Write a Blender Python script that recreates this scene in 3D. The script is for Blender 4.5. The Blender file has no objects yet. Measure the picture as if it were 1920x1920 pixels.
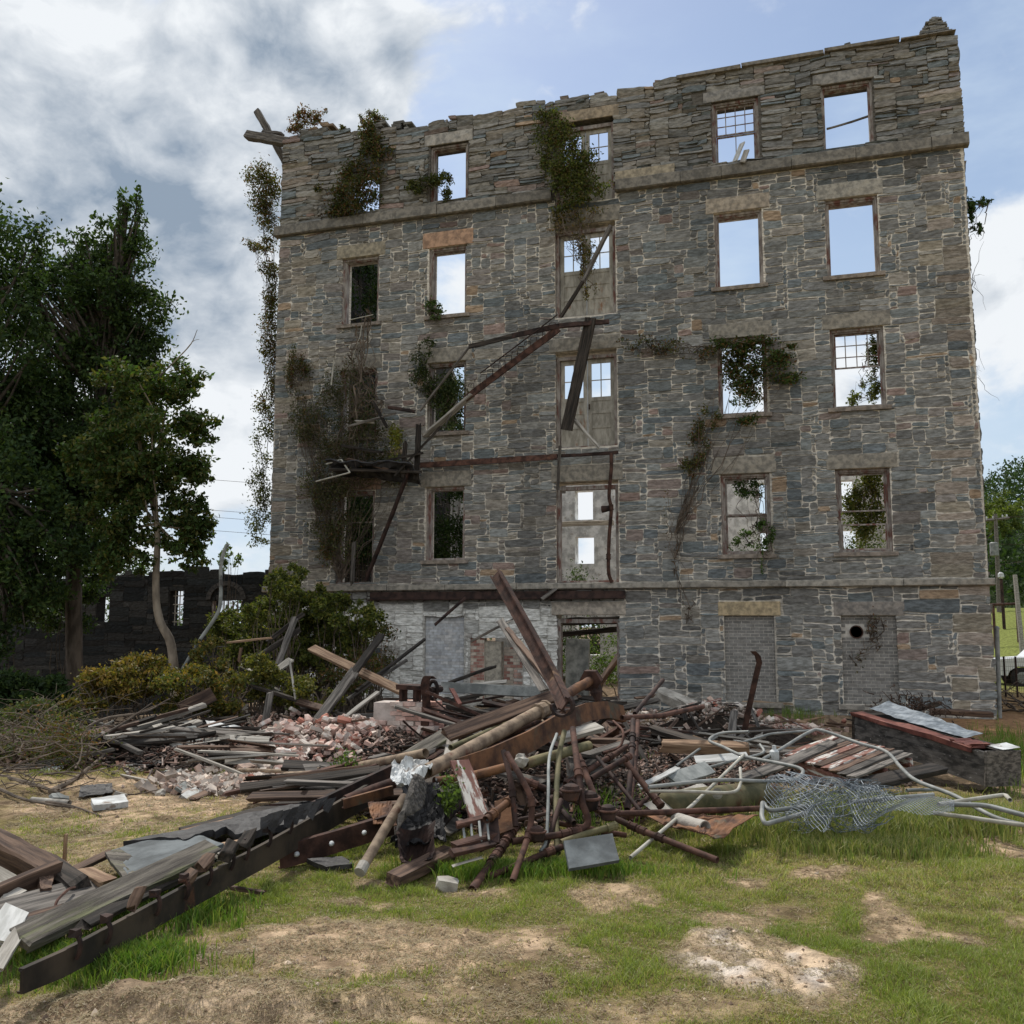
import bpy, math, random
import numpy as np
from mathutils import Vector, Matrix
rnd = random.Random(7); rng = np.random.default_rng(7)
S = bpy.context.scene
# ------------------------------------------------------------------ camera, sky, sun, exposure
YAW, PIT, ROL = [math.radians(a) for a in (16.94, 6.85, .106)]
FPX = 1772.0
CAM = np.array([0, -23.0, 2.0])
_f = np.array([-math.sin(YAW)*math.cos(PIT), math.cos(YAW)*math.cos(PIT), math.sin(PIT)])
_r = np.array([math.cos(YAW), math.sin(YAW), 0]); _u = np.cross(_r, _f)
_r, _u = math.cos(ROL)*_r+math.sin(ROL)*_u, math.cos(ROL)*_u-math.sin(ROL)*_r
cd = bpy.data.cameras.new('camera'); cam = bpy.data.objects.new('camera', cd); S.collection.objects.link(cam)
M = Matrix.Identity(4)
for i in range(3):
    M[i][0], M[i][1], M[i][2], M[i][3] = _r[i], _u[i], -_f[i], CAM[i]
cam.matrix_world = M; cd.sensor_width = 36; cd.lens = FPX/1920*36; cd.clip_start = .05; cd.clip_end = 3000
S.camera = cam
S.view_settings.view_transform = 'Standard'; S.view_settings.look = 'None'; S.view_settings.gamma = 1
S.view_settings.exposure = 0.2
S.cycles.use_denoising = True; S.cycles.max_bounces = 6; S.cycles.diffuse_bounces = 3; S.cycles.transparent_max_bounces = 8
S.cycles.sample_clamp_indirect = 4.0

def ray(px, py): return (px-960)/FPX*_r-(py-960)/FPX*_u+_f
def Pt(px, py, d): return CAM+ray(px, py)*d
def onY(px, py, Y=0.0):
    r = ray(px, py); return CAM+r*((Y-CAM[1])/r[1])

SUN_DIR = Vector((-0.50, 0.62, 1.15)).normalized()
class NT:
    def __init__(s, tree): s.t = tree; s.n = tree.nodes; s.l = tree.links
    def new(s, typ, **kw):
        n = s.n.new(typ)
        for k, v in kw.items(): setattr(n, k, v)
        return n
    def put(s, sock, v):
        if v is None: return
        if isinstance(v, bpy.types.NodeSocket): s.l.new(v, sock)
        else:
            if hasattr(sock.default_value, '__len__') and not hasattr(v, '__len__'): v = (v,)*len(sock.default_value)
            if hasattr(sock.default_value, '__len__') and len(sock.default_value) == 4 and len(v) == 3: v = tuple(v)+(1,)
            sock.default_value = v
    def math(s, op, a, b=None, c=None, clamp=False):
        n = s.new('ShaderNodeMath', operation=op, use_clamp=clamp)
        s.put(n.inputs[0], a); s.put(n.inputs[1], b); s.put(n.inputs[2], c); return n.outputs[0]
    def vec(s, op, a, b=None, out=0):
        n = s.new('ShaderNodeVectorMath', operation=op); s.put(n.inputs[0], a)
        if b is not None: s.put(n.inputs[1], b)
        return n.outputs[out]
    def mix(s, f, a, b, blend='MIX'):
        n = s.new('ShaderNodeMix', data_type='RGBA', blend_type=blend)
        s.put(n.inputs[0], f); s.put(n.inputs[6], a); s.put(n.inputs[7], b); return n.outputs[2]
    def noise(s, v, sc, det=4, rough=.5, dist=0, out=0):
        n = s.new('ShaderNodeTexNoise'); s.put(n.inputs['Vector'], v)
        n.inputs['Scale'].default_value = sc; n.inputs['Detail'].default_value = det
        n.inputs['Roughness'].default_value = rough; n.inputs['Distortion'].default_value = dist
        return n.outputs[out]
    def mr(s, v, a, b, c=0.0, d=1.0, smooth=True):
        n = s.new('ShaderNodeMapRange'); n.interpolation_type = 'SMOOTHSTEP' if smooth else 'LINEAR'
        s.put(n.inputs[0], v)
        for i, x in enumerate((a, b, c, d)): s.put(n.inputs[i+1], x)
        return n.outputs[0]

W = bpy.data.worlds.new('World'); S.world = W; W.use_nodes = True
w = NT(W.node_tree); w.n.clear()
sky = w.new('ShaderNodeTexSky', sky_type='NISHITA'); sky.sun_disc = False
sky.sun_elevation = math.asin(SUN_DIR.z); sky.sun_rotation = math.atan2(SUN_DIR.x, SUN_DIR.y)
sky.air_density = 1.2; sky.dust_density = 1.0; sky.ozone_density = 1.5
dirv = w.new('ShaderNodeTexCoord').outputs['Generated']
def blobsum(lst):
    acc = None
    for (px, py, rad, a) in lst:
        c = ray(px, py) if rad < 1.0 else np.array([px, py, 1.0 if False else .55])
        c = c/np.linalg.norm(c)
        d = w.vec('DOT_PRODUCT', dirv, tuple(c), out=1)
        m = w.mr(d, math.cos(rad), math.cos(rad*.15), 0.0, a)
        acc = m if acc is None else w.math('ADD', acc, m)
    return acc
warp = w.vec('MULTIPLY', dirv, (1, 1, 1.5))
wob = w.vec('SCALE', w.noise(dirv, 5.0, 3, .5, out=1), None); wob.node.inputs['Scale'].default_value = .12
p1 = w.vec('ADD', warp, wob)
p2 = w.vec('ADD', p1, (-0.02, 0.022, 0.05))
n1 = w.noise(p1, 8.0, 12, .56); n2 = w.noise(p2, 8.0, 12, .56)
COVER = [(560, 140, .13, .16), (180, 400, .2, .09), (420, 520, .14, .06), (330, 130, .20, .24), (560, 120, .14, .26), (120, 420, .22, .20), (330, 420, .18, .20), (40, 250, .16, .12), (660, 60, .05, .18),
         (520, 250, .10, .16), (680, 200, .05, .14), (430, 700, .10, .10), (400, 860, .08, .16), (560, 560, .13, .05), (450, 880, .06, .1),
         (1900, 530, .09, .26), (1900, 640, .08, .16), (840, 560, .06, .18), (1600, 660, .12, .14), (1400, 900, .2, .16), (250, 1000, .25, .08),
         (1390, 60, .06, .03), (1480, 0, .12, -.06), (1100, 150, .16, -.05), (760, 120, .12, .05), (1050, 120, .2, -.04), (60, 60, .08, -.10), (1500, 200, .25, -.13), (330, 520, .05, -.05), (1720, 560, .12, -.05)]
BACK_FILL = [(0.2, -1.0, 1.2, .30), (-1.0, -.4, 1.0, .2), (1, -.2, 1.0, .1)]  # unseen cloud behind the camera, added to brighten the facade
D = w.math('ADD', w.math('ADD', n1, blobsum(COVER)), blobsum(BACK_FILL))
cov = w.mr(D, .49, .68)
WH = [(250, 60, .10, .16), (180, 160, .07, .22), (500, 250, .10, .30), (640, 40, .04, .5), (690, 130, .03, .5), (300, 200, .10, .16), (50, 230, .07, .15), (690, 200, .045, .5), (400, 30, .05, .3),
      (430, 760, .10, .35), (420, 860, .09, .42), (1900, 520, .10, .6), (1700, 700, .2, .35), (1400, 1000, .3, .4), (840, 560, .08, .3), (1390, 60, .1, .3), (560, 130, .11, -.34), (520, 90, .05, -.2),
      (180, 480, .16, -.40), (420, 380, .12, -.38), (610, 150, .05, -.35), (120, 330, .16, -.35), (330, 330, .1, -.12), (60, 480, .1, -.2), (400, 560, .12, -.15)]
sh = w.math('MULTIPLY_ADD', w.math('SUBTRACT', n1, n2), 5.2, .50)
sh = w.math('ADD', sh, w.math('ADD', blobsum(WH), blobsum([(0.2, -1.0, 1.2, .45), (-1, -.4, 1.0, .2)])))  # last list whitens the added cloud behind the camera for more facade light
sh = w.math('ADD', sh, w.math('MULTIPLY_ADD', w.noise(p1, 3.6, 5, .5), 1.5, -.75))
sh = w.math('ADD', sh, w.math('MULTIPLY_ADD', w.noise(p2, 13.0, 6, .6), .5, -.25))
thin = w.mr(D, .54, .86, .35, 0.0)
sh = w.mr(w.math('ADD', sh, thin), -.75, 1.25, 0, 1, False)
ccol = w.mix(sh, (2.5, 3.15, 4.0), (7.7, 8.0, 8.3))
haze = w.noise(w.vec('MULTIPLY', dirv, (1, 1, 2.6)), 3.0, 6, .6)
sepz = w.new('ShaderNodeSeparateXYZ'); w.put(sepz.inputs[0], dirv)
hz = w.math('ADD', w.mr(haze, .35, .72, .10, .75), w.mr(sepz.outputs[2], .05, .62, .5, 0.0), clamp=True)
base = w.mix(hz, w.mix(1.0, sky.outputs[0], (1.0, 1.0, 1.03), 'MULTIPLY'), (5.5, 6.6, 7.8))
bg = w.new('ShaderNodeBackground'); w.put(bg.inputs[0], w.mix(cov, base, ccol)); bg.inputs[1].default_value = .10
wo = w.new('ShaderNodeOutputWorld'); w.l.new(bg.outputs[0], wo.inputs[0])

sd = bpy.data.lights.new('sun', 'SUN'); sun = bpy.data.objects.new('sun', sd); S.collection.objects.link(sun)
sd.energy = 3.3; sd.angle = math.radians(6); sd.color = (1, .95, .87)
sun.rotation_euler = SUN_DIR.to_track_quat('Z', 'Y').to_euler(); sun.location = (-20, 30, 40)

# ------------------------------------------------------------------ numeric helpers
def sst(x, a, b):
    t = np.clip((np.asarray(x, float)-a)/(b-a), 0, 1); return t*t*(3-2*t)
def _h(i, j, k, s):
    n = (i*374761393+j*668265263+k*2147483647+s*974634777) & 0xffffffff
    n = ((n ^ (n >> 13))*1274126177) & 0xffffffff
    return ((n ^ (n >> 16)) & 0xffff)/65535.0
def vn(p, s=0):
    p = np.atleast_2d(np.asarray(p, float)); i = np.floor(p).astype(np.int64); f = p-i; f = f*f*(3-2*f); r = 0
    for a in (0, 1):
        for b in (0, 1):
            for c in (0, 1):
                wgt = (f[:, 0] if a else 1-f[:, 0])*(f[:, 1] if b else 1-f[:, 1])*(f[:, 2] if c else 1-f[:, 2])
                r = r+wgt*_h(i[:, 0]+a, i[:, 1]+b, i[:, 2]+c, s)
    return r
def fbm(p, o=4, s=0):
    p = np.atleast_2d(np.asarray(p, float)); r = 0; a = .5; t = 0
    for k in range(o): r = r+a*vn(p*2**k, s+k); t += a; a *= .5
    return r/t
def f2(x, y, sc, o=4, s=0): return fbm(np.stack([x*sc, y*sc, np.zeros_like(x)], -1), o, s)

def gz(x, y):
    x = np.asarray(x, float); y = np.asarray(y, float)
    z = .36*sst(-y, 7, 17)
    z = z-1.7*sst(-x, 13.5, 18)*sst(y, -7, 1)*(1-sst(y, 60, 120))
    z = z+3.6*sst(y, 14, 52)*sst(x, 4, 14)-.2*sst(y, 6, 14)*sst(x, 4, 10)
    z = z+22*sst(y, 90, 180)*sst(x, 6, 44)
    return z
def gzs(x, y): return float(gz(np.array([x]), np.array([y]))[0])
def G(px, py, h=0.0):
    r = ray(px, py); z = h+.2
    for _ in range(12):
        t = (z-CAM[2])/r[2]; p = CAM+r*t; z = gzs(p[0], p[1])+h
    return p

# ------------------------------------------------------------------ mesh + object helpers
WM = {}
def mesh_np(name, V, Fs, C=None, smooth=False):
    V = np.asarray(V, np.float32); me = bpy.data.meshes.new(name)
    Fs = [np.asarray(f, np.int32) for f in Fs if len(f)]
    me.vertices.add(len(V)); me.vertices.foreach_set('co', V.ravel())
    nl = sum(f.size for f in Fs); npoly = sum(len(f) for f in Fs)
    me.loops.add(nl); me.loops.foreach_set('vertex_index', np.concatenate([f.ravel() for f in Fs]))
    me.polygons.add(npoly)
    tot = np.concatenate([np.full(len(f), f.shape[1], np.int32) for f in Fs]); st = np.concatenate([[0], np.cumsum(tot)[:-1]]).astype(np.int32)
    me.polygons.foreach_set('loop_start', st)
    me.polygons.foreach_set('use_smooth', np.full(npoly, bool(smooth)))
    me.update(calc_edges=True)
    if C is not None:
        C = np.asarray(C, np.float32)
        if C.shape[1] == 3: C = np.concatenate([C, np.ones((len(C), 1), np.float32)], 1)
        at = me.attributes.new('Col', 'FLOAT_COLOR', 'POINT'); at.data.foreach_set('color', C.ravel())
    return me
class MB:
    def __init__(s): s.V = []; s.F = {}; s.C = []; s.n = 0
    def add(s, V, F, col=(1, 1, 1)):
        V = np.asarray(V, float); s.V.append(V)
        c = np.asarray(col, float); s.C.append(np.tile(c, (len(V), 1)) if c.ndim == 1 else c)
        for f in F: s.F.setdefault(len(f), []).append([i+s.n for i in f])
        s.n += len(V)
    def addn(s, V, F, C):
        s.V.append(V); s.C.append(C); s.F.setdefault(F.shape[1], []).extend((F+s.n).tolist()); s.n += len(V)
    def box(s, a, b, col=(1, 1, 1), jit=0):
        x0, y0, z0 = a; x1, y1, z1 = b
        V = np.array([(x, y, z) for x in (x0, x1) for y in (y0, y1) for z in (z0, z1)], float)
        if jit: V = V+rng.uniform(-jit, jit, V.shape)
        s.add(V, [(0, 1, 3, 2), (4, 6, 7, 5), (0, 4, 5, 1), (2, 3, 7, 6), (0, 2, 6, 4), (1, 5, 7, 3)], col)
    def loft(s, rings, col=(1, 1, 1), caps=True):
        k = len(rings[0]); V = np.concatenate(rings); F = []
        for i in range(len(rings)-1):
            for j in range(k): F.append((i*k+j, i*k+(j+1) % k, (i+1)*k+(j+1) % k, (i+1)*k+j))
        if caps: F.append(tuple(range(k-1, -1, -1))); F.append(tuple((len(rings)-1)*k+j for j in range(k)))
        s.add(V, F, col)
    def tube(s, pts, r, n=6, col=(1, 1, 1), caps=True, wob=0):
        P = np.asarray(pts, float); m = len(P)
        R = np.full(m, r, float) if np.isscalar(r) else np.asarray(r, float)
        T = np.gradient(P, axis=0); T /= np.linalg.norm(T, axis=1)[:, None]+1e-9
        up = np.array([0, 0, 1.0]) if abs(T[0][2]) < .9 else np.array([1.0, 0, 0])
        A = np.cross(T[0], up); A /= np.linalg.norm(A); rings = []; ang = np.arange(n)*2*math.pi/n
        for i in range(m):
            A = A-T[i]*(A@T[i]); A /= np.linalg.norm(A)+1e-9; B = np.cross(T[i], A)
            rr = R[i]*(1+(rng.uniform(-wob, wob, n) if wob else 0))
            rings.append(P[i]+(np.cos(ang)*rr)[:, None]*A+(np.sin(ang)*rr)[:, None]*B)
        s.loft(rings, col, caps)
    def mesh(s, name, smooth=False, off=None):
        V = np.concatenate(s.V)
        if off is not None: V = V-np.asarray(off)
        return mesh_np(name, V, list(s.F.values()), np.concatenate(s.C), smooth)
def tag(o, label=None, cat=None, grp=None, kind=None):
    if label: o['label'] = label
    if cat: o['category'] = cat; o['kind'] = 'thing'
    if grp: o['group'] = grp
    if kind:
        o['kind'] = kind
        if kind == 'stuff' and 'category' not in o: pass
    return o
def link(name, me, mat, loc=(0, 0, 0), parent=None, mw=None):
    o = bpy.data.objects.new(name, me); S.collection.objects.link(o)
    if mat is not None and me is not None and not len(me.materials): me.materials.append(mat)
    mw = mw if mw is not None else Matrix.Translation(Vector([float(c) for c in loc]))
    o.matrix_world = mw
    if parent is not None:
        o.parent = parent; o.matrix_parent_inverse = WM[parent.name].inverted()
    WM[o.name] = mw.copy(); return o
def empty(name, loc, label=None, cat=None, grp=None):
    o = link(name, None, None, loc); o.empty_display_size = .2; return tag(o, label, cat, grp)
def mbobj(mb, name, mat, loc, parent=None, smooth=False):
    return link(name, mb.mesh(name, smooth, off=loc), mat, loc, parent)

# ------------------------------------------------------------------ materials
def mat(name, c1, c2, sc=3, rough=.85, metal=0, bump=.3, bsc=None, stretch=(1, 1, 1), c3=None, c3t=(.55, .65), c3sc=2, attr=False, rndv=.0, lo=.35, hi=.65, bd=.02, det=6, spec=.3):
    m = bpy.data.materials.new(name); m.use_nodes = True; t = NT(m.node_tree); t.n.clear()
    co = t.new('ShaderNodeTexCoord').outputs['Object']
    oi = t.new('ShaderNodeObjectInfo').outputs['Random']
    off = t.vec('SCALE', (7.3, 3.1, 5.7)); t.put(off.node.inputs['Scale'], oi)
    v = t.vec('ADD', t.vec('MULTIPLY', co, tuple(stretch)), off)
    n = t.noise(v, sc, det, .6)
    col = t.mix(t.mr(n, lo, hi), c1, c2)
    if c3 is not None: col = t.mix(t.mr(t.noise(t.vec('ADD', v, (9, 4, 2)), c3sc, 6, .65), *c3t), col, c3)
    if attr:
        at = t.new('ShaderNodeAttribute', attribute_name='Col').outputs['Color']
        col = t.mix(1.0, col, at, 'MULTIPLY')
    if rndv: col = t.mix(1.0, col, t.mr(oi, 0, 1, 1-rndv, 1+rndv, False), 'MULTIPLY')
    b = t.new('ShaderNodeBsdfPrincipled'); t.put(b.inputs['Base Color'], col)
    b.inputs['Roughness'].default_value = rough; b.inputs['Metallic'].default_value = metal
    b.inputs['Specular IOR Level'].default_value = spec
    if bump:
        bn = t.new('ShaderNodeBump'); bn.inputs['Strength'].default_value = bump; bn.inputs['Distance'].default_value = bd
        t.put(bn.inputs['Height'], t.noise(v, bsc or sc*3, 8, .65)); t.l.new(bn.outputs[0], b.inputs['Normal'])
    o = t.new('ShaderNodeOutputMaterial'); t.l.new(b.outputs[0], o.inputs[0]); return m
def leafmat(name, k=1.0):
    m = bpy.data.materials.new(name); m.use_nodes = True; t = NT(m.node_tree); t.n.clear()
    at = t.new('ShaderNodeAttribute', attribute_name='Col').outputs['Color']
    col = t.mix(1.0, at, (k, k, k), 'MULTIPLY')
    b = t.new('ShaderNodeBsdfPrincipled'); t.put(b.inputs['Base Color'], col); b.inputs['Roughness'].default_value = .6
    b.inputs['Specular IOR Level'].default_value = .25
    tr = t.new('ShaderNodeBsdfTranslucent'); t.put(tr.inputs[0], t.mix(1.0, col, (1.25, 1.35, .6), 'MULTIPLY'))
    mx = t.new('ShaderNodeMixShader'); mx.inputs[0].default_value = .35
    t.l.new(b.outputs[0], mx.inputs[1]); t.l.new(tr.outputs[0], mx.inputs[2])
    o = t.new('ShaderNodeOutputMaterial'); t.l.new(mx.outputs[0], o.inputs[0]); return m
m_stone = mat('stone', (.66, .65, .63), (1.22, 1.21, 1.2), 7, .94, bump=.9, bsc=6, stretch=(1, 1, 3.4), attr=True, bd=.03, det=11, c3=(.74, .62, .48), c3t=(.68, .8), c3sc=4, spec=.15)
m_plain = mat('dressed_stone', (.62, .62, .62), (1.2, 1.17, 1.13), 8, .9, bump=.9, bsc=9, attr=True, bd=.02, det=9, c3=(.75, .73, .7), c3t=(.6, .85), c3sc=5)
m_white = mat('whitewashed_stone', (.55, .55, .54), (1.05, 1.05, 1.03), 3.5, .9, bump=.5, bsc=12, attr=True, bd=.02, det=9, c3=(.42, .37, .32), c3t=(.56, .7), c3sc=5)
m_brick = mat('pale_brick', (.82, .81, .8), (1.12, 1.12, 1.12), 9, .93, bump=.5, bsc=30, attr=True, bd=.01, det=8)
WS = (.9, 14, 14)
m_wgrey = mat('wood_grey', (.055, .05, .045), (.19, .17, .15), 2.2, .9, bump=.7, bsc=3, stretch=WS, rndv=.25, bd=.012, c3=(.05, .042, .036), c3t=(.56, .66))
m_wlight = mat('wood_pale', (.22, .20, .17), (.44, .41, .36), 2.2, .85, bump=.5, bsc=3, stretch=WS, rndv=.2, bd=.01, c3=(.12, .1, .085), c3t=(.58, .68))
m_wdark = mat('wood_dark', (.014, .012, .010), (.06, .048, .039), 2.2, .88, bump=.7, bsc=3, stretch=WS, rndv=.3, bd=.012)
m_wbrown = mat('wood_brown', (.045, .027, .02), (.15, .095, .065), 2.2, .85, bump=.6, bsc=3, stretch=WS, rndv=.3, bd=.01)
m_worange = mat('wood_fresh', (.19, .11, .065), (.40, .27, .17), 2.4, .8, bump=.5, bsc=3, stretch=WS, rndv=.2, bd=.01, c3=(.1, .06, .04), c3t=(.56, .68))
m_wmoss = mat('wood_mossy', (.06, .052, .044), (.19, .17, .14), 1.6, .92, bump=.9, bsc=2.6, stretch=(.9, 11, 11), bd=.02, c3=(.15, .16, .075), c3t=(.52, .72), c3sc=1.0)
m_wpeel = mat('wood_peeling_red', (.13, .05, .038), (.24, .12, .09), 2.2, .8, bump=.6, bsc=4, stretch=(1.5, 9, 9), rndv=.15, bd=.008, c3=(.5, .48, .44), c3t=(.5, .58), c3sc=2)
m_wwhite = mat('wood_white_paint', (.38, .38, .36), (.56, .56, .54), 3, .7, bump=.4, bsc=5, stretch=(1.2, 8, 8), bd=.006, c3=(.25, .2, .16), c3t=(.6, .68))
m_frame = mat('window_wood', (.17, .14, .125), (.36, .33, .30), 3, .85, bump=.5, bsc=5, stretch=(3, 3, 1), rndv=.15, bd=.006, c3=(.16, .075, .06), c3t=(.5, .62), c3sc=2.2)
m_door = mat('door_wood', (.27, .25, .21), (.46, .43, .37), 3, .85, bump=.4, bsc=6, stretch=(3, 3, 1), rndv=.12, bd=.006, c3=(.25, .12, .06), c3t=(.6, .72), c3sc=1.2)
m_rust = mat('rust', (.036, .019, .015), (.115, .058, .042), 7, .85, .1, .6, 24, rndv=.35, bd=.006, c3=(.19, .11, .06), c3t=(.6, .75), c3sc=4)
m_rustd = mat('rust_dark', (.02, .013, .012), (.07, .04, .032), 6, .8, .15, .5, 22, rndv=.25, bd=.006, c3=(.12, .05, .03), c3t=(.62, .75), c3sc=4)
m_rusto = mat('rust_orange', (.06, .03, .02), (.21, .10, .048), 4, .8, .1, .5, 18, rndv=.1, bd=.006, stretch=(2, 1, 1), c3=(.09, .085, .06), c3t=(.55, .68), c3sc=2)
m_tan = mat('pipe_tan', (.14, .10, .07), (.30, .225, .155), 9, .8, .05, .5, 26, rndv=.15, bd=.005, c3=(.12, .055, .035), c3t=(.56, .68), c3sc=5)
m_olive = mat('pipe_olive', (.09, .085, .042), (.20, .17, .09), 6, .8, .05, .5, 26, rndv=.15, bd=.005, c3=(.14, .07, .04), c3t=(.55, .68), c3sc=4)
m_galv = mat('galvanised', (.17, .18, .175), (.29, .295, .28), 6, .6, .15, .2, 20, rndv=.12, bd=.003, c3=(.2, .2, .19), c3t=(.6, .75))
m_wire = mat('wire_mesh', (.10, .12, .14), (.24, .27, .30), 9, .6, .2, 0)
m_cream = mat('tube_cream', (.30, .28, .23), (.46, .44, .38), 6, .6, 0, .2, 20, rndv=.1, bd=.003)
m_tar = mat('tar_sheet', (.014, .013, .014), (.05, .048, .048), 6, .6, 0, .7, 16, bd=.015, c3=(.16, .15, .14), c3t=(.64, .76), c3sc=5)
m_torn = mat('torn_white_sheet', (.34, .34, .33), (.60, .62, .62), 5, .55, 0, .5, 16, bd=.01, c3=(.2, .16, .13), c3t=(.58, .68), c3sc=5)
m_slab = mat('grey_slab', (.13, .14, .135), (.30, .31, .295), 4, .8, 0, .5, 14, bd=.01, rndv=.2, c3=(.07, .065, .06), c3t=(.58, .7))
m_slate = mat('dark_slate', (.045, .052, .055), (.12, .135, .14), 4, .75, 0, .5, 14, bd=.008, rndv=.15, c3=(.17, .18, .17), c3t=(.62, .74))
m_conc = mat('concrete', (.25, .23, .2), (.46, .43, .38), 5, .95, 0, .7, 16, bd=.02, rndv=.15)
m_bark = mat('bark', (.05, .042, .034), (.13, .11, .09), 5, .95, 0, .8, 12, stretch=(1, 1, .3), bd=.03)
m_barkp = mat('bark_pale', (.16, .13, .10), (.32, .27, .21), 4, .9, 0, .6, 12, stretch=(1, 1, .4), bd=.02)
m_twig = mat('twig', (.06, .046, .035), (.16, .125, .095), 4, .9, 0, .3, 20, rndv=.2, bd=.01)
m_black = mat('hole_shade', (.01, .01, .01), (.02, .02, .02), 3, .9, 0, 0)  # black standing in for the shade inside holes
m_flash = mat('red_flashing', (.09, .03, .024), (.19, .07, .052), 5, .6, .2, .4, 14, bd=.006, c3=(.09, .03, .025), c3t=(.55, .7))
m_rubble = mat('rubble_bits', (.7, .7, .7), (1.15, 1.1, 1.05), 9, .95, 0, .5, 25, attr=True, bd=.01)
m_leaf = leafmat('leaf'); m_grass = leafmat('grass_blade')

# ------------------------------------------------------------------ ground
def ell(px, py, rx, ry):
    c = G(px, py); a = G(px+rx, py); b = G(px, py+ry); t = G(px, py-ry)
    return c[:2], np.linalg.norm(a[:2]-c[:2]), np.linalg.norm(b[:2]-t[:2])/2
def emask(x, y, E, soft=.35, s=0):
    c, rx, ry = E; dx = x-c[0]; dy = y-c[1]
    u = (dx*_r[0]+dy*_r[1])/rx; v = (-dx*_r[1]+dy*_r[0])/ry
    q = np.sqrt(u*u+v*v)+1.3*(f2(x, y, 1.7, 4, s)-.5)+.9*(f2(x, y, 6, 4, s+3)-.5)
    return 1-sst(q, 1-soft, 1+soft)
BARE = [(ell(640, 1800, 380, 62), 1, .85), (ell(1420, 1810, 128, 58), 2, 1), (ell(330, 1915, 420, 48), 3, .95), (ell(1140, 1690, 75, 30), 4, .75), (ell(880, 1880, 180, 60), 5, .7),
        (ell(200, 1580, 360, 62), 6, .55), (ell(300, 1490, 380, 36), 7, .9), (ell(1850, 1582, 36, 22), 8, .8), (ell(1800, 1350, 180, 38), 9, .95), (ell(1450, 1705, 70, 16), 10, .6), (ell(1300, 1895, 160, 20), 11, .5), (ell(1130, 1905, 200, 26), 13, .6)]
def bare(x, y):
    m = np.zeros_like(x)
    for E, s, k in BARE: m = np.maximum(m, k*emask(x, y, E, s=s*11))
    n = f2(x, y, 2.6, 5, 77); m = np.maximum(m, .8*sst(n, .56, .72))
    m = np.maximum(m, sst(y, -12.5, -9.5)*.95*(1-sst(x, 2.6, 5.5)*.3))
    return np.clip(m, 0, 1)
def axisgrid(lo, hi, step, far):
    a = list(np.arange(lo, hi+1e-6, step)); s = step; x = hi
    while x < far: s *= 1.22; x += s; a.append(x)
    s = step; x = lo; b = []
    while x > -far: s *= 1.22; x -= s; b.append(x)
    return np.array(b[::-1]+a)
gx = axisgrid(-10, 6, .055, 900); gy = axisgrid(-20.5, -8, .055, 900)
X, Y = np.meshgrid(gx, gy); x = X.ravel(); y = Y.ravel()
near = sst(-np.abs(x+4), -16, -9)*sst(-np.abs(y+14), -9, -5)
bm = bare(x, y)
z = gz(x, y)+near*(.10*(f2(x, y, .7, 3, 5)-.5)+.05*(f2(x, y, 5, 4, 6)-.5)+bm*.07*(f2(x, y, 8, 4, 8)-.5))
E_ridge = ell(360, 1890, 330, 17); z = z+.07*emask(x, y, E_ridge, s=91)*(.4+f2(x, y, 7, 3, 9))
E_p = BARE[1][0]; z = z+.035*emask(x, y, E_p, s=22)*(.3+1.4*f2(x, y, 8, 4, 10))
def gtrue(px_, py_):
    px_ = np.atleast_1d(px_); py_ = np.atleast_1d(py_)
    i = np.clip(np.searchsorted(gx, px_)-1, 0, len(gx)-2); j = np.clip(np.searchsorted(gy, py_)-1, 0, len(gy)-2)
    Z = z.reshape(Y.shape); fx = (px_-gx[i])/(gx[i+1]-gx[i]); fy = (py_-gy[j])/(gy[j+1]-gy[j])
    return (Z[j, i]*(1-fx)+Z[j, i+1]*fx)*(1-fy)+(Z[j+1, i]*(1-fx)+Z[j+1, i+1]*fx)*fy
nx_, ny_ = len(gx), len(gy)
idx = (np.arange(ny_-1)[:, None]*nx_+np.arange(nx_-1)[None, :]).ravel()
F = np.stack([idx, idx+1, idx+nx_+1, idx+nx_], -1)
pinkish = np.array([.54, .39, .27]); sandy = np.array([.58, .44, .31]); pale = np.array([.58, .50, .43]); brown = np.array([.21, .15, .10]); soil = np.array([.15, .135, .06])
nn = f2(x, y, 1.6, 5, 31)[:, None]; n3 = f2(x, y, 9, 4, 35)[:, None]
dirt = brown*(1-sst(nn, .36, .56))+pinkish*sst(nn, .36, .56)
dirt = dirt*(1-sst(n3, .52, .66)*.55)+brown*.75*sst(n3, .52, .66)*.55
ps = emask(x, y, E_p, s=22)[:, None]; dirt = dirt*(1-ps)+(sandy*(1-sst(n3, .42, .6))+pale*sst(n3, .42, .6))*ps
es = emask(x, y, ell(330, 1925, 460, 40), s=50)[:, None]; dirt = dirt*(1-es*.6)+sandy*es*.6
er = sst(x, 2.2, 3.2)[:, None]*sst(y, -9, -5)[:, None]; dirt = dirt*(1-er)+np.array([.30, .17, .09])*er
dk = (sst(y, -13.3, -11.5)*(1-sst(x, 2, 3.5)))[:, None]; dirt = dirt*(1-dk*.45)
grs = (soil+np.array([.06, .03, 0])*n3)
far = (sst(y, 6, 14)*sst(x, 3, 6))[:, None]; grs = grs*(1-far)+np.array([.15, .17, .045])*far; fh = sst(y, 62, 84)[:, None]; grs = grs*(1-fh)+np.array([.03, .045, .016])*fh; bm2 = bm*(1-far[:, 0])
colr = grs*(1-bm2[:, None])+dirt*bm2[:, None]
me = mesh_np('ground', np.stack([x, y, z], -1), [F], colr, True)
m_ground = mat('ground_soil', (.72, .7, .67), (1.45, 1.45, 1.42), 9, 1.0, bump=1.0, bsc=30, attr=True, bd=.04, det=10, spec=.1)
tag(link('ground', me, m_ground), kind='structure')

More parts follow.
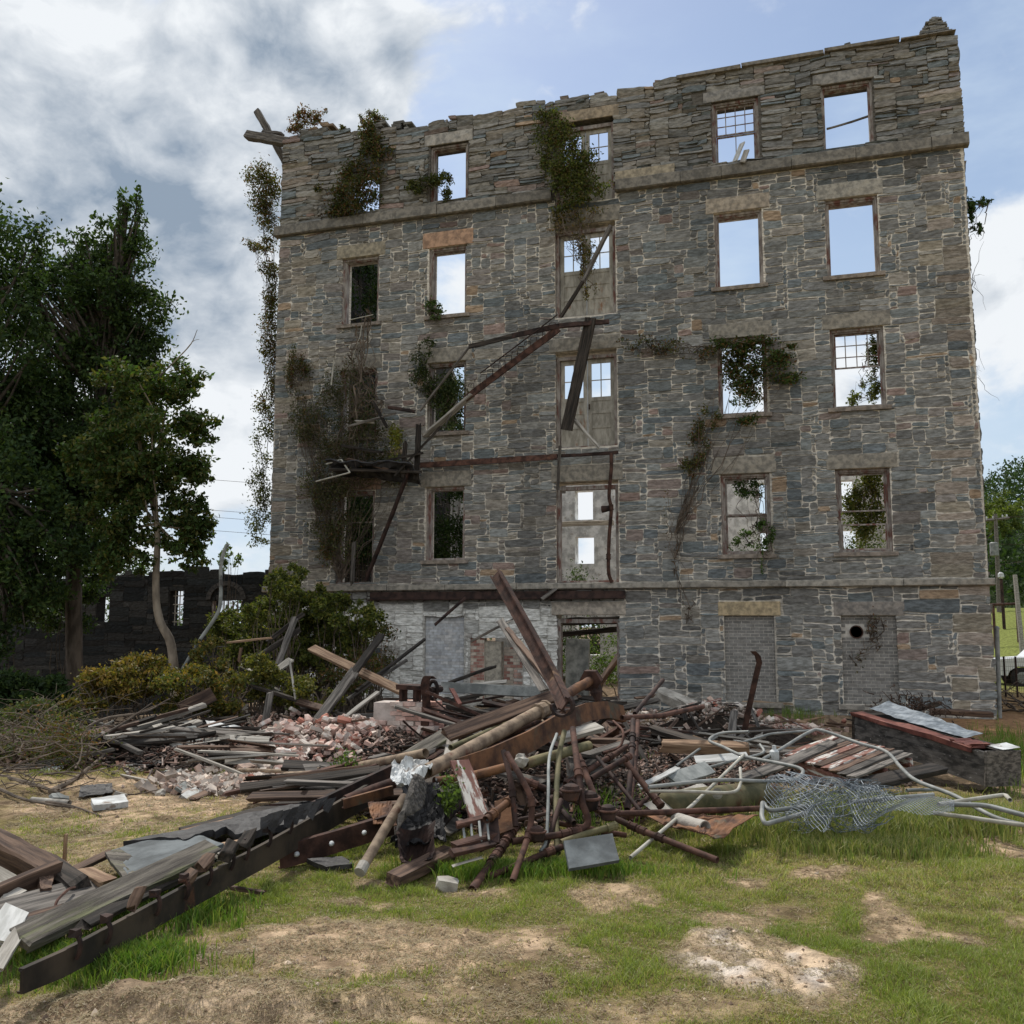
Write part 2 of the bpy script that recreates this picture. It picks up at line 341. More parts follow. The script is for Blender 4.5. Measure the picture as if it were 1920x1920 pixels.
# ------------------------------------------------------------------ grass blades
def pal(cols, n, var=.25):
    c = np.array(cols)[rng.integers(0, len(cols), n)]
    return c*rng.uniform(1-var, 1+var, (n, 1))
def grass_patch(n, ylo, yhi, xf, hmin, hmax, wd, thr=.55):
    yy = rng.uniform(ylo, yhi, n); d = yy+23
    xx = -np.tan(YAW)*d+xf*d*rng.uniform(-1, 1, n)-.2
    b = bare(xx, yy); keep = rng.random(n) > (b*1.25-.12)*(.55+.9*f2(xx, yy, 14, 2, 71))*1.05
    xx, yy, b = xx[keep], yy[keep], b[keep]; n = len(xx)
    c = f2(xx, yy, 5, 3, 44); c2 = f2(xx, yy, .8, 3, 45); tall = sst(c, .45, .75)
    h = rng.uniform(hmin, hmax, n)*(.55+.9*tall)*(1-.55*b)
    zz = gtrue(xx, yy)
    a = rng.uniform(0, 2*math.pi, n); lean = rng.uniform(.2, 1.3, n)*h; la = rng.uniform(0, 2*math.pi, n)
    sx, sy = np.cos(a)*wd/2, np.sin(a)*wd/2; lx, ly = np.cos(la)*lean, np.sin(la)*lean
    sh_ = np.sqrt(np.clip(h*h-(lean*.6)**2, (h*.35)**2, None))
    B = np.stack([xx, yy, zz-.005], -1)
    o = np.zeros(n)
    V = np.stack([B+np.stack([-sx, -sy, o], -1), B+np.stack([sx, sy, o], -1),
                  B+np.stack([lx*.35+sx*.8, ly*.35+sy*.8, sh_*.6], -1), B+np.stack([lx*.35-sx*.8, ly*.35-sy*.8, sh_*.6], -1),
                  B+np.stack([lx, ly, sh_], -1)], 1).reshape(-1, 3)
    k = np.arange(n)*5
    green = np.array([.165, .205, .048]); lime = np.array([.25, .285, .065]); straw = np.array([.36, .31, .17]); dry = np.array([.24, .20, .11])
    t = rng.random(n)*.95+(c2-.5)*1.9+b*.7+.12; dr = 1-np.exp(-np.maximum(0, (yy+9.5))*.9)
    col = np.where((t < .62)[:, None], green, np.where((t < .82)[:, None], lime, np.where((t < 1.05)[:, None], straw*.8, straw)))
    col = np.where((rng.random(n) < dr*.5)[:, None], dry, col)
    rp = np.clip(sst(xx, -1.5, 2.5)*.35, 0, 1); col = np.where((rng.random(n) < rp)[:, None], np.array([.24, .24, .10]), col)
    col = col*rng.uniform(.7, 1.3, (n, 1))*1.25
    return V, np.stack([k, k+1, k+2, k+3], -1), np.stack([k+3, k+2, k+4], -1), np.repeat(col, 5, 0)
Vs, Q, T_, Cc = [], [], [], []; off_ = 0
for args in [(300000, -20, -16.6, .66, .018, .05, .0036), (230000, -16.7, -12.6, .62, .025, .065, .005), (60000, -12.6, -8, .62, .03, .08, .009), (26000, -8, -.3, .62, .05, .15, .014)]:
    V, q, t3, c = grass_patch(*args); Vs.append(V); Q.append(q+off_); T_.append(t3+off_); Cc.append(c); off_ += len(V)
def litter(n, ylo, yhi, L_, wd):
    yy = rng.uniform(ylo, yhi, n); d = yy+23; xx = -np.tan(YAW)*d+.64*d*rng.uniform(-1, 1, n)-.2
    b = bare(xx, yy); keep = rng.random(n) < .25+.9*b; keep &= f2(xx, yy, 6, 3, 81) > .40; xx, yy = xx[keep], yy[keep]; n = len(xx)
    P = np.stack([xx, yy, gtrue(xx, yy)+rng.uniform(.002, .012, n)], -1); a = rng.uniform(0, 6.28, n); l = rng.uniform(.4, 1.3, n)*L_
    A = np.stack([np.cos(a)*l, np.sin(a)*l, rng.uniform(-.1, .35, n)*l], -1)/2; B = np.stack([-np.sin(a)*wd, np.cos(a)*wd, 0*a], -1)/2
    V = np.stack([P-A-B, P-A+B, P+A+B*.5, P+A-B*.5], 1).reshape(-1, 3); V[:, 2] = np.maximum(V[:, 2], np.repeat(P[:, 2], 4)-.002); k = np.arange(n)*4
    c = pal([(.34, .27, .17), (.24, .18, .11), (.42, .36, .25), (.16, .11, .07), (.28, .24, .13)], n); return V, np.stack([k, k+1, k+2, k+3], -1), np.repeat(c, 4, 0)
for a_ in ((170000, -19.8, -16.4, .03, .0032), (60000, -16.6, -11, .06, .006)):
    V, q, c = litter(*a_); Vs.append(V); Q.append(q+off_); Cc.append(c); off_ += len(V)
# tall grass tufts around the wire mesh and by the timber box
def tuftpts(px, py, rx, ry, n):
    u = rng.normal(0, .42, (n, 2)); return np.array([G(px+a*rx, min(py+b*ry, 1900)) for a, b in u])
for (px, py, rx, ry, n, hh, cset) in [(1530, 1565, 190, 26, 800, .20, 1), (1700, 1550, 240, 34, 1700, .26, 1), (1640, 1600, 200, 20, 700, .15, 1), (1880, 1430, 60, 60, 500, .3, 0), (1480, 1340, 90, 16, 90, .3, 0), (1130, 1500, 90, 60, 260, .3, 0), (1590, 1545, 90, 16, 400, .34, 1),
                                  (700, 1395, 60, 20, 60, .3, 0), (1000, 1640, 230, 14, 900, .12, 0), (620, 1440, 50, 14, 40, .2, 0), (250, 1720, 200, 40, 900, .12, 0), (200, 1810, 170, 40, 1200, .1, 0)]:
    P = np.repeat(tuftpts(px, py, rx, ry, n), 5, 0); P = P+np.concatenate([rng.normal(0, .03, (len(P), 2)), np.zeros((len(P), 1))], 1)
    n = len(P); h = rng.uniform(.4, 1, n)*hh; a = rng.uniform(0, 6.28, n); la = rng.uniform(0, 6.28, n); le = rng.uniform(.1, .7, n)*h; wd = .0035+.006*hh
    s_ = np.stack([np.cos(a)*wd, np.sin(a)*wd, 0*a], -1); l_ = np.stack([np.cos(la)*le, np.sin(la)*le, 0*a], -1); u_ = np.stack([0*a, 0*a, h], -1)
    P[:, 2] = gtrue(P[:, 0], P[:, 1])
    V = np.stack([P-s_, P+s_, P+l_*.3+u_*.6+s_*.7, P+l_*.3+u_*.6-s_*.7, P+l_+u_*.92], 1).reshape(-1, 3); k = np.arange(n)*5
    c = pal([(.10, .19, .03), (.14, .22, .04), (.2, .24, .06)] if cset == 0 else [(.14, .19, .05), (.30, .28, .13), (.22, .24, .08)], n)
    Vs.append(V); Q.append(np.stack([k, k+1, k+2, k+3], -1)+off_); T_.append(np.stack([k+3, k+2, k+4], -1)+off_); Cc.append(np.repeat(c, 5, 0)); off_ += len(V)
me = mesh_np('grass', np.concatenate(Vs), [np.concatenate(Q), np.concatenate(T_)], np.concatenate(Cc))
tag(link('grass', me, m_grass), 'short patchy lawn of green and straw coloured grass', 'grass', kind='stuff')
# clods and pebbles on the bare soil
n = 24000; yy = rng.uniform(-19.6, -10, n); xx = -np.tan(YAW)*(yy+23)+.62*(yy+23)*rng.uniform(-1, 1, n); b = bare(xx, yy); k_ = rng.random(n) < b**1.5; xx, yy = xx[k_], yy[k_]; n = len(xx)
P = np.stack([xx, yy, gtrue(xx, yy)+.002], -1); s = rng.gamma(1.3, .0032, n)+.002
oct_ = np.array([(1, 0, 0), (0, 1, 0), (-1, 0, 0), (0, -1, 0), (0, 0, .7), (0, 0, -.5)], float)
V = (P[:, None]+oct_[None]*s[:, None, None]*rng.uniform(.6, 1.4, (n, 6, 1))).reshape(-1, 3); k = np.arange(n)*6
F = np.concatenate([np.stack([k+a, k+(a+1) % 4, k+4], -1) for a in range(4)]+[np.stack([k+(a+1) % 4, k+a, k+5], -1) for a in range(4)])
tag(link('soil_clods', mesh_np('soil_clods', V, [F], np.repeat(pal([(.42, .3, .21), (.28, .2, .13), (.55, .45, .35), (.2, .14, .1)], n), 6, 0)), m_rubble), 'crumbs of dry soil and grit on the bare patches', 'soil', kind='stuff')

# ------------------------------------------------------------------ masonry
def masonry(mb, u0, u1, z0, z1, topf, holes, to3, cu=.10, cz=.058, wmin=2, wmax=11, hmin=1, hmax=5, colf=None, seed=1, gap=.010, dep=.034):
    r = random.Random(seed); nu = int(round((u1-u0)/cu)); nz = int(round((z1-z0)/cz)); occ = np.zeros((nz, nu), bool)
    for (a, b, c, d) in holes:
        occ[max(0, int(round((c-z0)/cz))):max(0, int(round((d-z0)/cz))), max(0, int(round((a-u0)/cu))):max(0, int(round((b-u0)/cu)))] = True
    Wp = lambda u, z_: (u+.05*(vn(np.stack([u*1.3, z_*1.7, 0*u], -1), seed)-.5), z_+.085*(vn(np.stack([u*.9, z_*1.4, 0*u+5], -1), seed+9)-.5)+.03*(vn(np.stack([u*3.1, z_*3, 0*u+9], -1), seed+5)-.5))
    for j in range(nz):
        for i in range(nu):
            if occ[j, i]: continue
            big = r.random(); w_ = r.randint(wmin+2, wmax) if big > .25 else r.randint(wmin, wmin+3)
            h_ = r.choice([hmin+1, hmin+2, hmin+2, hmax-1, hmax]) if big > .35 else r.randint(hmin, hmin+1)
            k = 0
            while k < w_ and i+k < nu and not occ[j, i+k]: k += 1
            w_ = k
            if w_ <= 2: h_ = min(h_, 3)
            k = 0
            while k < h_ and j+k < nz and not occ[j+k, i:i+w_].any(): k += 1
            h_ = k; occ[j:j+h_, i:i+w_] = True
            a, b, c, d = u0+i*cu, u0+(i+w_)*cu, z0+j*cz, z0+(j+h_)*cz
            if topf((a+b)/2) < (c+d)/2: continue
            g = gap*r.uniform(.35, 1.5)
            if r.random() < .05: g += .010
            mx = max(2, int((b-a)/.14)); mz = 2 if d-c < .2 else 3
            us = np.linspace(a+g, b-g, mx+1); zs = np.linspace(c+g*.9, d-g*.9, mz+1); U, Z = np.meshgrid(us, zs); U = U.copy(); Z = Z.copy()
            sl = r.uniform(-.02, .02); U[0] += sl; U[-1] -= sl
            q = min(.018, (d-c)*.14)*r.uniform(.1, 1.3)
            for (jj, ii, su, sz) in ((0, 0, 1, 1), (0, -1, -1, 1), (-1, 0, 1, -1), (-1, -1, -1, -1)): U[jj, ii] += su*q*r.uniform(.3, 1.4); Z[jj, ii] += sz*q*r.uniform(.2, 1.1)
            U += np.array([[r.uniform(-.007, .007) for _ in us] for _ in zs]); Z += np.array([[r.uniform(-.006, .006) for _ in us] for _ in zs])
            base = dep*r.uniform(.25, 1.0); ta = r.uniform(-.45, .45)*dep; tb = r.uniform(-.5, .5)*dep
            Y = base+ta*np.linspace(-1, 1, mx+1)[None]+tb*np.linspace(-1, 1, mz+1)[:, None]+np.array([[r.uniform(-.011, .011) for _ in us] for _ in zs])
            Y[0] -= .002; Y[-1] -= .005; Y = np.maximum(Y, .003+.004*r.random())
            uu, zz_ = Wp(U.ravel(), Z.ravel())
            # boundary skirt into the mortar
            ring = [(0, k) for k in range(mx+1)]+[(k, mx) for k in range(1, mz+1)]+[(mz, k) for k in range(mx-1, -1, -1)]+[(k, 0) for k in range(mz-1, 0, -1)]
            rid = [p*(mx+1)+q_ for p, q_ in ring]; cu_, cz_ = uu.mean(), zz_.mean()
            ru = uu[rid]+np.sign(uu[rid]-cu_)*.004; rz = zz_[rid]+np.sign(zz_[rid]-cz_)*.004
            P3 = to3(np.concatenate([uu, ru]), np.concatenate([zz_, rz]), np.concatenate([Y.ravel(), np.full(len(rid), -.02)]))
            nb = (mx+1)*(mz+1); Fq = [(p*(mx+1)+q_, p*(mx+1)+q_+1, (p+1)*(mx+1)+q_+1, (p+1)*(mx+1)+q_) for p in range(mz) for q_ in range(mx)]
            L = len(rid); Fq += [(nb+k, nb+(k+1) % L, rid[(k+1) % L], rid[k]) for k in range(L)]
            mb.add(P3, Fq, colf((a+b)/2, (c+d)/2, r, (b-a)*(d-c)))
def backing(mb, u0, u1, z0, topf, holes, to3, thick, colf):
    us = sorted(set([round(v, 4) for v in list(np.arange(u0, u1, .3))+[u1]+[v for h in holes for v in h[:2]]])); us = [v for v in us if u0 <= v <= u1]
    tops = min(topf(v) for v in us); zs = sorted(set([z0]+[v for h in holes for v in h[2:]]+list(np.arange(z0+.5, tops-.3, .5)))); zs = [v for v in zs if z0 <= v < tops-.15]+[None]
    zv = lambda u, k: topf(u)-.06 if zs[k] is None else zs[k]
    def hole(u, z_): return any(a < u < b and c < z_ < d for a, b, c, d in holes)
    def quad(pts):
        A = np.array(pts); mb.add(to3(A[:, 0], A[:, 1], A[:, 2]), [(0, 1, 2, 3)], colf(A[:, 0].mean(), A[:, 1].mean()))
    ins = {}
    for i in range(len(us)-1):
        for k in range(len(zs)-1):
            um = (us[i]+us[i+1])/2; zm = (zv(um, k)+zv(um, k+1))/2; ins[i, k] = not hole(um, zm)
    for (i, k), ok in ins.items():
        if not ok: continue
        a, b = us[i], us[i+1]; c0, c1, d0, d1 = zv(a, k), zv(b, k), zv(a, k+1), zv(b, k+1)
        quad([(a, c0, 0), (b, c1, 0), (b, d1, 0), (a, d0, 0)]); quad([(b, c1, -thick), (a, c0, -thick), (a, d0, -thick), (b, d1, -thick)])
        if not ins.get((i-1, k), False): quad([(a, c0, -thick), (a, c0, 0), (a, d0, 0), (a, d0, -thick)])
        if not ins.get((i+1, k), False): quad([(b, c1, 0), (b, c1, -thick), (b, d1, -thick), (b, d1, 0)])
        if not ins.get((i, k-1), False): quad([(a, c0, -thick), (b, c1, -thick), (b, c1, 0), (a, c0, 0)])
        if not ins.get((i, k+1), False): quad([(a, d0, 0), (b, d1, 0), (b, d1, -thick), (a, d0, -thick)])

XL, XR, TH, DEEP = -14.0, 3.97, .6, 13.0
COLX = {1: (-12.0, -10.86), 2: (-9.38, -8.28), 3: (-5.85, -4.25), 4: (-1.76, -.61), 5: (.86, 2.05)}
WZ = {4: (13.5, 15.14), 3: (10.28, 12.2), 2: (7.08, 8.98), 1: (3.69, 5.62), 0: (.25, 2.24)}
DZ = {4: (12.95, 15.2), 3: (9.9, 12.35), 2: (6.48, 8.98), 1: (3.07, 5.6), 0: (-.1, 2.26)}
holes = []
for fl in range(5):
    for c in (1, 2, 3, 4, 5):
        zz = DZ[fl] if c == 3 else WZ[fl]
        if (c, fl) == (1, 0): continue
        if (c, fl) == (1, 4): zz = (13.5, 14.75)
        if (c, fl) == (1, 1): zz = (3.1, 5.6)
        holes.append((COLX[c][0], COLX[c][1], zz[0], zz[1]))
BRK = (-8.12, -6.72, .15, 1.72); holes.append(BRK)
LINT = []
for fl, h_ in ((4, .34), (3, .42), (2, .40), (1, .40), (0, .34)):
    for c in (1, 2, 3, 4, 5):
        if (c, fl) in ((1, 0), (1, 4), (2, 0)): continue
        a, b = COLX[c]; zt = (DZ if c == 3 else WZ)[fl][1]; e = .15 if c != 3 else .12
        LINT.append((a-e+rnd.uniform(-.05, .03), b+e+rnd.uniform(-.02, .06), zt, zt+h_+rnd.uniform(-.05, .02), c, fl))
tp = [onY(*p) for p in [(527, 262), (560, 262), (562, 248), (600, 240), (630, 240), (640, 252), (720, 240), (770, 240), (840, 226), (842, 223), (900, 215), (1000, 195), (1050, 188), (1095, 184), (1160, 178), (1170, 170), (1265, 150), (1500, 107), (1720, 68), (1800, 62)]]
tpx = np.array([p[0] for p in tp]); tpz = np.array([p[2] for p in tp])
def topf(u):
    j = 0 if u > -2.9 else .05*(vn([[u*2.2, 0, 0]], 3)[0]-.5)
    return float(np.interp(u, tpx, tpz))+j
front3 = lambda u, z_, o: np.stack([u, -o, z_], -1)
PAL_B = [(.115, .130, .134), (.135, .146, .146), (.165, .172, .168), (.105, .118, .125), (.15, .152, .146)]
PAL_T = [(.21, .192, .168), (.18, .168, .15), (.225, .208, .18), (.185, .168, .155)]
PAL_R = [(.22, .165, .145), (.20, .165, .15), (.27, .20, .14)]
PAL_G = [(.175, .172, .164), (.205, .202, .19), (.15, .15, .146), (.225, .215, .195)]
def stonecol(u, z_, r, ar):
    q = r.random()
    tanw = .10+.25*float(sst(-u, 4, 12))+.3*float(sst(-abs(z_-4.3), -1.5, 0))*float(sst(-u, 3, 6))
    if z_ > 13.1: c = r.choice(PAL_G+PAL_T[:2]+PAL_B[:1]) if q > .06 else r.choice(PAL_R)
    elif q < .055: c = r.choice(PAL_R)
    elif q < .055+tanw*.8: c = r.choice(PAL_T)
    elif q < .62+tanw*.25: c = r.choice(PAL_G[:3])
    else: c = r.choice(PAL_B)
    if (u < XL+.9 or u > XR-.8) and ar > .1: c = r.choice([(.23, .205, .165), (.21, .185, .155), (.25, .215, .185)])
    k = r.uniform(.85, 1.2)*(1.62 if c in PAL_B else 1.38)
    k *= 1-.22*float(sst(vn([[u*2.0, z_*.22, 5]], 15)[0], .58, .8))*(.6+.8*r.random())
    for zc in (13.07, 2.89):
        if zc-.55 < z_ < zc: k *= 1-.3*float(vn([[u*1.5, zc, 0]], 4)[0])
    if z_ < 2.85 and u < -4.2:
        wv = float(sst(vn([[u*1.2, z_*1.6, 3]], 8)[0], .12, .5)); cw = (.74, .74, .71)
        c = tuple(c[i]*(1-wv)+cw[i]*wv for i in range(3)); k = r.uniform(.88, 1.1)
        if z_ > 2.5: k *= .35  # ledge shadow under the lower belt painted into the stones
    return np.array(c)*k
def mortcol(u, z_):
    if z_ > 13.05: return (.13, .12, .105)
    if z_ < 2.85 and u < -4.2: return (.5, .49, .46) if z_ < 2.45 else (.08, .07, .065)  # mortar just under the belt painted dark as ledge shadow
    st = float(sst(vn([[u*2.0, z_*.22, 5]], 15)[0], .58, .8)); return tuple(np.array([.70, .65, .57])*(1-.35*st))
mill = empty('stone_mill', (0, 0, 0), 'roofless five storey rubble stone mill with empty window openings and a wall of grey slate', 'building')
mb = MB(); skip = holes+[(a-.0, b+.0, c, d) for a, b, c, d, *_ in LINT]+[(XL-.2, XR+.2, 13.07, 13.38), (XL-.2, XR+.2, 2.89, 3.06)]+[(-1.3-.98, -.42-1.45, 15.16, 15.45)]
sk2 = [h for h in skip]
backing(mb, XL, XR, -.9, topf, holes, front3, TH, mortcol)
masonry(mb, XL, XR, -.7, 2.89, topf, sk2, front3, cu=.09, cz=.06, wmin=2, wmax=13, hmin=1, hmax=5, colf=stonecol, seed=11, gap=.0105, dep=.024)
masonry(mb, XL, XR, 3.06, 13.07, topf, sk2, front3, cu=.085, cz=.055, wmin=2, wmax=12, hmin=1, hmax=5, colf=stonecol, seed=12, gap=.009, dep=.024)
masonry(mb, XL, XR, 13.38, 16.5, topf, sk2, front3, cu=.12, cz=.04, wmin=2, wmax=8, hmin=1, hmax=4, colf=stonecol, seed=13, gap=.004, dep=.06)
# right hand corner stub of stones
for k in range(26):
    zz = 15.98+.48*k/26; hw = .36-.012*k; a = 3.5-hw+rnd.uniform(-.04, .1); b = 3.5+hw+rnd.uniform(-.1, .04)
    m_ = rnd.uniform(a, b)
    for (p, q) in ((a, m_), (m_, b)):
        if q-p > .06: mb.box((p, -.05+rnd.uniform(-.03, .05), zz), (q-.008, .5+rnd.uniform(-.1, .02), zz+.03+rnd.uniform(-.006, .03)), np.array(rnd.choice(PAL_G))*1.15, .012)
for px, py, s in ((556, 262, .3), (575, 250, .26), (590, 246, .3), (614, 236, .3), (650, 249, .16), (700, 240, .3), (716, 231, .2), (750, 234, .26), (765, 236, .18), (1060, 188, .2), (1130, 180, .24), (1585, 90, .2), (1235, 158, .2)):
    p = onY(px, py, .15); c = np.array(rnd.choice(PAL_R+PAL_G))*1.1
    for k in range(3): mb.box(p+np.array([-s/2+rnd.uniform(-.08, .08), -.12, -.15+.07*k]), p+np.array([s/2+rnd.uniform(-.08, .08), .3, -.085+.07*k]), c*rnd.uniform(.8, 1.1), .015)
mbobj(mb, 'wall', m_stone, (0, 0, 0), mill)
# left side wall (X = XL) outside and inside, right side wall, back wall
ltop = lambda u: 15.9-.35*vn([[u*.8, 1, 0]], 5)[0]*(u > 1)-max(0, u-7)*.55
rtop = lambda u: 15.95-max(0, u-.3)*.9-.6*vn([[u*.8, 2, 0]], 6)[0] if u < 6 else 10.3-.8*vn([[u*.8, 2, 0]], 6)[0]
btop = lambda u: 8.2+.9*(vn([[u*.9, 3, 0]], 7)[0]-.5)
gcol = lambda u, z_, r, ar: np.array(r.choice(PAL_T+PAL_G+PAL_B))*r.uniform(.8, 1.2)
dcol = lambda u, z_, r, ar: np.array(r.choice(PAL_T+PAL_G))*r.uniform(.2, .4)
mc = lambda u, z_: (.38, .35, .31)
mb = MB(); l3 = lambda u, z_, o: np.stack([XL-o, u, z_], -1)
backing(mb, TH, DEEP, -2.2, ltop, [], l3, TH, mc)
masonry(mb, .02, DEEP, -.7, 16, ltop, [], l3, cu=.16, cz=.09, colf=gcol, seed=21)
li3 = lambda u, z_, o: np.stack([XL+TH+o, u, z_], -1)
masonry(mb, TH, DEEP-TH, -.3, 16, ltop, [], li3, cu=.16, cz=.09, colf=dcol, seed=22)
mbobj(mb, 'wall', m_stone, (0, 0, 0), mill)
mb = MB(); r3 = lambda u, z_, o: np.stack([XR+o, u, z_], -1)
backing(mb, TH, DEEP, -.9, rtop, [(3, 4.1, 3.7, 5.6), (8, 9.1, 3.7, 5.6), (3, 4.1, 7.1, 9)], r3, TH, mc)
masonry(mb, .02, DEEP, -.3, 16, rtop, [(3, 4.1, 3.7, 5.6), (8, 9.1, 3.7, 5.6), (3, 4.1, 7.1, 9)], r3, cu=.16, cz=.09, colf=gcol, seed=23)
mbobj(mb, 'wall', m_stone, (0, 0, 0), mill)
bh = []
for cx in (-12.4, -10.4, -8.25, -5.9, -3.6, -1.35, 1.2): bh += [(cx, cx+.72, 6.05, 7.2), (cx, cx+.75, 4.35, 5.4), (cx, cx+.95, .9, 2.3)]
mb = MB(); b3 = lambda u, z_, o: np.stack([u, DEEP-TH-o, z_], -1)
backing(mb, XL, XR, -.9, btop, bh, b3, TH, lambda u, z_: (1.0, 1.0, 1.0) if vn([[u*.9, z_*.9, 7]], 2)[0] < .7 else (.22, .2, .18))
mbobj(mb, 'wall', m_white, (0, 0, 0), mill)
# belt courses
def course(z0, z1, out, segs, c0, m=m_plain, ua=XL-.13, ub=XR+.12):
    mb = MB(); u = ua
    while u < ub-.01:
        L = min(rnd.uniform(*segs), ub-u)
        c = np.array(c0)*rnd.uniform(.85, 1.15); q = u+L-.012; oo = out+rnd.uniform(-.012, .015)
        rings = []
        for s in np.linspace(u, q, max(2, int(L/.35))):
            j = lambda k=.008: rnd.uniform(-k, k)
            rings.append(np.array([(s, .05, z0+.004), (s, -oo*.75+j(), z0+.004+j()*.3), (s, -oo+j(), z0+.03+j()), (s, -oo+.005+j(), z1-.022+j(.005)), (s, -oo+.03+j(), z1-.003), (s, .05, z1-.003)]))
        mb.loft(rings, c); u += L
    return mbobj(mb, 'belt_course', m, (0, 0, 0), mill)
course(13.07, 13.38, .17, (.9, 1.7), (.215, .20, .175), ub=-5.9); course(13.07, 13.38, .17, (.9, 1.7), (.215, .20, .175), ua=-4.2); course(2.89, 3.06, .14, (1.6, 2.6), (.30, .28, .245))
mb = MB(); mb.box((-4.2, -.13, 13.2), (-2.7, .1, 13.6), (.38, .33, .25), .012); mbobj(mb, 'lintel', m_plain, (0, 0, 0), mill)
mb = MB(); u = -2.6
while u < 3.95: q = min(u+rnd.uniform(1.2, 2.4), 3.95); mb.box((u, -.14, topf(u)-.045), (q-.02, .55, topf(q)+.012), (.22, .2, .17), .008); u = q
mbobj(mb, 'coping', m_plain, (0, 0, 0), mill)
LC = {(2, 3): (.42, .27, .185), (1, 3): (.31, .275, .21), (4, 3): (.36, .31, .25), (5, 3): (.34, .32, .28), (4, 0): (.42, .34, .22), (1, 1): (.24, .16, .12), (3, 4): (.33, .27, .2), (2, 4): (.36, .34, .31), (5, 4): (.27, .26, .245), (4, 4): (.26, .25, .235), (3, 0): (.40, .36, .31), (5, 0): (.25, .23, .21)}
for a, b, c, d, cc, fl in LINT:
    mb = MB(); col = LC.get((cc, fl), (.27, .25, .215)); rings = []
    for s in np.linspace(a+.006, b-.006, 9):
        j = lambda k=.012: rnd.uniform(-k, k)
        e = .018 if s in (a+.006, b-.006) else 0
        rings.append(np.array([(s, .3, c+.004), (s, -.03-e*-1+j(.004), c+.004), (s, -.038+e+j(.006), c+.014+j(.004)), (s, -.044+e+j(.012), (c+d)/2+j()), (s, -.038+e+j(.006), d-.018+j(.004)), (s, -.03+e+j(.004), d-.006), (s, .3, d-.006)]))
    mb.loft(rings, np.array(col)*1.08); mbobj(mb, 'lintel', m_plain, (0, 0, 0), mill)
# windows
def sash(par, x0, x1, z0, z1, nx, nz, y=.17, t=.035, bar=.022, miss=()):
    mb = MB(); mb.box((x0, y, z0), (x0+t, y+.035, z1)); mb.box((x1-t, y, z0), (x1, y+.035, z1)); mb.box((x0+t, y, z0), (x1-t, y+.033, z0+t)); mb.box((x0+t, y, z1-t), (x1-t, y+.033, z1))
    for k in range(1, nx): xx_ = x0+(x1-x0)*k/nx; mb.box((xx_-bar/2, y+.005, z0+t), (xx_+bar/2, y+.028, z1-t))
    for k in range(1, nz):
        zz_ = z0+(z1-z0)*k/nz; mb.box((x0+t, y+.008, zz_-bar/2), (x1-t, y+.026, zz_+bar/2))
    return mbobj(mb, 'sash', m_frame, (0, 0, 0), par)
def window(c, fl, sill=True, red=False, deep=.10):
    a, b = COLX[c]; z0, z1 = WZ[fl]
    if (c, fl) == (1, 4): z0, z1 = 13.5, 14.75
    if (c, fl) == (1, 1): z0, z1 = 3.1, 5.6
    mb = MB(); f_ = .085; a2, b2, z2, z3 = a+.01, b-.01, z0+.01, z1-.01; y0 = deep
    def jb(p, q): mb.box(p, q, (1, 1, 1), .004)
    jb((a2, y0, z2), (a2+f_, y0+.20, z3)); jb((b2-f_, y0, z2), (b2, y0+.20, z3)); jb((a2+f_, y0+.003, z3-f_), (b2-f_, y0+.197, z3)); jb((a2+f_, y0+.003, z2), (b2-f_, y0+.197, z2+.045))
    jb((a2-.03, y0-.035, z2), (a2+.045, y0-.004, z3)); jb((b2-.045, y0-.035, z2), (b2+.03, y0-.004, z3)); jb((a2+.045, y0-.035, z3-.055), (b2-.045, y0-.004, z3+.002))
    o = mbobj(mb, 'window', m_frame, (0, 0, 0), mill)
    if sill:
        mb = MB(); rings = [np.array([(s, .1, z0-.10), (s, -.085+rnd.uniform(-.008, .008), z0-.10), (s, -.10+rnd.uniform(-.008, .008), z0-.01), (s, .1, z0+.006)]) for s in np.linspace(a-.1, b+.1, 6)]
        mb.loft(rings, (.31, .27, .235)); mbobj(mb, 'sill', m_plain, (0, 0, 0), o)
    return o
I = lambda c: (COLX[c][0]+.1, COLX[c][1]-.1)
for c, fl in [(1, 4), (2, 4), (4, 4), (5, 4), (1, 3), (2, 3), (4, 3), (5, 3), (1, 2), (2, 2), (4, 2), (5, 2), (1, 1), (2, 1), (4, 1), (5, 1)]:
    o = window(c, fl, sill=(fl != 4)); a, b = I(c); z0, z1 = WZ[fl]; zm = (z0+z1)/2
    if (c, fl) == (4, 4): sash(o, a, b, zm-.02, z1-.1, 4, 3); sash(o, a, b, z0+.06, zm-.02, 2, 1, y=.21)
    if (c, fl) == (5, 2): sash(o, a, b, zm+.02, z1-.1, 4, 3)
    if (c, fl) == (4, 1): sash(o, a, b, zm-.02, z1-.1, 1, 1); sash(o, a, b, z0+.06, zm-.02, 1, 1, y=.21)
    if (c, fl) == (5, 1): sash(o, a, b, zm-.02, z1-.1, 1, 1); sash(o, a, b, z0+.06, zm-.3, 1, 1, y=.21); 
    if (c, fl) == (1, 1): sash(o, a, b, 4.75, z1-.1, 1, 1)
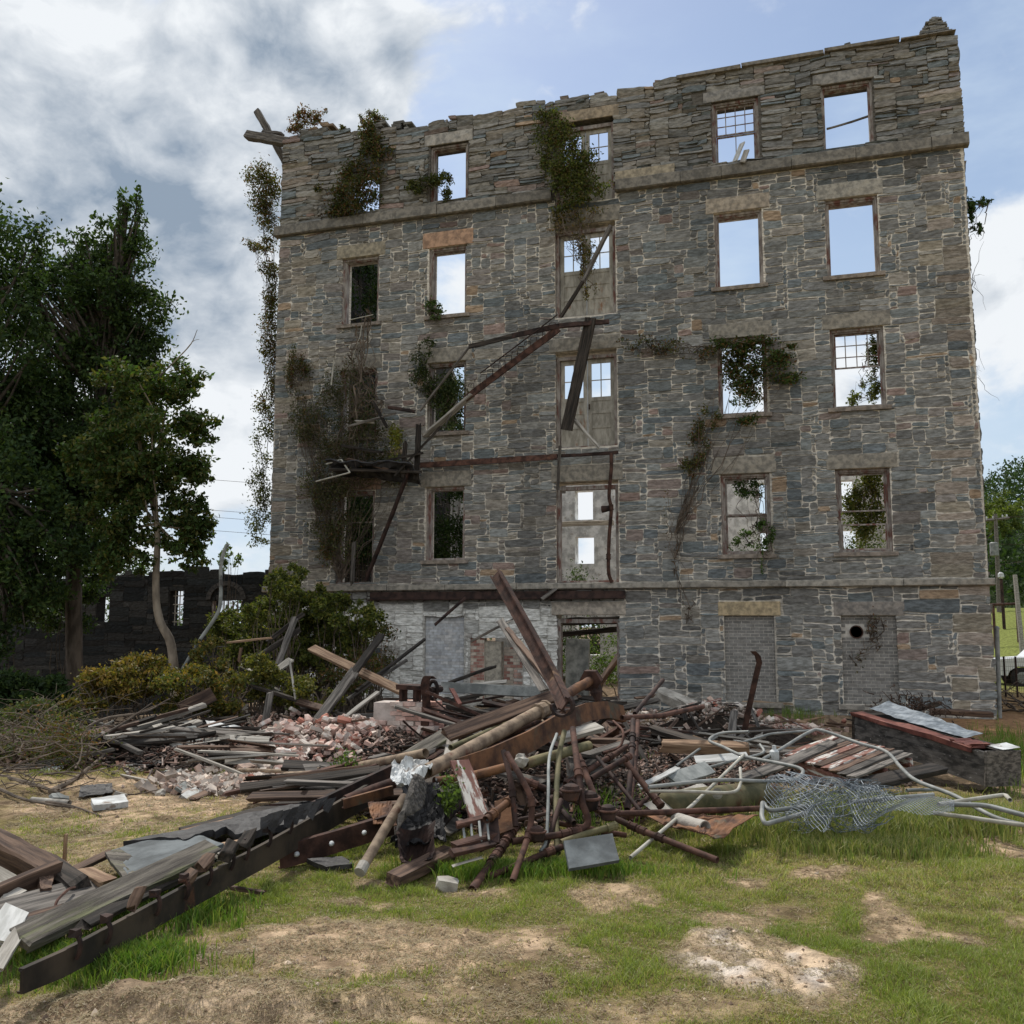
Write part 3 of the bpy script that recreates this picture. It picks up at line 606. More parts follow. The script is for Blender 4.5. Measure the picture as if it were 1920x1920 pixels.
# doorways with paired half glazed doors
def doorway(fl, leaf=True):
    a, b = COLX[3]; z0, z1 = DZ[fl]; z1 -= .1
    mb = MB(); y0 = .1; f_ = .09
    def jb(p, q): mb.box(p, q, (1, 1, 1), .005)
    jb((a+.01, y0, z0), (a+f_, y0+.2, z1)); jb((b-f_, y0, z0), (b-.01, y0+.2, z1)); jb((a+f_, y0+.003, z1-f_), (b-f_, y0+.197, z1))
    jb((a+f_, y0+.02, z0+.002), (b-f_, y0+.22, z0+.05))
    fr = mbobj(mb, 'door_frame', m_frame, (0, 0, 0), mill)
    if not leaf: return fr
    m = (a+b)/2
    for (p, q, s) in ((a+f_+.01, m-.006, 0), (m+.006, b-f_-.01, 1)):
        if fl == 3: dz = 0
        mb = MB(); st = .10; y = .19; H = z1-f_-z0-.06; zb = z0+.055; zg = zb+H*.56
        mb.box((p, y, zb), (p+st, y+.045, zb+H)); mb.box((q-st, y, zb), (q, y+.045, zb+H))
        for (u0_, u1_) in ((0, .16), (H*.20, H*.20+.07), (H*.37, H*.37+.07), (H*.56-.1, H*.56), (H-.11, H)): mb.box((p+st, y+.002, zb+u0_), (q-st, y+.043, zb+u1_))
        for (u0_, u1_) in ((.16, H*.20), (H*.20+.07, H*.37), (H*.37+.07, H*.56-.1)):
            mb.box((p+st, y+.018, zb+u0_), (q-st, y+.03, zb+u1_), (1.12, 1.12, 1.1))
        d = mbobj(mb, 'door', m_door, (0, 0, 0), mill)
        mb = MB(); mb.box(((p+q)/2-.012, y+.01, zg), ((p+q)/2+.012, y+.032, zb+H-.11)); zc = (zg+zb+H-.11)/2
        mb.box((p+st, y+.012, zc-.012), (q-st, y+.03, zc+.012)); mbobj(mb, 'glazing_bar', m_door, (0, 0, 0), d)
        if fl == 2 and s: mb = MB(); mb.box((p+.03, y-.02, zb+H*.42), (p+.06, y-.002, zb+H*.48), (.2, .2, .2)); mbobj(mb, 'door_handle', m_rustd, (0, 0, 0), d)
    return fr
for fl in (4, 3, 2): doorway(fl)
doorway(1, False); doorway(0, False)
# basement infills
def bricks(x0, x1, z0, z1, bl, bh_, m, cols, mort, y=.10, name='brick_infill', hole=None):
    mb = MB(); mb.box((x0, y+.006, z0), (x1, y+.2, z1), mort); r = random.Random(int(x0*100)); zz_ = z0; k = 0
    while zz_ < z1-.02:
        u = x0-(bl/2 if k % 2 else 0); h_ = min(bh_, z1-zz_)
        while u < x1:
            p, q = max(u, x0)+.0065, min(u+bl, x1)-.0065
            if q-p > .02 and not (hole and (p-hole[0]) < hole[2] and (hole[0]-q) < hole[2] and abs(zz_+h_/2-hole[1]) < hole[2]): mb.box((p, y-r.uniform(0, .006), zz_+.0065), (q, y+.05, zz_+h_-.0065), np.array(r.choice(cols))*r.uniform(.88, 1.12), .002)
            u += bl
        zz_ += bh_; k += 1
    return mbobj(mb, name, m, (0, 0, 0), mill)
GB = [(.23, .222, .21), (.26, .25, .235), (.20, .196, .186)]
bricks(COLX[4][0], COLX[4][1], .25, 2.24, .2, .075, m_brick, GB, (.56, .53, .48))
bi = bricks(COLX[5][0], COLX[5][1], .25, 2.24, .2, .075, m_brick, GB, (.56, .53, .48), hole=(1.19, 1.87, .15))
mb = MB(); ang = np.linspace(0, 2*math.pi, 25)[:-1]; ccx, ccz = 1.19, 1.87
ro = [np.stack([ccx+np.cos(ang)*r_, np.full(24, y_), ccz+np.sin(ang)*r_], -1) for r_, y_ in ((.15, .10), (.15, .075), (.125, .075), (.125, .16))]
mb.loft(ro, (.25, .22, .2), caps=False); mbobj(mb, 'flue_collar', m_rust, (0, 0, 0), bi)
mb = MB(); mb.loft([np.stack([ccx+np.cos(ang)*r_, np.full(24, .09), ccz+np.sin(ang)*r_], -1) for r_ in (.124, .02)]); mbobj(mb, 'flue_shade_disc', m_black, (0, 0, 0), bi)  # black disc stands for the shade inside the flue
for c in (4, 5): mb = MB(); mb.box((COLX[c][0]-.12, -.1, .13), (COLX[c][1]+.15, .1, .24), (.3, .28, .25), .008); mbobj(mb, 'sill', m_plain, (0, 0, 0), bi)
bricks(COLX[2][0], COLX[2][1], .25, 2.24, .21, .075, m_brick, [(.58, .6, .62), (.52, .54, .57), (.62, .62, .62)], (.5, .5, .5))
BR = [(.50, .34, .28), (.58, .50, .42), (.40, .22, .18), (.62, .56, .48), (.34, .17, .14)]
bricks(-8.13, -7.75, .15, 1.70, .17, .078, m_brick, BR, (.5, .45, .38), y=.05)
bricks(-7.32, -6.72, .15, 1.45, .17, .078, m_brick, BR, (.42, .38, .33), y=.33)
bricks(-7.0, -6.72, .15, .9, .2, .075, m_brick, [(.6, .56, .52), (.45, .3, .25)], (.4, .37, .33), y=.15)
mb = MB(); mb.box((-7.74, .12, -.1), (-7.33, .34, 1.6), (.42, .39, .33), .01); mbobj(mb, 'pier', m_plain, (0, 0, 0), mill)
for a in (-11.4,):
    mb = MB(); mb.box((a+.0, -.045, .9), (-4.3, .03, 2.75), (1, 1, 1)) if False else None
# rusted angle put in as the dark ledge shadow under the lower belt course
o = mill
mb = MB(); mb.box((-10.9, -.1, 2.66), (-4.1, -.02, 2.86), (1, 1, 1), .012); mb.box((-10.9, -.2, 2.655), (-4.1, -.102, 2.675), (1, 1, 1), .01); mbobj(mb, 'ledge_shadow_angle', m_rustd, (0, 0, 0), mill)

# ------------------------------------------------------------------ vegetation
GREEN = [(.045, .085, .022), (.06, .11, .025), (.035, .065, .02), (.08, .13, .03)]
OLIVE = [(.09, .10, .025), (.12, .12, .03), (.07, .075, .02), (.05, .07, .02)]
GOLD = [(.21, .15, .03), (.16, .13, .028), (.12, .11, .025), (.24, .15, .04), (.08, .085, .02)]
RUSTY = [(.14, .07, .03), (.10, .085, .03), (.075, .09, .03), (.17, .09, .045)]
DARK = [(.025, .048, .016), (.032, .062, .02), (.042, .075, .022), (.062, .095, .024)]
def leafgeo(P, size, cols, var=.35, aspect=.62, flat=0.0):
    n = len(P); A = rng.normal(size=(n, 3)); A[:, 2] *= (1-.5*flat); A /= np.linalg.norm(A, axis=1)[:, None]
    B = np.cross(A, rng.normal(size=(n, 3))); B /= np.linalg.norm(B, axis=1)[:, None]; N = np.cross(A, B)
    s = (size*rng.uniform(.55, 1.3, n))[:, None]
    V = np.stack([P-A*s*.5, P+B*s*.5*aspect*.8+N*s*.08, P+A*s*.5, P-B*s*.5*aspect*.8+N*s*.08], 1).reshape(-1, 3)
    k = np.arange(n)*4; F = np.stack([k, k+1, k+2, k+3], -1)
    return V, F, np.repeat(pal(cols, n, var), 4, 0)
def clumps(centers, radii, n, spread=.33):
    c = np.asarray(centers, float); r = np.asarray(radii, float); r = r if r.ndim == 2 else r[:, None].repeat(3, 1)
    wgt = np.prod(r, 1)**.67; k = rng.choice(len(c), n, p=wgt/wgt.sum()); return c[k]+rng.normal(0, spread, (n, 3))*r[k]
def curve(a, b, sag=0, wob=.0, n=8, up=0):
    a = np.asarray(a, float); b = np.asarray(b, float); t = np.linspace(0, 1, n)[:, None]; P = a*(1-t)+b*t
    P[:, 2] -= sag*np.sin(np.pi*t[:, 0]); P[1:-1] += rng.normal(0, wob, (n-2, 3)) if wob else 0
    return P
def smooth(P, k=4):
    P = np.asarray(P, float); Q = np.concatenate([[2*P[0]-P[1]], P, [2*P[-1]-P[-2]]]); out = []
    for i in range(1, len(Q)-2):
        for t in np.arange(k)/k:
            out.append(.5*((2*Q[i])+(-Q[i-1]+Q[i+1])*t+(2*Q[i-1]-5*Q[i]+4*Q[i+1]-Q[i+2])*t*t+(-Q[i-1]+3*Q[i]-3*Q[i+1]+Q[i+2])*t**3))
    out.append(P[-1]); return np.array(out)
# front trees on the left
def tree(name, label, base, path, crown, nleaf, lsize, cols, tr=.2, bark=None, grp=None, nsub=26, branches=True, bf=.4, bs=2):
    """path: trunk points; crown: list of (centre, radii)"""
    t = empty(name, base, label, 'tree', grp); mb = MB(); P = smooth(path, 4); R = np.linspace(tr, tr*.32, len(P)); mb.tube(P, R, 8, wob=.06)
    subs = []
    for c, r in crown:
        c = np.asarray(c); r = np.asarray(r); q = rng.normal(size=(nsub, 3)); q /= np.linalg.norm(q, axis=1)[:, None]; q *= rng.uniform(.3, 1.18, (nsub, 1))**.8
        subs.append(np.concatenate([c+q*r, np.tile(r*.31, (nsub, 1))*rng.uniform(.35, 1.3, (nsub, 1))], 1))
    subs = np.concatenate(subs)
    if branches:
        for s in subs[::bs]:
            dd = np.linalg.norm((P-s[:3]+np.array([0, 0, 2.2]))*[1, 1, .8], axis=1); dd[:int(len(P)*bf)] += 9; i = int(np.argmin(dd)); L = np.linalg.norm(P[i]-s[:3])
            Q = smooth([P[i], P[i]*.5+s[:3]*.5+rng.normal(0, .05*L, 3)+np.array([0, 0, -.06*L]), s[:3]], 4); mb.tube(Q, np.linspace(min(R[i]*.55, .02+.018*L), .012, len(Q)), 5)
    mbobj(mb, 'trunk', bark or m_bark, base, t, smooth=True)
    Pl = clumps(subs[:, :3], subs[:, 3:], nleaf, .46)
    tw = rng.random(len(Pl)) < .0
    V, F, C = leafgeo(Pl, lsize, cols)
    cl = .7+.75*fbm(np.repeat(Pl, 4, 0)*.55, 2, 3); C = C*cl[:, None]
    link('crown', mesh_np('crown', V-np.asarray(base), [F], C), m_leaf, base, t); return t
def E_(px, py, rx, ry, d, rz=None):
    c = Pt(px, py, d); k = d/FPX; return (c, (rx*k, (rz or rx)*k*.9, ry*k))
tg = 'trees standing left of the mill'
b0 = Pt(-60, 1280, 24); b0[2] = gzs(b0[0], b0[1])
tree('broadleaf_tree', 'tallest dark broadleaf tree cut by the left edge of the picture', b0, [b0, Pt(-40, 1000, 24), Pt(-50, 760, 24), Pt(-30, 500, 24), Pt(-30, 420, 24)],
     [E_(-30, 470, 110, 130, 24), E_(-60, 640, 170, 160, 24), E_(-20, 820, 150, 150, 24), E_(60, 960, 110, 120, 23), E_(-90, 1000, 150, 120, 24.5), E_(30, 1050, 100, 50, 23.5), E_(60, 1110, 80, 40, 23.5), E_(-20, 1180, 70, 50, 23)], 42000, .15, DARK, .3, grp=tg, nsub=44)
b0 = Pt(150, 1290, 26); b0[2] = gzs(b0[0], b0[1])
tree('broadleaf_tree', 'dark pointed tree with a ragged top right of the tallest tree', b0, [b0, Pt(140, 1060, 26), Pt(180, 800, 26), Pt(215, 560, 26), Pt(238, 380, 26)],
     [E_(245, 415, 26, 70, 26), E_(215, 470, 62, 60, 26), E_(150, 480, 50, 55, 26), E_(200, 570, 105, 75, 26), E_(110, 620, 105, 105, 26), E_(70, 760, 90, 80, 25), E_(250, 600, 50, 60, 26), E_(180, 860, 90, 60, 25), E_(60, 520, 70, 50, 25), E_(215, 690, 100, 80, 26), E_(110, 780, 120, 90, 25.5), E_(60, 920, 90, 90, 26), E_(170, 950, 90, 75, 26), E_(230, 800, 80, 60, 25), E_(150, 1040, 90, 50, 25), E_(240, 900, 60, 60, 25), E_(70, 860, 70, 60, 25), E_(270, 680, 45, 60, 26)], 66000, .14, DARK+[(.05, .085, .02), (.06, .10, .03)], .24, grp=tg, nsub=40)
b0 = Pt(334, 1262, 21); b0[2] = gzs(b0[0], b0[1])
tree('sycamore_tree', 'slender tree with a pale bare leaning trunk beside the ruined wall', b0, [b0, Pt(322, 1215, 21), Pt(300, 1165, 21), Pt(292, 1110, 21), Pt(295, 1000, 21), Pt(285, 940, 21), Pt(265, 860, 21), Pt(258, 780, 21)],
     [E_(265, 740, 75, 60, 21), E_(330, 720, 50, 45, 21), E_(290, 830, 95, 55, 21), E_(365, 800, 38, 30, 21), E_(345, 900, 60, 50, 21), E_(240, 900, 70, 60, 21), E_(345, 970, 55, 45, 21), E_(250, 1000, 60, 40, 21), E_(190, 840, 60, 60, 21), E_(372, 985, 34, 40, 21), E_(345, 1040, 45, 28, 21), E_(225, 1050, 50, 30, 21), E_(200, 960, 60, 60, 21)], 29000, .125, [(.045, .065, .018), (.045, .08, .02), (.055, .095, .022), (.10, .10, .028)], .11, m_barkp, tg, nsub=30, bf=.62, bs=40)
syc = [o for o in S.collection.objects if o.name.startswith('sycamore_tree')][0]
mb = MB(); mb.tube(smooth([Pt(300, 705, 21), Pt(330, 675, 21), Pt(358, 645, 21), Pt(370, 618, 21)], 4), np.linspace(.022, .006, 13), 5); mb.tube(smooth([Pt(345, 660, 21), Pt(362, 640, 21), Pt(374, 636, 21)], 3), np.linspace(.01, .004, 7), 4)
mbobj(mb, 'bare_branch', m_barkp, b0, syc)
# understorey and more trees behind, left
for k, (px, py, rx, ry, d) in enumerate([(10, 1110, 90, 50, 25), (130, 1120, 60, 40, 27), (20, 1290, 60, 40, 22), (100, 1300, 50, 26, 22)]):
    c, r = E_(px, py, rx, ry, d); r = np.array(r); b = np.array([c[0], c[1], gzs(c[0], c[1])])
    sh_ = empty('undergrowth_bush', b, ['shaded bush under the tallest tree beside its trunk', 'shaded bush between the pointed tree and ruined wall', 'low shaded bush under the tallest tree at the left edge', 'small shaded bush left of the pale leaning trunk'][k], 'bush', 'shaded bushes under the trees')
    mb2 = MB()
    for q in range(9): mb2.tube(curve(b+rng.normal(0, .2, 3)*[1, 1, 0], c+rng.normal(0, .6, 3)*r, 0, .05), np.linspace(.03, .006, 8), 4)
    mbobj(mb2, 'stem', m_bark, b, sh_)
    q = rng.normal(size=(16, 3))*.45*r+c; V, F, C = leafgeo(clumps(q, np.tile(r*.4, (16, 1)), 5000, .5), .13, DARK)
    link('foliage', mesh_np('foliage', V-b, [F], C), m_leaf, b, sh_)
# shrubs
def shrub(name, label, ells, n, ls, cols, grp=None, cat='bush', stems=14, dr=.5):
    c0, r0 = ells[0]; b = np.array([c0[0], c0[1], gzs(c0[0], c0[1])]); t = empty(name, b, label, cat, grp); mb = MB()
    cs, rs = [], []
    for c, r in ells:
        for _ in range(stems):
            q = rng.normal(size=3); q /= np.linalg.norm(q); q[2] = abs(q[2])*.9-.1; e = c+q*np.array(r)*rng.uniform(.6, 1.08)
            g = np.array([c[0]+rng.normal(0, .3*r[0]), c[1]+rng.normal(0, .2*r[1]), 0]); g[2] = gzs(g[0], g[1]); mb.tube(curve(g, e, -.1, .05), np.linspace(.018, .004, 8), 4)
        for _ in range(22):
            q = rng.normal(size=3); q /= np.linalg.norm(q); q *= rng.uniform(.3, 1)**.5; cs.append(c+q*np.array(r)); rs.append(np.array(r)*rng.uniform(.12, .34))
    mbobj(mb, 'stem', m_twig, b, t)
    P = clumps(cs, rs, n, .5); P[:, 2] = np.maximum(P[:, 2], gz(P[:, 0], P[:, 1])+.02); V, F, C = leafgeo(P, ls, cols); C = C*(.6+.8*fbm(np.repeat(P, 4, 0)*1.6, 2, 8))[:, None]
    link('foliage', mesh_np('foliage', V-b, [F], C), m_leaf, b, t); return t
shrub('golden_shrub', 'low golden brown shrub in front of the dark ruined wall, farthest left', [E_(190, 1295, 80, 40, 14.5), E_(260, 1275, 70, 42, 15)], 9000, .075, GOLD)
shrub('golden_shrub', 'golden olive shrub behind the torn white sheet', [E_(350, 1285, 80, 48, 15), E_(430, 1290, 60, 50, 15), E_(395, 1230, 50, 35, 17)], 9000, .075, GOLD+OLIVE)
shrub('golden_shrub', 'bright yellow green shrub among the fallen poles left of the mill door', [E_(530, 1285, 60, 40, 16), E_(590, 1300, 50, 40, 15.5), E_(480, 1270, 50, 40, 16)], 9000, .07, [(.19, .16, .03), (.14, .14, .03), (.1, .11, .025), (.06, .07, .02)])
VMR = random.Random(5)
vme = [E_(565, 1150, 40, 40, 20.5)]
for _ in range(44):
    t_ = VMR.random(); px = min(690, max(430, VMR.gauss(562, 62))); top = 1055+abs(px-560)*.85; py = top+(1245-top)*VMR.random()**.8; q_ = VMR.uniform(16, 40); vme.append(E_(px, py, q_*1.2, q_, VMR.uniform(19, 21.2)))
shrub('vine_mound', 'tall green vine mound climbing the bottom left corner of the mill', vme, 60000, .085, [(.14, .16, .028), (.10, .125, .025), (.18, .17, .04), (.065, .085, .02), (.05, .065, .02)], stems=5)
shrub('vine_mound', 'brown leafed vine tangle at the foot of the whitewashed wall', [E_(700, 1215, 50, 55, 20.5), E_(660, 1260, 70, 40, 19)], 4500, .07, RUSTY+OLIVE, stems=26)
shrub('sapling', 'small pale green sapling above the ruined wall beside the bent pole', [E_(430, 1045, 22, 26, 33)], 500, .12, [(.12, .17, .04), (.10, .14, .04)], cat='bush', stems=8)
shrub('weedy_bush', 'low grey green weeds under the dark trees at the left edge', [E_(60, 1340, 90, 30, 14), E_(20, 1400, 60, 30, 12)], 4200, .06, [(.09, .12, .04), (.06, .09, .03), (.12, .10, .05)])
# brush pile of bare twigs, far left
b = G(60, 1450); t = empty('brush_pile', b, 'tangled heap of bare grey brown twigs at the left edge', 'brush pile'); mb = MB()
for k in range(150):
    a = G(rng.uniform(-60, 180), rng.uniform(1380, 1490), 0); a[2] += rng.uniform(0, .5); th = rng.uniform(0, 6.28); L = rng.uniform(.5, 1.8)
    e = a+np.array([math.cos(th)*L, math.sin(th)*L*.6, rng.uniform(-.1, .5)*L]); e[2] = max(e[2], .2)
    mb.tube(curve(a, e, rng.uniform(-.2, .1), .03), np.linspace(rng.uniform(.004, .012), .002, 8), 4)
mbobj(mb, 'twigs', m_twig, b, t)
V, F, C = leafgeo(np.array([Pt(rng.normal(110, 35), rng.normal(1400, 30), rng.uniform(11, 12.3)) for _ in range(3500)]), .05, OLIVE+RUSTY); link('foliage', mesh_np('foliage', V-b, [F], C), m_leaf, b, t)

# ------------------------------------------------------------------ climbing vines on the mill
def vine(label, blobs, n, cols, ls=.075, stems=10, root=None, yo=-.22, dy=.12, name='climbing_vine', sr=.012, grp=None, thick=0):
    """blobs: (px, py, rx, ry, weight[, Y]) read on the facade and hung in front of it"""
    cs, rs = [], []
    for bl in blobs:
        px, py, rx, ry = bl[:4]; Y = bl[5] if len(bl) > 5 else yo; c = onY(px, py, Y); k = (c-CAM)@_f/FPX
        for _ in range(int(6*bl[4])+3):
            q = rng.normal(size=3); q /= np.linalg.norm(q); q *= rng.uniform(.1, 1)**.5; cs.append(c+q*np.array([rx*k, dy, ry*k])); rs.append(np.array([rx*k*.3, dy*.7, ry*k*.3])*rng.uniform(.6, 1.2))
    b0 = cs[0]; base = np.array(cs[0]); base[2] = min(c[2] for c in cs); t = empty(name, base, label, 'vine', grp); mb = MB(); cs = np.array(cs)
    rt = onY(*root, yo*.4) if root else None
    for _ in range(stems):
        i, j = rng.integers(0, len(cs), 2); a = rt if (rt is not None and rng.random() < .5) else cs[i]
        mb.tube(curve(a, cs[j]+rng.normal(0, .1, 3), rng.uniform(-.1, .25), .06, 10), np.linspace(sr*rng.uniform(.5, 1.3), .003, 10), 4)
    mbobj(mb, 'stem', m_twig, base, t)
    if n:
        n = int(n*1.6); P = clumps(cs, rs, n, .75); V, F, C = leafgeo(P, ls, cols); C = C*(.6+.8*fbm(np.repeat(P, 4, 0)*1.6, 2, 4))[:, None]
        link('foliage', mesh_np('foliage', V-base, [F], C), m_leaf, base, t)
    return t
vine('reddish vine spilling over the wall top and the small upper left window', [(690, 250, 26, 26, 1), (700, 285, 30, 25, 1), (670, 330, 32, 35, 1.5), (655, 375, 40, 30, 1.5), (690, 365, 26, 34, 1), (640, 400, 28, 14, .6), (700, 330, 25, 20, .6), (600, 355, 12, 6, .2)], 4600, RUSTY+OLIVE+[(.05, .065, .03)], .085, 14)
vine('olive green vine reaching into the second window of the top floor', [(800, 340, 38, 20, 1), (835, 335, 16, 18, .8, .0), (838, 365, 14, 16, .5, .0), (775, 350, 20, 16, .4)], 1150, OLIVE+[(.05, .065, .03)], .085, 8)
vine('big bushy green vine hanging over the top floor double doors', [(1025, 225, 28, 24, 1), (1050, 260, 40, 36, 2, -.3), (1075, 300, 45, 45, 3, -.35), (1085, 345, 45, 32, 2, -.3), (1105, 355, 36, 24, 1.4, -.3), (1055, 330, 30, 36, 1.2), (1020, 300, 22, 30, .6), (1060, 385, 24, 14, .5)], 5200, [(.12, .145, .035), (.09, .12, .03), (.15, .16, .04), (.06, .08, .025), (.14, .10, .04)], .085, 20)
vine('dry vine stems trailing between the top floor doors and the doors below', [(1060, 410, 40, 24, 1), (1110, 400, 40, 12, .5), (1095, 470, 20, 50, 1, -.1), (1105, 530, 16, 40, .6, -.1)], 700, [(.12, .11, .03), (.2, .14, .04), (.07, .08, .025)], .08, 34)
vine('small green sprig in the sill corner of the second window, fourth floor', [(815, 578, 16, 14, 1, -.02), (822, 590, 14, 10, .5)], 420, [(.06, .10, .025), (.08, .12, .03)], .08, 5)
vine('dense dark leafed vine filling the fourth column window, third floor', [(1385, 690, 38, 60, 3, .1), (1400, 650, 50, 22, 1), (1440, 690, 45, 25, 1.2), (1470, 655, 35, 14, .5), (1340, 650, 40, 16, .5), (1400, 745, 30, 20, .8, .1), (1460, 710, 40, 12, .5), (1410, 790, 30, 16, .5)], 4600, [(.06, .10, .022), (.04, .07, .02), (.09, .11, .03), (.14, .08, .03)], .085, 30, root=(1265, 1000))
vine('thin brown vine spreading from the doorway lintel towards the fourth column', [(1200, 640, 40, 14, .5), (1260, 655, 50, 16, .6), (1310, 665, 30, 14, .5)], 500, RUSTY+OLIVE, .07, 22)
vine('green and brown vine streamer hanging below the third floor between columns', [(1315, 820, 22, 36, .8), (1295, 870, 26, 26, .8), (1330, 780, 18, 26, .4)], 900, OLIVE+RUSTY, .07, 14, root=(1265, 1050))
vine('bare vine stems winding up the wall right of the central doorway', [(1250, 960, 12, 60, .4), (1265, 1060, 8, 60, .3), (1285, 1130, 14, 30, .3)], 40, RUSTY, .06, 9, root=(1290, 1160))
vine('shaggy vine on the second column window, third floor', [(830, 740, 42, 40, 2, -.1), (790, 690, 28, 30, 1), (850, 780, 26, 22, .8, -.05), (848, 745, 26, 55, 2.5, .35), (800, 650, 20, 20, .3)], 3400, [(.05, .075, .022), (.08, .09, .03), (.035, .05, .018)], .08, 24)
vine('dark matted vine over the leftmost windows of the lower floors', [(640, 740, 50, 60, 2), (600, 800, 50, 50, 2), (640, 830, 60, 50, 2), (610, 900, 50, 50, 1.4), (600, 970, 40, 50, 1), (690, 800, 45, 60, 1.5), (560, 760, 34, 50, .8), (700, 870, 50, 40, 1.4), (640, 900, 60, 40, 1.4), (740, 860, 34, 60, 1), (640, 1000, 50, 50, 1.2)], 8500, [(.10, .10, .045), (.075, .09, .035), (.12, .085, .045), (.06, .07, .03)], .07, 90, root=(640, 1090), yo=-.3, dy=.25, sr=.013)
vine('yellow green sprig in the middle of the dark vine mat', [(738, 830, 14, 34, 1)], 420, [(.20, .19, .035), (.14, .16, .03)], .08, 4, yo=-.6)
vine('looping bare vine stems curled around the leftmost third floor window', [(680, 620, 24, 40, .4), (660, 700, 50, 40, .5), (690, 760, 40, 60, .7), (670, 860, 50, 30, .5)], 120, RUSTY, .06, 60, yo=-.5, dy=.4, sr=.02)
vine('brown vine stems over the mill corner low on the left', [(560, 680, 24, 40, .6), (545, 700, 16, 50, .5), (620, 1000, 40, 60, .6)], 1500, OLIVE+RUSTY, .07, 30)
vine('ivy in the fourth column window of the second floor', [(1395, 915, 32, 20, 1, .3), (1425, 985, 14, 14, .5), (1440, 1010, 16, 22, .5), (1395, 1010, 20, 14, .5, .3), (1430, 1060, 6, 26, .2)], 800, GREEN, .08, 22)
vine('ivy curtain behind the fifth column window of the second floor', [(1620, 950, 36, 55, 3, 1.2), (1625, 910, 30, 30, 1, 1.2)], 2600, [(.11, .13, .03), (.07, .10, .025), (.16, .16, .04)], .085, 24)
vine('ivy strand hanging down the right half of the fifth column third floor window', [(1635, 660, 12, 44, 1.4, .5), (1630, 730, 16, 30, 1, .5), (1605, 745, 16, 14, .4, .5)], 900, [(.13, .15, .035), (.08, .10, .03)], .08, 16)
vine('vine tendrils with dark stems over the bricked window at far right', [(1630, 1190, 24, 40, .5, -.1), (1650, 1180, 30, 14, .4, -.1), (1610, 1230, 14, 40, .3, -.1)], 60, RUSTY, .06, 14, yo=-.06, dy=.04, sr=.02)
vine('rusty leafed vine on the broken wall top at the upper left corner', [(575, 225, 26, 22, 1, .1), (600, 215, 14, 14, .4, .1), (550, 240, 14, 8, .4, .1)], 800, RUSTY+[(.22, .10, .05)], .085, 10)
vine('spray of vine shoots on the wall top above the small upper window', [(700, 225, 20, 20, .8, .1), (640, 243, 14, 6, .3, .1), (682, 222, 8, 12, .3, .1)], 550, RUSTY+OLIVE, .08, 9)
vine('hanging vine clump on the left gable, topmost and largest', [(497, 345, 26, 36, 2, 1.2), (500, 395, 20, 30, 1.2, 1.2), (510, 420, 12, 16, .4, 1.2)], 2600, RUSTY+OLIVE, .085, 14, dy=.4, name='hanging_vine')
vine('hanging vine strands on the left gable just below the cornice', [(492, 465, 26, 10, .8, 1.2), (505, 500, 18, 20, .6, 1.2), (510, 550, 14, 40, .5, 1.2)], 1100, RUSTY+OLIVE, .085, 18, dy=.4, name='hanging_vine')
vine('fine hanging fringe of vine between the upper and middle gable clumps', [(505, 440, 16, 26, .8, .9), (512, 560, 12, 60, 1, .9), (508, 655, 16, 50, 1, .9), (512, 760, 10, 60, .8, .9)], 1500, OLIVE+RUSTY, .08, 22, dy=.3, name='hanging_vine')
vine('thin hanging vine strands halfway down the left gable', [(505, 620, 16, 50, .8, 1.2), (510, 700, 14, 50, .6, 1.2), (500, 760, 18, 30, .6, 1.2)], 1300, OLIVE+RUSTY, .085, 20, dy=.4, name='hanging_vine')
vine('lowest hanging vine strands on the left gable', [(498, 830, 18, 40, .8, 1.2), (492, 900, 20, 40, .8, 1.2), (490, 970, 18, 40, .7, 1.2), (480, 1015, 18, 14, .3, 1.2)], 1500, OLIVE+[(.05, .06, .02)], .085, 22, dy=.4, name='hanging_vine')
vine('green sprig and bare shoots on the right corner of the mill', [(1822, 395, 8, 24, .8, .4), (1842, 380, 18, 8, .4, .4), (1835, 430, 10, 10, .2, .4)], 420, [(.05, .09, .025), (.04, .07, .02)], .09, 6, name='hanging_vine')
mb = MB(); b = onY(1822, 440, .4)
for _ in range(26):
    a = onY(1818, rng.uniform(380, 760), .4); e = onY(1818+rng.uniform(14, 60), a_ := rng.uniform(400, 780), .4)
    if abs(e[2]-a[2]) < 1.3: mb.tube(curve(a, e, rng.uniform(-.2, .1), .03), np.linspace(.008, .002, 8), 4)
tag(mbobj(mb, 'bare_twigs', m_twig, b), 'wispy bare twigs sticking out of the right gable', 'twigs')
# plants inside the ruin
def inside(label, c, r, n, cols, ls=.12): return shrub('tree_inside', label, [(np.array(c), r)], n, ls, cols, cat='tree', stems=12)
inside('dark green tree growing inside the mill behind the second column', (-13.0, 8.0, 3.6), (2.4, 2.0, 3.6), 8000, [(.03, .055, .015), (.045, .08, .02), (.05, .07, .02)])
inside('dark ivy high inside the mill behind the second column', (-12.6, 10.0, 9.6), (1.7, 1.4, 2.0), 6000, [(.03, .055, .015), (.045, .08, .02), (.05, .07, .02)])
inside('dark ivy high on the inner gable behind the leftmost fourth floor window', (-13.1, 3.7, 12.4), (.7, 1.4, 1.8), 5000, DARK)
inside('dark ivy on the inner gable behind the leftmost second floor window', (-13.1, 3.8, 5.2), (.7, 1.4, 1.9), 5000, DARK)
inside('leafy green crown inside the mill behind the second column lower window', (-12.0, 8.4, 5.4), (1.7, 1.3, 1.7), 6000, [(.04, .07, .02), (.05, .085, .022), (.03, .05, .015)])
inside('dark ivy mass inside the mill behind the leftmost windows', (-13.1, 4.6, 8.5), (.7, 1.6, 3.8), 5000, DARK)
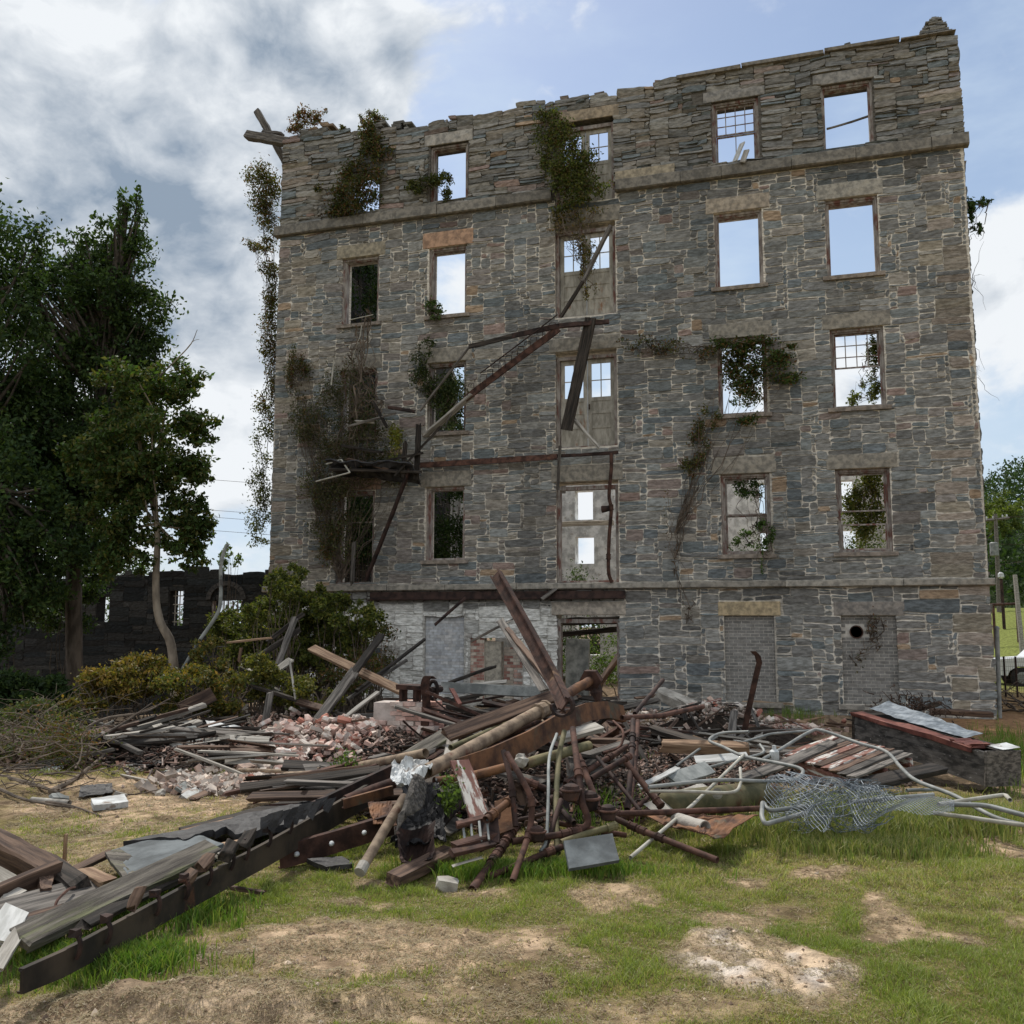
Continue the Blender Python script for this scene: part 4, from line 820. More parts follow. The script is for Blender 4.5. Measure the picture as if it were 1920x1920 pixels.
inside('green shrub inside the mill behind the central doorway', (-8.0, 9.0, 2.6), (1.8, 1.6, 2.2), 4200, GREEN+[(.1, .15, .03)], .10)
inside('bright leafy sapling inside the mill seen through the basement doorway', (-5.6, 4.0, 1.0), (1.3, 1.0, 1.0), 3000, [(.16, .24, .04), (.10, .17, .03), (.07, .12, .03)], .08)
inside('leafy tree inside the mill behind the two right hand windows', (1.2, 8.5, 4.5), (2.0, 1.6, 1.6), 4200, [(.11, .14, .03), (.07, .10, .025), (.04, .07, .02)], .10)
inside('low creeper inside the mill behind the fourth column', (-2.0, 10.5, 3.6), (1.4, .8, 1.6), 2000, GREEN, .10)

# ------------------------------------------------------------------ ruined wall far left
rw = empty('ruined_wall', (-25, 8, -1.7), 'long low ruined stone wall with arched opening, dark behind the trees', 'ruined wall')
rh = []; zz0, zz1 = 2.0, 3.35
for px in (330,): a = onY(318, 1140, 8)[0]; rh.append((a, a+.62, 1.95, 3.3))
xa = onY(395, 1140, 8)[0]; xb_ = onY(455, 1140, 8)[0]
rh.append((xa, xb_, 1.2, 2.95))
for k in range(4): a = xa-5.2-2.9*k; rh.append((a, a+.6, 2.1, 3.1))
rt_ = lambda u: 3.98+.22*(vn([[u*2.1, 4, 0]], 3)[0]-.5)
mb = MB(); w3 = lambda u, z_, o: np.stack([u, 8-o, z_], -1); wc = lambda u, z_: (.03, .028, .026)  # joints near black, tree shade painted into the wall colour
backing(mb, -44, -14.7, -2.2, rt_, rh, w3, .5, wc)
masonry(mb, -44, -14.7, -1.8, 4.2, rt_, rh, w3, cu=.16, cz=.075, colf=lambda u, z_, r, ar: np.array(r.choice(PAL_G+PAL_B))*r.uniform(.1, .24), seed=31)  # stone tones cut down to paint in the deep shade of the trees
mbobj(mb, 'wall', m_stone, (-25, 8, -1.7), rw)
mb = MB(); cx = (xa+xb_)/2; hw = (xb_-xa)/2; ang = np.linspace(0, math.pi, 13); zc = 2.95
for i in range(12):   # arch ring carved above the opening
    r0, r1 = hw*.96, hw*1.25; A = [(cx+math.cos(t_)*q, zc+math.sin(t_)*q*.8) for t_ in (ang[i]+.01, ang[i+1]-.01) for q in (r0, r1)]
    V = [(A[j][0], yy_, A[j][1]) for yy_ in (7.9, 8.1) for j in (0, 1, 3, 2)]; mb.add(V, [(0, 1, 2, 3), (7, 6, 5, 4), (0, 4, 5, 1), (1, 5, 6, 2), (2, 6, 7, 3), (3, 7, 4, 0)], (.06, .056, .052))  # arch darkened along with the shade-painted wall
mbobj(mb, 'arch', m_plain, (-25, 8, -1.7), rw)
mb = MB()
for i in range(7): xx_ = xa+(xb_-xa)*(i+.5)/7; mb.box((xx_-.02, 8.1, 1.3), (xx_+.02, 8.14, 2.9))
mb.box((xa, 8.08, 2.3), (xb_, 8.17, 2.42)); mb.box((xa, 8.05, 1.2), (xa+.1, 8.2, 2.9)); mb.box((xb_-.1, 8.05, 1.2), (xb_, 8.2, 2.9)); mbobj(mb, 'window', m_frame, (-25, 8, -1.7), rw)
mb = MB(); a = rh[0][0]
for i in range(3): mb.box((a+.2*i+.08, 8.2, 1.95), (a+.2*i+.11, 8.23, 3.3))
for i in range(4): mb.box((a, 8.19, 2.1+.33*i), (a+.62, 8.24, 2.14+.33*i))
mbobj(mb, 'window', m_wlight, (-25, 8, -1.7), rw)
# background trees beyond the wall and behind the building
for k, (cx_, cy_, cz_, r_) in enumerate([(-38, 22, 2.5, 4.6), (-29, 22, 1.4, 3.4), (-47, 24, 3.4, 5), (-21, 34, .2, 2.6), (-12, 33, 1.4, 3.0), (-4.5, 36, 1.6, 3.2), (4, 40, 3.5, 4)]):
    b = np.array([cx_, cy_, gzs(cx_, cy_)]); lab = ['round tree behind the ruined wall, seen between the dark trunks', 'lower tree behind the ruined wall near the pale trunk', 'tree behind the ruined wall at the far left edge', 'tree tips just behind the ruined wall near the mill', 'tree behind the mill seen through the second floor left windows', 'tree behind the mill seen through the central doorway', 'tree behind the mill seen through the right hand windows'][k]
    tree('background_tree', lab, b, [b, b+[.1, 0, 1.2], b+[0, .1, 2.4]], [((cx_, cy_, cz_), (r_, r_*.8, r_*.75))], 4500, .26, [(.05, .085, .02), (.07, .11, .025), (.035, .06, .018)], .2, grp='trees behind the ruins', nsub=30)

# ------------------------------------------------------------------ right side: hill wood, pole, car, fence
n = 90000; q = rng.uniform(0, 1, (n, 2)); xx = 9+120*q[:, 0]**1.3; yy = 84+110*q[:, 1]; cc = np.floor(xx/6)*7.3+np.floor(yy/6)*3.1
gx_ = (np.floor(xx/6)+.5)*6+2.0*np.sin(cc); gy_ = (np.floor(yy/6)+.5)*6+2*np.cos(cc*1.7); rr = 2.6+1.6*np.abs(np.sin(cc*2.3)); d3 = rng.normal(size=(n, 3)); d3 /= np.linalg.norm(d3, axis=1)[:, None]; d3 *= rng.uniform(.55, 1, (n, 1))
hh = 3.5+2.6*np.abs(np.sin(cc*3.7)); P = np.stack([gx_+d3[:, 0]*rr*1.15, gy_+d3[:, 1]*rr*1.15, gz(gx_, gy_)+hh+d3[:, 2]*rr*1.25], -1)
V, F, C = leafgeo(P, .75, [(.035, .06, .02), (.045, .08, .022), (.028, .05, .018)], .3); tv = np.sin(cc*5.1)[:, None].repeat(4, 0).reshape(-1, 1); C = C*(1+.45*tv); C[(tv[:, 0] > .75)] *= (2.3, 1.9, 1.0)
tag(link('hillside_wood', mesh_np('hillside_wood', V, [F], C), m_leaf), 'dense green wood covering the hill beyond the mill', 'wood', kind='stuff')
tree('hillside_tree', 'bright yellow green tree at the foot of the hill beside the mill corner', (31, 82, gzs(31, 82)), [np.array([31, 82, gzs(31, 82)]), np.array([31, 82, gzs(31, 82)+4])], [(Pt(1868, 950, 103), (2.6, 2.4, 2.2)), (Pt(1882, 985, 101), (2.2, 2.4, 1.6))], 3500, .4, [(.13, .16, .03), (.08, .11, .025)], .25, branches=False)
# utility pole
def Gd(px, py, d): p = Pt(px, py, d); p[2] = gzs(p[0], p[1]); return p
pb = Gd(1874, 1150, 62); up = empty('utility_pole', pb, 'weathered wooden utility pole with crossarm and grey transformer right of the mill', 'utility pole')
T0 = Pt(1867, 972, 62); mb = MB(); mb.tube([pb, pb*.5+T0*.5, T0+[0, 0, .3]], [.16, .14, .11], 8); mbobj(mb, 'pole', m_wgrey, pb, up)
mb = MB(); a, b = Pt(1846, 976, 62), Pt(1892, 971, 62); mb.tube([a, b], .09, 4); mbobj(mb, 'crossarm', m_wgrey, pb, up)
mb = MB(); c = Pt(1864, 1030, 61.6); mb.tube([c-[0, 0, .45], c-[0, 0, .4], c+[0, 0, .4], c+[0, 0, .46]], [.2, .26, .26, .18], 12); mb.box(c+[.2, -.03, -.05], c+[.4, .03, .05]); mbobj(mb, 'transformer', m_galv, pb, up)
for px in (1850, 1862, 1880, 1888): mb = MB(); c = Pt(px, 974-(px-1850)*.1, 62); mb.tube([c, c+[0, 0, .12], c+[0, 0, .2]], [.03, .06, .03], 6); mbobj(mb, 'insulator', m_torn, pb, up)
def wire(label, a, b, sag, r=.012, grp='overhead wires beside the utility pole'): mb = MB(); mb.tube(curve(a, b, sag, 0, 16), r, 4); tag(mbobj(mb, 'overhead_wire', m_rustd, a), label, 'wire', grp)
for k, (px, py, ex, ey) in enumerate([(1850, 972, 2300, 905), (1888, 969, 2300, 930), (1868, 1020, 2300, 985), (1866, 1050, 2300, 1030), (1864, 1060, 2300, 960)]):
    wire(['upper overhead wire leaving the crossarm', 'second overhead wire leaving the crossarm', 'overhead wire leaving the pole level with the transformer', 'lowest overhead wire leaving the pole below the transformer', 'slanting overhead wire rising to the right from the pole'][k], Pt(px, py, 62), Pt(ex, ey, 62), .5)
for k, (px, py, ex, ey) in enumerate([(1866, 980, 1838, 1040), (1866, 1020, 1842, 1075)]): wire(['upper slanting guy wire left of the pole', 'lower slanting guy wire left of the pole'][k], Pt(px, py, 62), Pt(ex, ey, 60), 0, .014)
for k, y_ in enumerate((905, 962, 975, 1000)): wire(['highest thin power line crossing the sky left of the mill', 'second thin power line crossing the sky left of the mill', 'third thin power line crossing the sky left of the mill', 'lowest thin power line crossing the sky left of the mill'][k], Pt(180, y_-22, 70), Pt(760, y_+22, 75), 0, .014, 'power lines left of the mill')
mb = MB(); a, b = Gd(1918, 1215, 40), Pt(1903, 1078, 41); mb.tube([a, b], [.11, .09], 8); tag(mbobj(mb, 'wooden_post', m_wlight, a), 'leaning pale wooden post at the right edge', 'post')
mb = MB(); a = Gd(1881, 1143, 55); b = Pt(1877, 1085, 55); mb.tube([a, b], .09, 8); lp = tag(mbobj(mb, 'yard_lamp', m_rustd, a), 'short dark post carrying a small white lamp on the bank', 'lamp')
mb = MB(); mb.tube([b, b+[0, 0, .1], b+[0, 0, .3], b+[0, 0, .38]], [.08, .17, .15, .05], 10); mbobj(mb, 'lamp_head', m_torn, a, lp)
bar = empty('pipe_barrier', Gd(1890, 1150, 50), 'rusty horizontal pipe barrier on the yellow green bank', 'barrier')
L0 = Vector(bar.matrix_world.translation); mb = MB(); mb.tube([Pt(1856, 1134, 50), Pt(1909, 1132, 50)], .07, 8); mbobj(mb, 'rail', m_rust, L0, bar)
for px in (1862, 1906): mb = MB(); a = Pt(px, 1134, 50); mb.tube([np.array([a[0], a[1], gzs(a[0], a[1])-.1]), a], .07, 8); mbobj(mb, 'post', m_rust, L0, bar)
# fence post, galvanised, next to the mill corner
a = np.array([4.35, .35, -.05]); fp = empty('fence_post', a, 'galvanised steel fence post beside the right corner of the mill', 'post')
mb = MB(); b = onY(1869, 1178, .35); a2 = onY(1874, 1347, .35); mb.tube([a2-[0, 0, .1], b], .05, 12); mbobj(mb, 'post', m_galv, a, fp)
mb = MB(); mb.tube([b-[0, 0, .02], b+[0, 0, .02], b+[0, 0, .05]], [.058, .058, .02], 12); mbobj(mb, 'cap', m_galv, a, fp)
# white pickup
m_paint = mat('white_car_paint', (.62, .63, .64), (.7, .71, .72), 1, .3, .0, 0); m_glass = mat('car_glass', (.02, .025, .03), (.04, .045, .05), 1, .1, 0, 0); m_tyre = mat('tyre', (.015, .015, .015), (.03, .03, .03), 5, .9, 0, 0)
co = Gd(1988, 1262, 34); car = empty('parked_car', co, 'white sport utility vehicle parked behind the mill at the right edge', 'car')
def carp(nm, prof, y0, y1, m_, bev=.0):
    mb = MB(); V = [(x_, y_, z_) for y_ in (y0, y1) for x_, z_ in prof]; k = len(prof); ins = .1 if nm in ('cabin', 'window') else .03
    V = [(x_, y_*(1-(.12 if z_ > 1.1 else 0)), z_) for x_, y_, z_ in V]
    mb.add(np.array(V)+co, [tuple(range(k)), tuple(range(2*k-1, k-1, -1))]+[(j, k+j, k+(j+1) % k, (j+1) % k) for j in range(k)]); return mbobj(mb, nm, m_, co, car)
body = [(-2.3, .45), (-2.35, .8), (-2.2, 1.0), (-1.2, 1.08), (2.1, 1.1), (2.3, .95), (2.35, .5), (1.85, .4), (1.75, .62), (1.5, .75), (1.2, .75), (.95, .6), (.88, .4), (-.95, .4), (-1.02, .6), (-1.25, .75), (-1.55, .75), (-1.8, .6), (-1.88, .42)]
carp('body', body[::-1], -.9, .9, m_paint); carp('cabin', [(-1.2, 1.085), (-.6, 1.68), (-.3, 1.75), (1.7, 1.73), (2.1, 1.105)][::-1], -.85, .85, m_paint)
carp('window', [(-.95, 1.15), (-.5, 1.6), (.35, 1.62), (.35, 1.15)][::-1], -.985, -.93, m_glass); carp('window', [(.45, 1.15), (.45, 1.62), (1.25, 1.6), (1.3, 1.15)][::-1], -.985, -.93, m_glass)
for wx in (-1.42, 1.36):
    for wy in (-.86, .86):
        mb = MB(); c = co+np.array([wx, wy, .36]); mb.tube([c-[0, .11, 0], c-[0, .1, 0], c+[0, .1, 0], c+[0, .11, 0]], [.3, .36, .36, .3], 18); wh = mbobj(mb, 'wheel', m_tyre, co, car)
        mb = MB(); s_ = -1 if wy < 0 else 1; mb.tube([c+[0, s_*.112, 0], c+[0, s_*.125, 0]], [.21, .17], 12); mbobj(mb, 'rim', m_galv, co, wh)
mb = MB(); mb.box(co+[-2.36, -.75, .72], co+[-2.30, -.5, .88]); mbobj(mb, 'headlight', m_galv, co, car)
# wooden wire fence behind with dead branches
for k, px in enumerate((1884, 1906, 1930)):
    mb = MB(); a = Gd(px, 1270, 27); mb.tube([a-[0, 0, .1], a+[0, 0, 1.15]], .03, 6); tag(mbobj(mb, 'thin_fence_post', m_rustd, a), 'thin dark steel fence post in front of the white car', 'post', 'thin dark posts of the rear fence')
mb = MB(); a0 = Gd(1865, 1270, 27); a1 = Gd(1990, 1270, 27)
for i in range(9): mb.tube([a0+[0, 0, .12+i*.125], a1+[0, 0, .12+i*.125]], .004, 3)
for i in range(34): c = a0+(a1-a0)*i/33; mb.tube([c+[0, 0, .1], c+[0, 0, 1.12]], .004, 3)
tag(mbobj(mb, 'wire_fence', m_rustd, a0), 'thin wire fence in front of the white car', 'fence')
b = Gd(1905, 1290, 23); t = empty('dead_branches', b, 'heap of dead branches beyond the fence post', 'branches'); mb = MB()
for _ in range(40):
    a = b+rng.normal(0, 1, 3)*[1.0, .8, 0]+[0, 0, .05]; L = rng.uniform(.6, 1.6); th = rng.uniform(0, 6.28); mb.tube(curve(a, a+[math.cos(th)*L, math.sin(th)*L, rng.uniform(0, .7)], .05, .04), np.linspace(.03, .006, 8), 5)
mbobj(mb, 'branch_tangle', m_twig, b, t)

# ------------------------------------------------------------------ debris: timbers, pipes, sheets
_Pt = Pt
def Pt(px, py, d):
    if d < 10 and py > 1300: d = d*(1-.075*float(1-sst(d, 8.2, 10)))
    if d > 40 or d <= 0: return _Pt(px, py, d)
    p = _Pt(px, py, d)
    for _ in range(40):
        if p[2] >= gzs(p[0], p[1])+.015 or py < 1200: break
        d *= .99; p = _Pt(px, py, d)
    return p
def frame(a, b, roll=0):
    a = Vector([float(v) for v in a]); b = Vector([float(v) for v in b]); xx_ = (b-a).normalized(); up = Vector((0, 0, 1)) if abs(xx_.z) < .93 else Vector((0, 1, 0))
    yy_ = up.cross(xx_).normalized(); zz_ = xx_.cross(yy_); m = Matrix([[xx_[i], yy_[i], zz_[i], a[i]] for i in range(3)]+[[0, 0, 0, 1]])
    return m @ Matrix.Rotation(roll, 4, 'X'), (b-a).length
def plankmesh(name, L, w, h, jag=.06, rough=.006, bend=0):
    n = max(3, min(16, int(L/.22)+2)); xs = np.linspace(0, L, n); rings = []; c = min(w, h)*.12; bo = rng.normal(0, bend, 2)*L
    base = np.array([(-w/2+c, -h/2), (w/2-c, -h/2), (w/2, -h/2+c), (w/2, h/2-c), (w/2-c, h/2), (-w/2+c, h/2), (-w/2, h/2-c), (-w/2, -h/2+c)])
    for i, x_ in enumerate(xs):
        t_ = x_/L; sgn = 4*t_*(1-t_); e = (jag*rng.uniform(-1, 1, 8) if i in (0, n-1) else np.zeros(8))
        if i in (0, n-1) and jag > .1: e = np.repeat(rng.uniform(-1, 1, 4), 2)*jag
        q = base+rng.normal(0, rough, (8, 2))*np.array([1, .6]); rings.append(np.stack([x_+e, q[:, 0]+bo[0]*sgn, q[:, 1]+bo[1]*sgn], -1))
    mb = MB(); mb.loft(rings); return mb.mesh(name)
def T(name, label, cat, A, B, w, h, m, roll=0, jag=.03, grp=None, bend=.004, parent=None):
    mw, L = frame(A, B, roll); o = link(name, plankmesh(name, L, w, h, jag, min(w, h)*.05+.001, bend), m, mw=mw, parent=parent)
    return tag(o, label, cat, grp) if parent is None else o
def pipegeo(mb, P, r, n=12, hollow=True):
    P = np.asarray(P, float); mb.tube(P, r, n, caps=not hollow)
    if hollow:
        for e, s in ((0, 1), (-1, -1)):
            d = P[1]-P[0] if e == 0 else P[-2]-P[-1]; d = d/np.linalg.norm(d)
            up = np.array([0, 0, 1.0]) if abs(d[2]) < .9 else np.array([1.0, 0, 0]); A = np.cross(d, up); A /= np.linalg.norm(A); B = np.cross(d, A); an = np.arange(n)*2*math.pi/n
            rg = lambda q, off: P[e]+d*off+(np.cos(an)*q)[:, None]*A+(np.sin(an)*q)[:, None]*B
            mb.loft([rg(r, 0), rg(r*.8, -.001), rg(r*.78, r*2.2), rg(r*.05, r*2.3)], caps=False)
def elbowed(pts, rad):
    pts = [np.asarray(p, float) for p in pts]; out = [pts[0]]
    for i in range(1, len(pts)-1):
        a, b, c = pts[i-1:i+2]; u = (a-b)/np.linalg.norm(a-b); v = (c-b)/np.linalg.norm(c-b); q = min(rad, np.linalg.norm(a-b)*.45, np.linalg.norm(c-b)*.45)
        for t_ in np.linspace(0, 1, 5): out.append((1-t_)**2*(b+u*q)+2*t_*(1-t_)*b+t_**2*(b+v*q))
    out.append(pts[-1]); return out
def pipe(name, label, cat, pts, r, m, grp=None, coup=(), rad=.08, sm=False, hollow=True, parent=None, n=12):
    pts = [np.asarray(p, float) for p in pts]; Q = smooth(pts, 6) if sm else (elbowed(pts, rad) if len(pts) > 2 else pts)
    if len(Q) == 2: a, b = Q; Q = [a+(b-a)*t_+(rng.normal(0, r*.06, 3) if 0 < t_ < 1 else 0) for t_ in np.linspace(0, 1, 6)]
    mb = MB(); pipegeo(mb, Q, r, n, hollow); o = mbobj(mb, name, m, Q[0], parent, smooth=False); me = o.data; me.polygons.foreach_set('use_smooth', [len(p.vertices) == 4 for p in me.polygons])
    if parent is None: tag(o, label, cat, grp)
    Q = np.array(Q); seg = np.concatenate([[0], np.cumsum(np.linalg.norm(np.diff(Q, axis=0), axis=1))])
    for c in coup:
        s = c*seg[-1]; i = min(np.searchsorted(seg, s), len(seg)-1); i = max(i, 1); f = (s-seg[i-1])/(seg[i]-seg[i-1]); p = Q[i-1]+(Q[i]-Q[i-1])*f; d = (Q[i]-Q[i-1])/np.linalg.norm(Q[i]-Q[i-1])
        mb = MB(); mb.tube([p-d*r*1.5, p-d*r*1.45, p-d*r*.9, p-d*r*.88, p+d*r*.88, p+d*r*.9, p+d*r*1.45, p+d*r*1.5], [r*1.02, r*1.42, r*1.42, r*1.25, r*1.25, r*1.42, r*1.42, r*1.02], 10); mbobj(mb, 'coupling', m, Q[0], o)
    return o
def sheet(name, label, cat, c4, nx=14, ny=10, amp=.05, m=None, th=.006, grp=None, fold=None, sc=3.0, rag=0, parent=None, corr=0):
    a, b, c, d = [np.asarray(v, float) for v in c4]; u, v = np.meshgrid(np.linspace(0, 1, nx+1), np.linspace(0, 1, ny+1)); uu = u.ravel()[:, None]; vv = v.ravel()[:, None]
    P = a*(1-uu)*(1-vv)+b*uu*(1-vv)+c*uu*vv+d*(1-uu)*vv; N = np.cross(b-a, d-a); N /= np.linalg.norm(N); s = rng.integers(1, 99)
    if rag: P = P+(np.clip(vv-.7, 0, 1)/.3)*(c-b)*rag*(fbm(np.concatenate([uu*9, uu*0, uu*0+s], 1), 3, 4)[:, None]-.3)*1.6
    D_ = (fbm(P*sc+s, 4, 5)-.5)*2*amp
    if corr: D_ = D_+corr*np.sin(uu[:, 0]*2*math.pi*9)
    if fold: D_ = D_+fold*np.sin(uu[:, 0]*math.pi)*np.sin(vv[:, 0]*math.pi*.9+.3)
    P = P+N*D_[:, None]+rng.normal(0, amp*.05, P.shape); nv = len(P); V = np.concatenate([P, P-N*th])
    k = (np.arange(ny)[:, None]*(nx+1)+np.arange(nx)[None]).ravel(); F = np.stack([k, k+1, k+nx+2, k+nx+1], -1); F2 = F[:, ::-1]+nv
    ring = list(range(nx))+[nx+j*(nx+1) for j in range(ny)]+[(nx+1)*(ny+1)-1-j for j in range(nx)]+[(ny-j)*(nx+1) for j in range(ny)]
    R = np.array([(ring[(i+1) % len(ring)], ring[i], ring[i]+nv, ring[(i+1) % len(ring)]+nv) for i in range(len(ring))])
    o = link(name, mesh_np(name, V-a, [np.concatenate([F, F2, R])], np.ones((len(V), 3))), m, a, parent); return tag(o, label, cat, grp) if parent is None else o
def chunkmesh(name, s, seed=0, cut=.16):
    bm = bpy.data.meshes.new(name); V = []; r = random.Random(seed)
    q = [(x_, y_, z_) for x_ in (-1, 0, 1) for y_ in (-1, 0, 1) for z_ in (-1, 0, 1)]
    idx_ = {p: i for i, p in enumerate(q)}
    for p in q:
        k = sum(abs(v) for v in p); f = 1-(cut*r.uniform(.3, 1.6) if k == 3 else (cut*.3*r.uniform(-.3, 1) if k == 2 else 0)); V.append([p[i]*s[i]/2*f for i in range(3)])
    F = []
    for ax in range(3):
        o1, o2 = (ax+1) % 3, (ax+2) % 3
        for sg in (-1, 1):
            for i in (-1, 0):
                for j in (-1, 0):
                    L_ = []
                    for (di, dj) in ((0, 0), (1, 0), (1, 1), (0, 1)): p = [0, 0, 0]; p[ax] = sg; p[o1] = i+di; p[o2] = j+dj; L_.append(idx_[tuple(p)])
                    F.append(L_ if sg > 0 else L_[::-1])
    return mesh_np(name, np.array(V), [np.array(F)])
def eul(p, rx, ry, rz): return Matrix.Translation(Vector([float(v) for v in p])) @ Matrix.Rotation(rz, 4, 'Z') @ Matrix.Rotation(ry, 4, 'Y') @ Matrix.Rotation(rx, 4, 'X')

# pile shape: height above the ground of the heap at a world point
HEAP = [(Pt(1010, 1470, 9.5), 1.35, .95, .52), (Pt(860, 1470, 9.2), 1.0, .8, .44), (Pt(1130, 1440, 10.2), 1.3, 1.1, .42), (Pt(640, 1370, 14), 2.8, 1.9, .55), (Pt(520, 1330, 15.5), 2.4, 1.8, .6), (Pt(300, 1420, 13), 2.9, 1.6, .35), (Pt(960, 1350, 15), 3.4, 2.2, .35), (Pt(1340, 1345, 17), 1.5, 1.1, .62), (Pt(1350, 1410, 12.6), 2.4, 1.6, .16), (Pt(760, 1380, 13.6), 1.0, .9, .3)]
def heap(x_, y_):
    h_ = 0
    for c, rx, ry, hh in HEAP: q = ((x_-c[0])/rx)**2+((y_-c[1])/ry)**2; h_ = np.maximum(h_, hh*np.exp(-q*1.3))
    return h_
# bed of small rubbish under everything
n = 46000; c_i = rng.integers(0, len(HEAP), n); cx_ = np.array([h[0][0] for h in HEAP])[c_i]; cy_ = np.array([h[0][1] for h in HEAP])[c_i]; rx_ = np.array([h[1] for h in HEAP])[c_i]; ry_ = np.array([h[2] for h in HEAP])[c_i]
xx = cx_+rng.normal(0, .62, n)*rx_; yy = cy_+rng.normal(0, .62, n)*ry_; P = np.stack([xx, yy, gz(xx, yy)+heap(xx, yy)*.8-.02+.03*rng.random(n)], -1)
keep = (P[:, 1] > -16.0) & (P[:, 1] < -.5) & (heap(xx, yy) > .04) & (c_i != 7) & (c_i != 9); P = P[keep]; n = len(P)
A = rng.normal(size=(n, 3)); A[:, 2] *= .35; A /= np.linalg.norm(A, axis=1)[:, None]; B = np.cross(A, [0, 0, 1.0]); B /= np.linalg.norm(B, axis=1)[:, None]; N_ = np.cross(A, B)
la = rng.gamma(1.5, .026, n)[:, None]+.012; wa = rng.uniform(.006, .018, n)[:, None]; ta = rng.uniform(.003, .01, n)[:, None]
V = np.stack([P+sx*A*la+sy*B*wa+sz*N_*ta for sx in (-1, 1) for sy in (-1, 1) for sz in (-1, 1)], 1).reshape(-1, 3); k = np.arange(n)*8
F = np.concatenate([np.stack([k+i for i in f], -1) for f in ((0, 1, 3, 2), (4, 6, 7, 5), (0, 4, 5, 1), (2, 3, 7, 6), (0, 2, 6, 4), (1, 5, 7, 3))])
tag(link('rubble_bed', mesh_np('rubble_bed', V, [F], np.repeat(pal([(.04, .03, .025), (.06, .045, .036), (.09, .07, .058), (.17, .12, .095), (.03, .027, .025), (.13, .065, .045), (.26, .21, .185), (.34, .24, .2)], n), 8, 0)), m_rubble), 'bed of small splinters and crumbs under the debris', 'rubble', kind='stuff')  # tones darkened to carry the deep shade between the debris
xs_, ys_ = np.meshgrid(np.linspace(-13, 3, 160), np.linspace(-16.6, -1, 150)); xs_ = xs_.ravel(); ys_ = ys_.ravel(); hp = heap(xs_, ys_); zs_ = gz(xs_, ys_)+hp*.8-.09+.08*(f2(xs_, ys_, 4, 4, 61)-.5)
k = (np.arange(149)[:, None]*160+np.arange(159)[None]).ravel()
tag(link('rubble_mound', mesh_np('rubble_mound', np.stack([xs_, ys_, zs_], -1), [np.stack([k, k+1, k+161, k+160], -1)], np.tile([.04, .031, .025], (len(xs_), 1))), m_ground), 'dark earthy mound under the fallen timbers and pipes', 'rubble', kind='stuff')  # near-black tone paints in the deep shade under the pile
# scattered bricks, pale pink
bm_ = [chunkmesh('brick', (.2, .095, .06), k, .22 if k % 2 else .08) for k in range(8)]+[chunkmesh('brick', (.11, .1, .06), 9+k, .3) for k in range(4)]
BM = [mat('brick_pink', (.38, .24, .2), (.60, .46, .40), 6, .95, 0, .6, 20, rndv=.25, bd=.01, c3=(.62, .58, .53), c3t=(.5, .62), c3sc=5), mat('brick_dusty', (.42, .36, .31), (.62, .56, .5), 6, .95, 0, .6, 20, rndv=.2, bd=.01), mat('brick_red', (.28, .10, .07), (.42, .19, .14), 6, .95, 0, .6, 20, rndv=.25, bd=.01, c3=(.6, .5, .45), c3t=(.55, .66), c3sc=5)]
BMM = [[None]*len(BM) for _ in bm_]
for i, me in enumerate(bm_):
    for j, m_ in enumerate(BM): c = me.copy(); c.name = 'brick'; c.materials.append(m_); BMM[i][j] = c
def bricks_at(px, py, rx, ry, n, label, grp, d=None, hk=1.0, w3_=(.5, .35, .15), zmax=.5):
    for _ in range(n):
        a = rng.normal(0, .5, 2); q = min(np.hypot(*a), 1.0)
        p = G(px+a[0]*rx, py+a[1]*ry); p[2] = gzs(p[0], p[1])+heap(p[0], p[1])*.86*hk+rng.uniform(0, .12)
        link('brick', BMM[rnd.randrange(len(bm_))][rnd.choices((0, 1, 2), w3_)[0]], None, mw=eul(p, rnd.uniform(-.7, .7), rnd.uniform(-.7, .7), rnd.uniform(0, 6.3)))
        tag(S.collection.objects[-1], label, 'brick', grp)
bricks_at(1340, 1372, 75, 15, 92, 'loose pale brick in the heap in front of the bricked up basement window', 'bricks heaped by the wall', w3_=(.3, .62, .08))
bricks_at(540, 1425, 60, 16, 30, 'broken pink brick in the spread left of the brick stack', 'pink bricks strewn left of the stack')
bricks_at(640, 1425, 60, 18, 36, 'broken pink brick in the spread beside the broken brick stack', 'pink bricks strewn beside the stack')
bricks_at(770, 1402, 50, 14, 30, 'pink brick fallen at the foot of the broken brick stack', 'pink bricks under the stack')
bricks_at(855, 1375, 60, 14, 22, 'pink brick lying between the stack and the big rusty pipe', 'pink bricks behind the big pipe')
bricks_at(520, 1468, 60, 14, 20, 'dusty broken brick near the front edge of the left rubble', 'dusty bricks at the rubble edge', w3_=(.3, .6, .1))
bricks_at(200, 1378, 60, 10, 14, 'pinkish broken brick among brush on the far left rubble', 'bricks among the brush', w3_=(.6, .3, .1))
bricks_at(1180, 1345, 60, 14, 14, 'dusty brick below the basement doorway', 'bricks below the doorway', w3_=(.4, .5, .1))
bricks_at(1500, 1370, 90, 10, 12, 'scattered brick crumb along the foot of the wall right of the heap', 'bricks right of the heap', w3_=(.3, .4, .3))
n_all = []
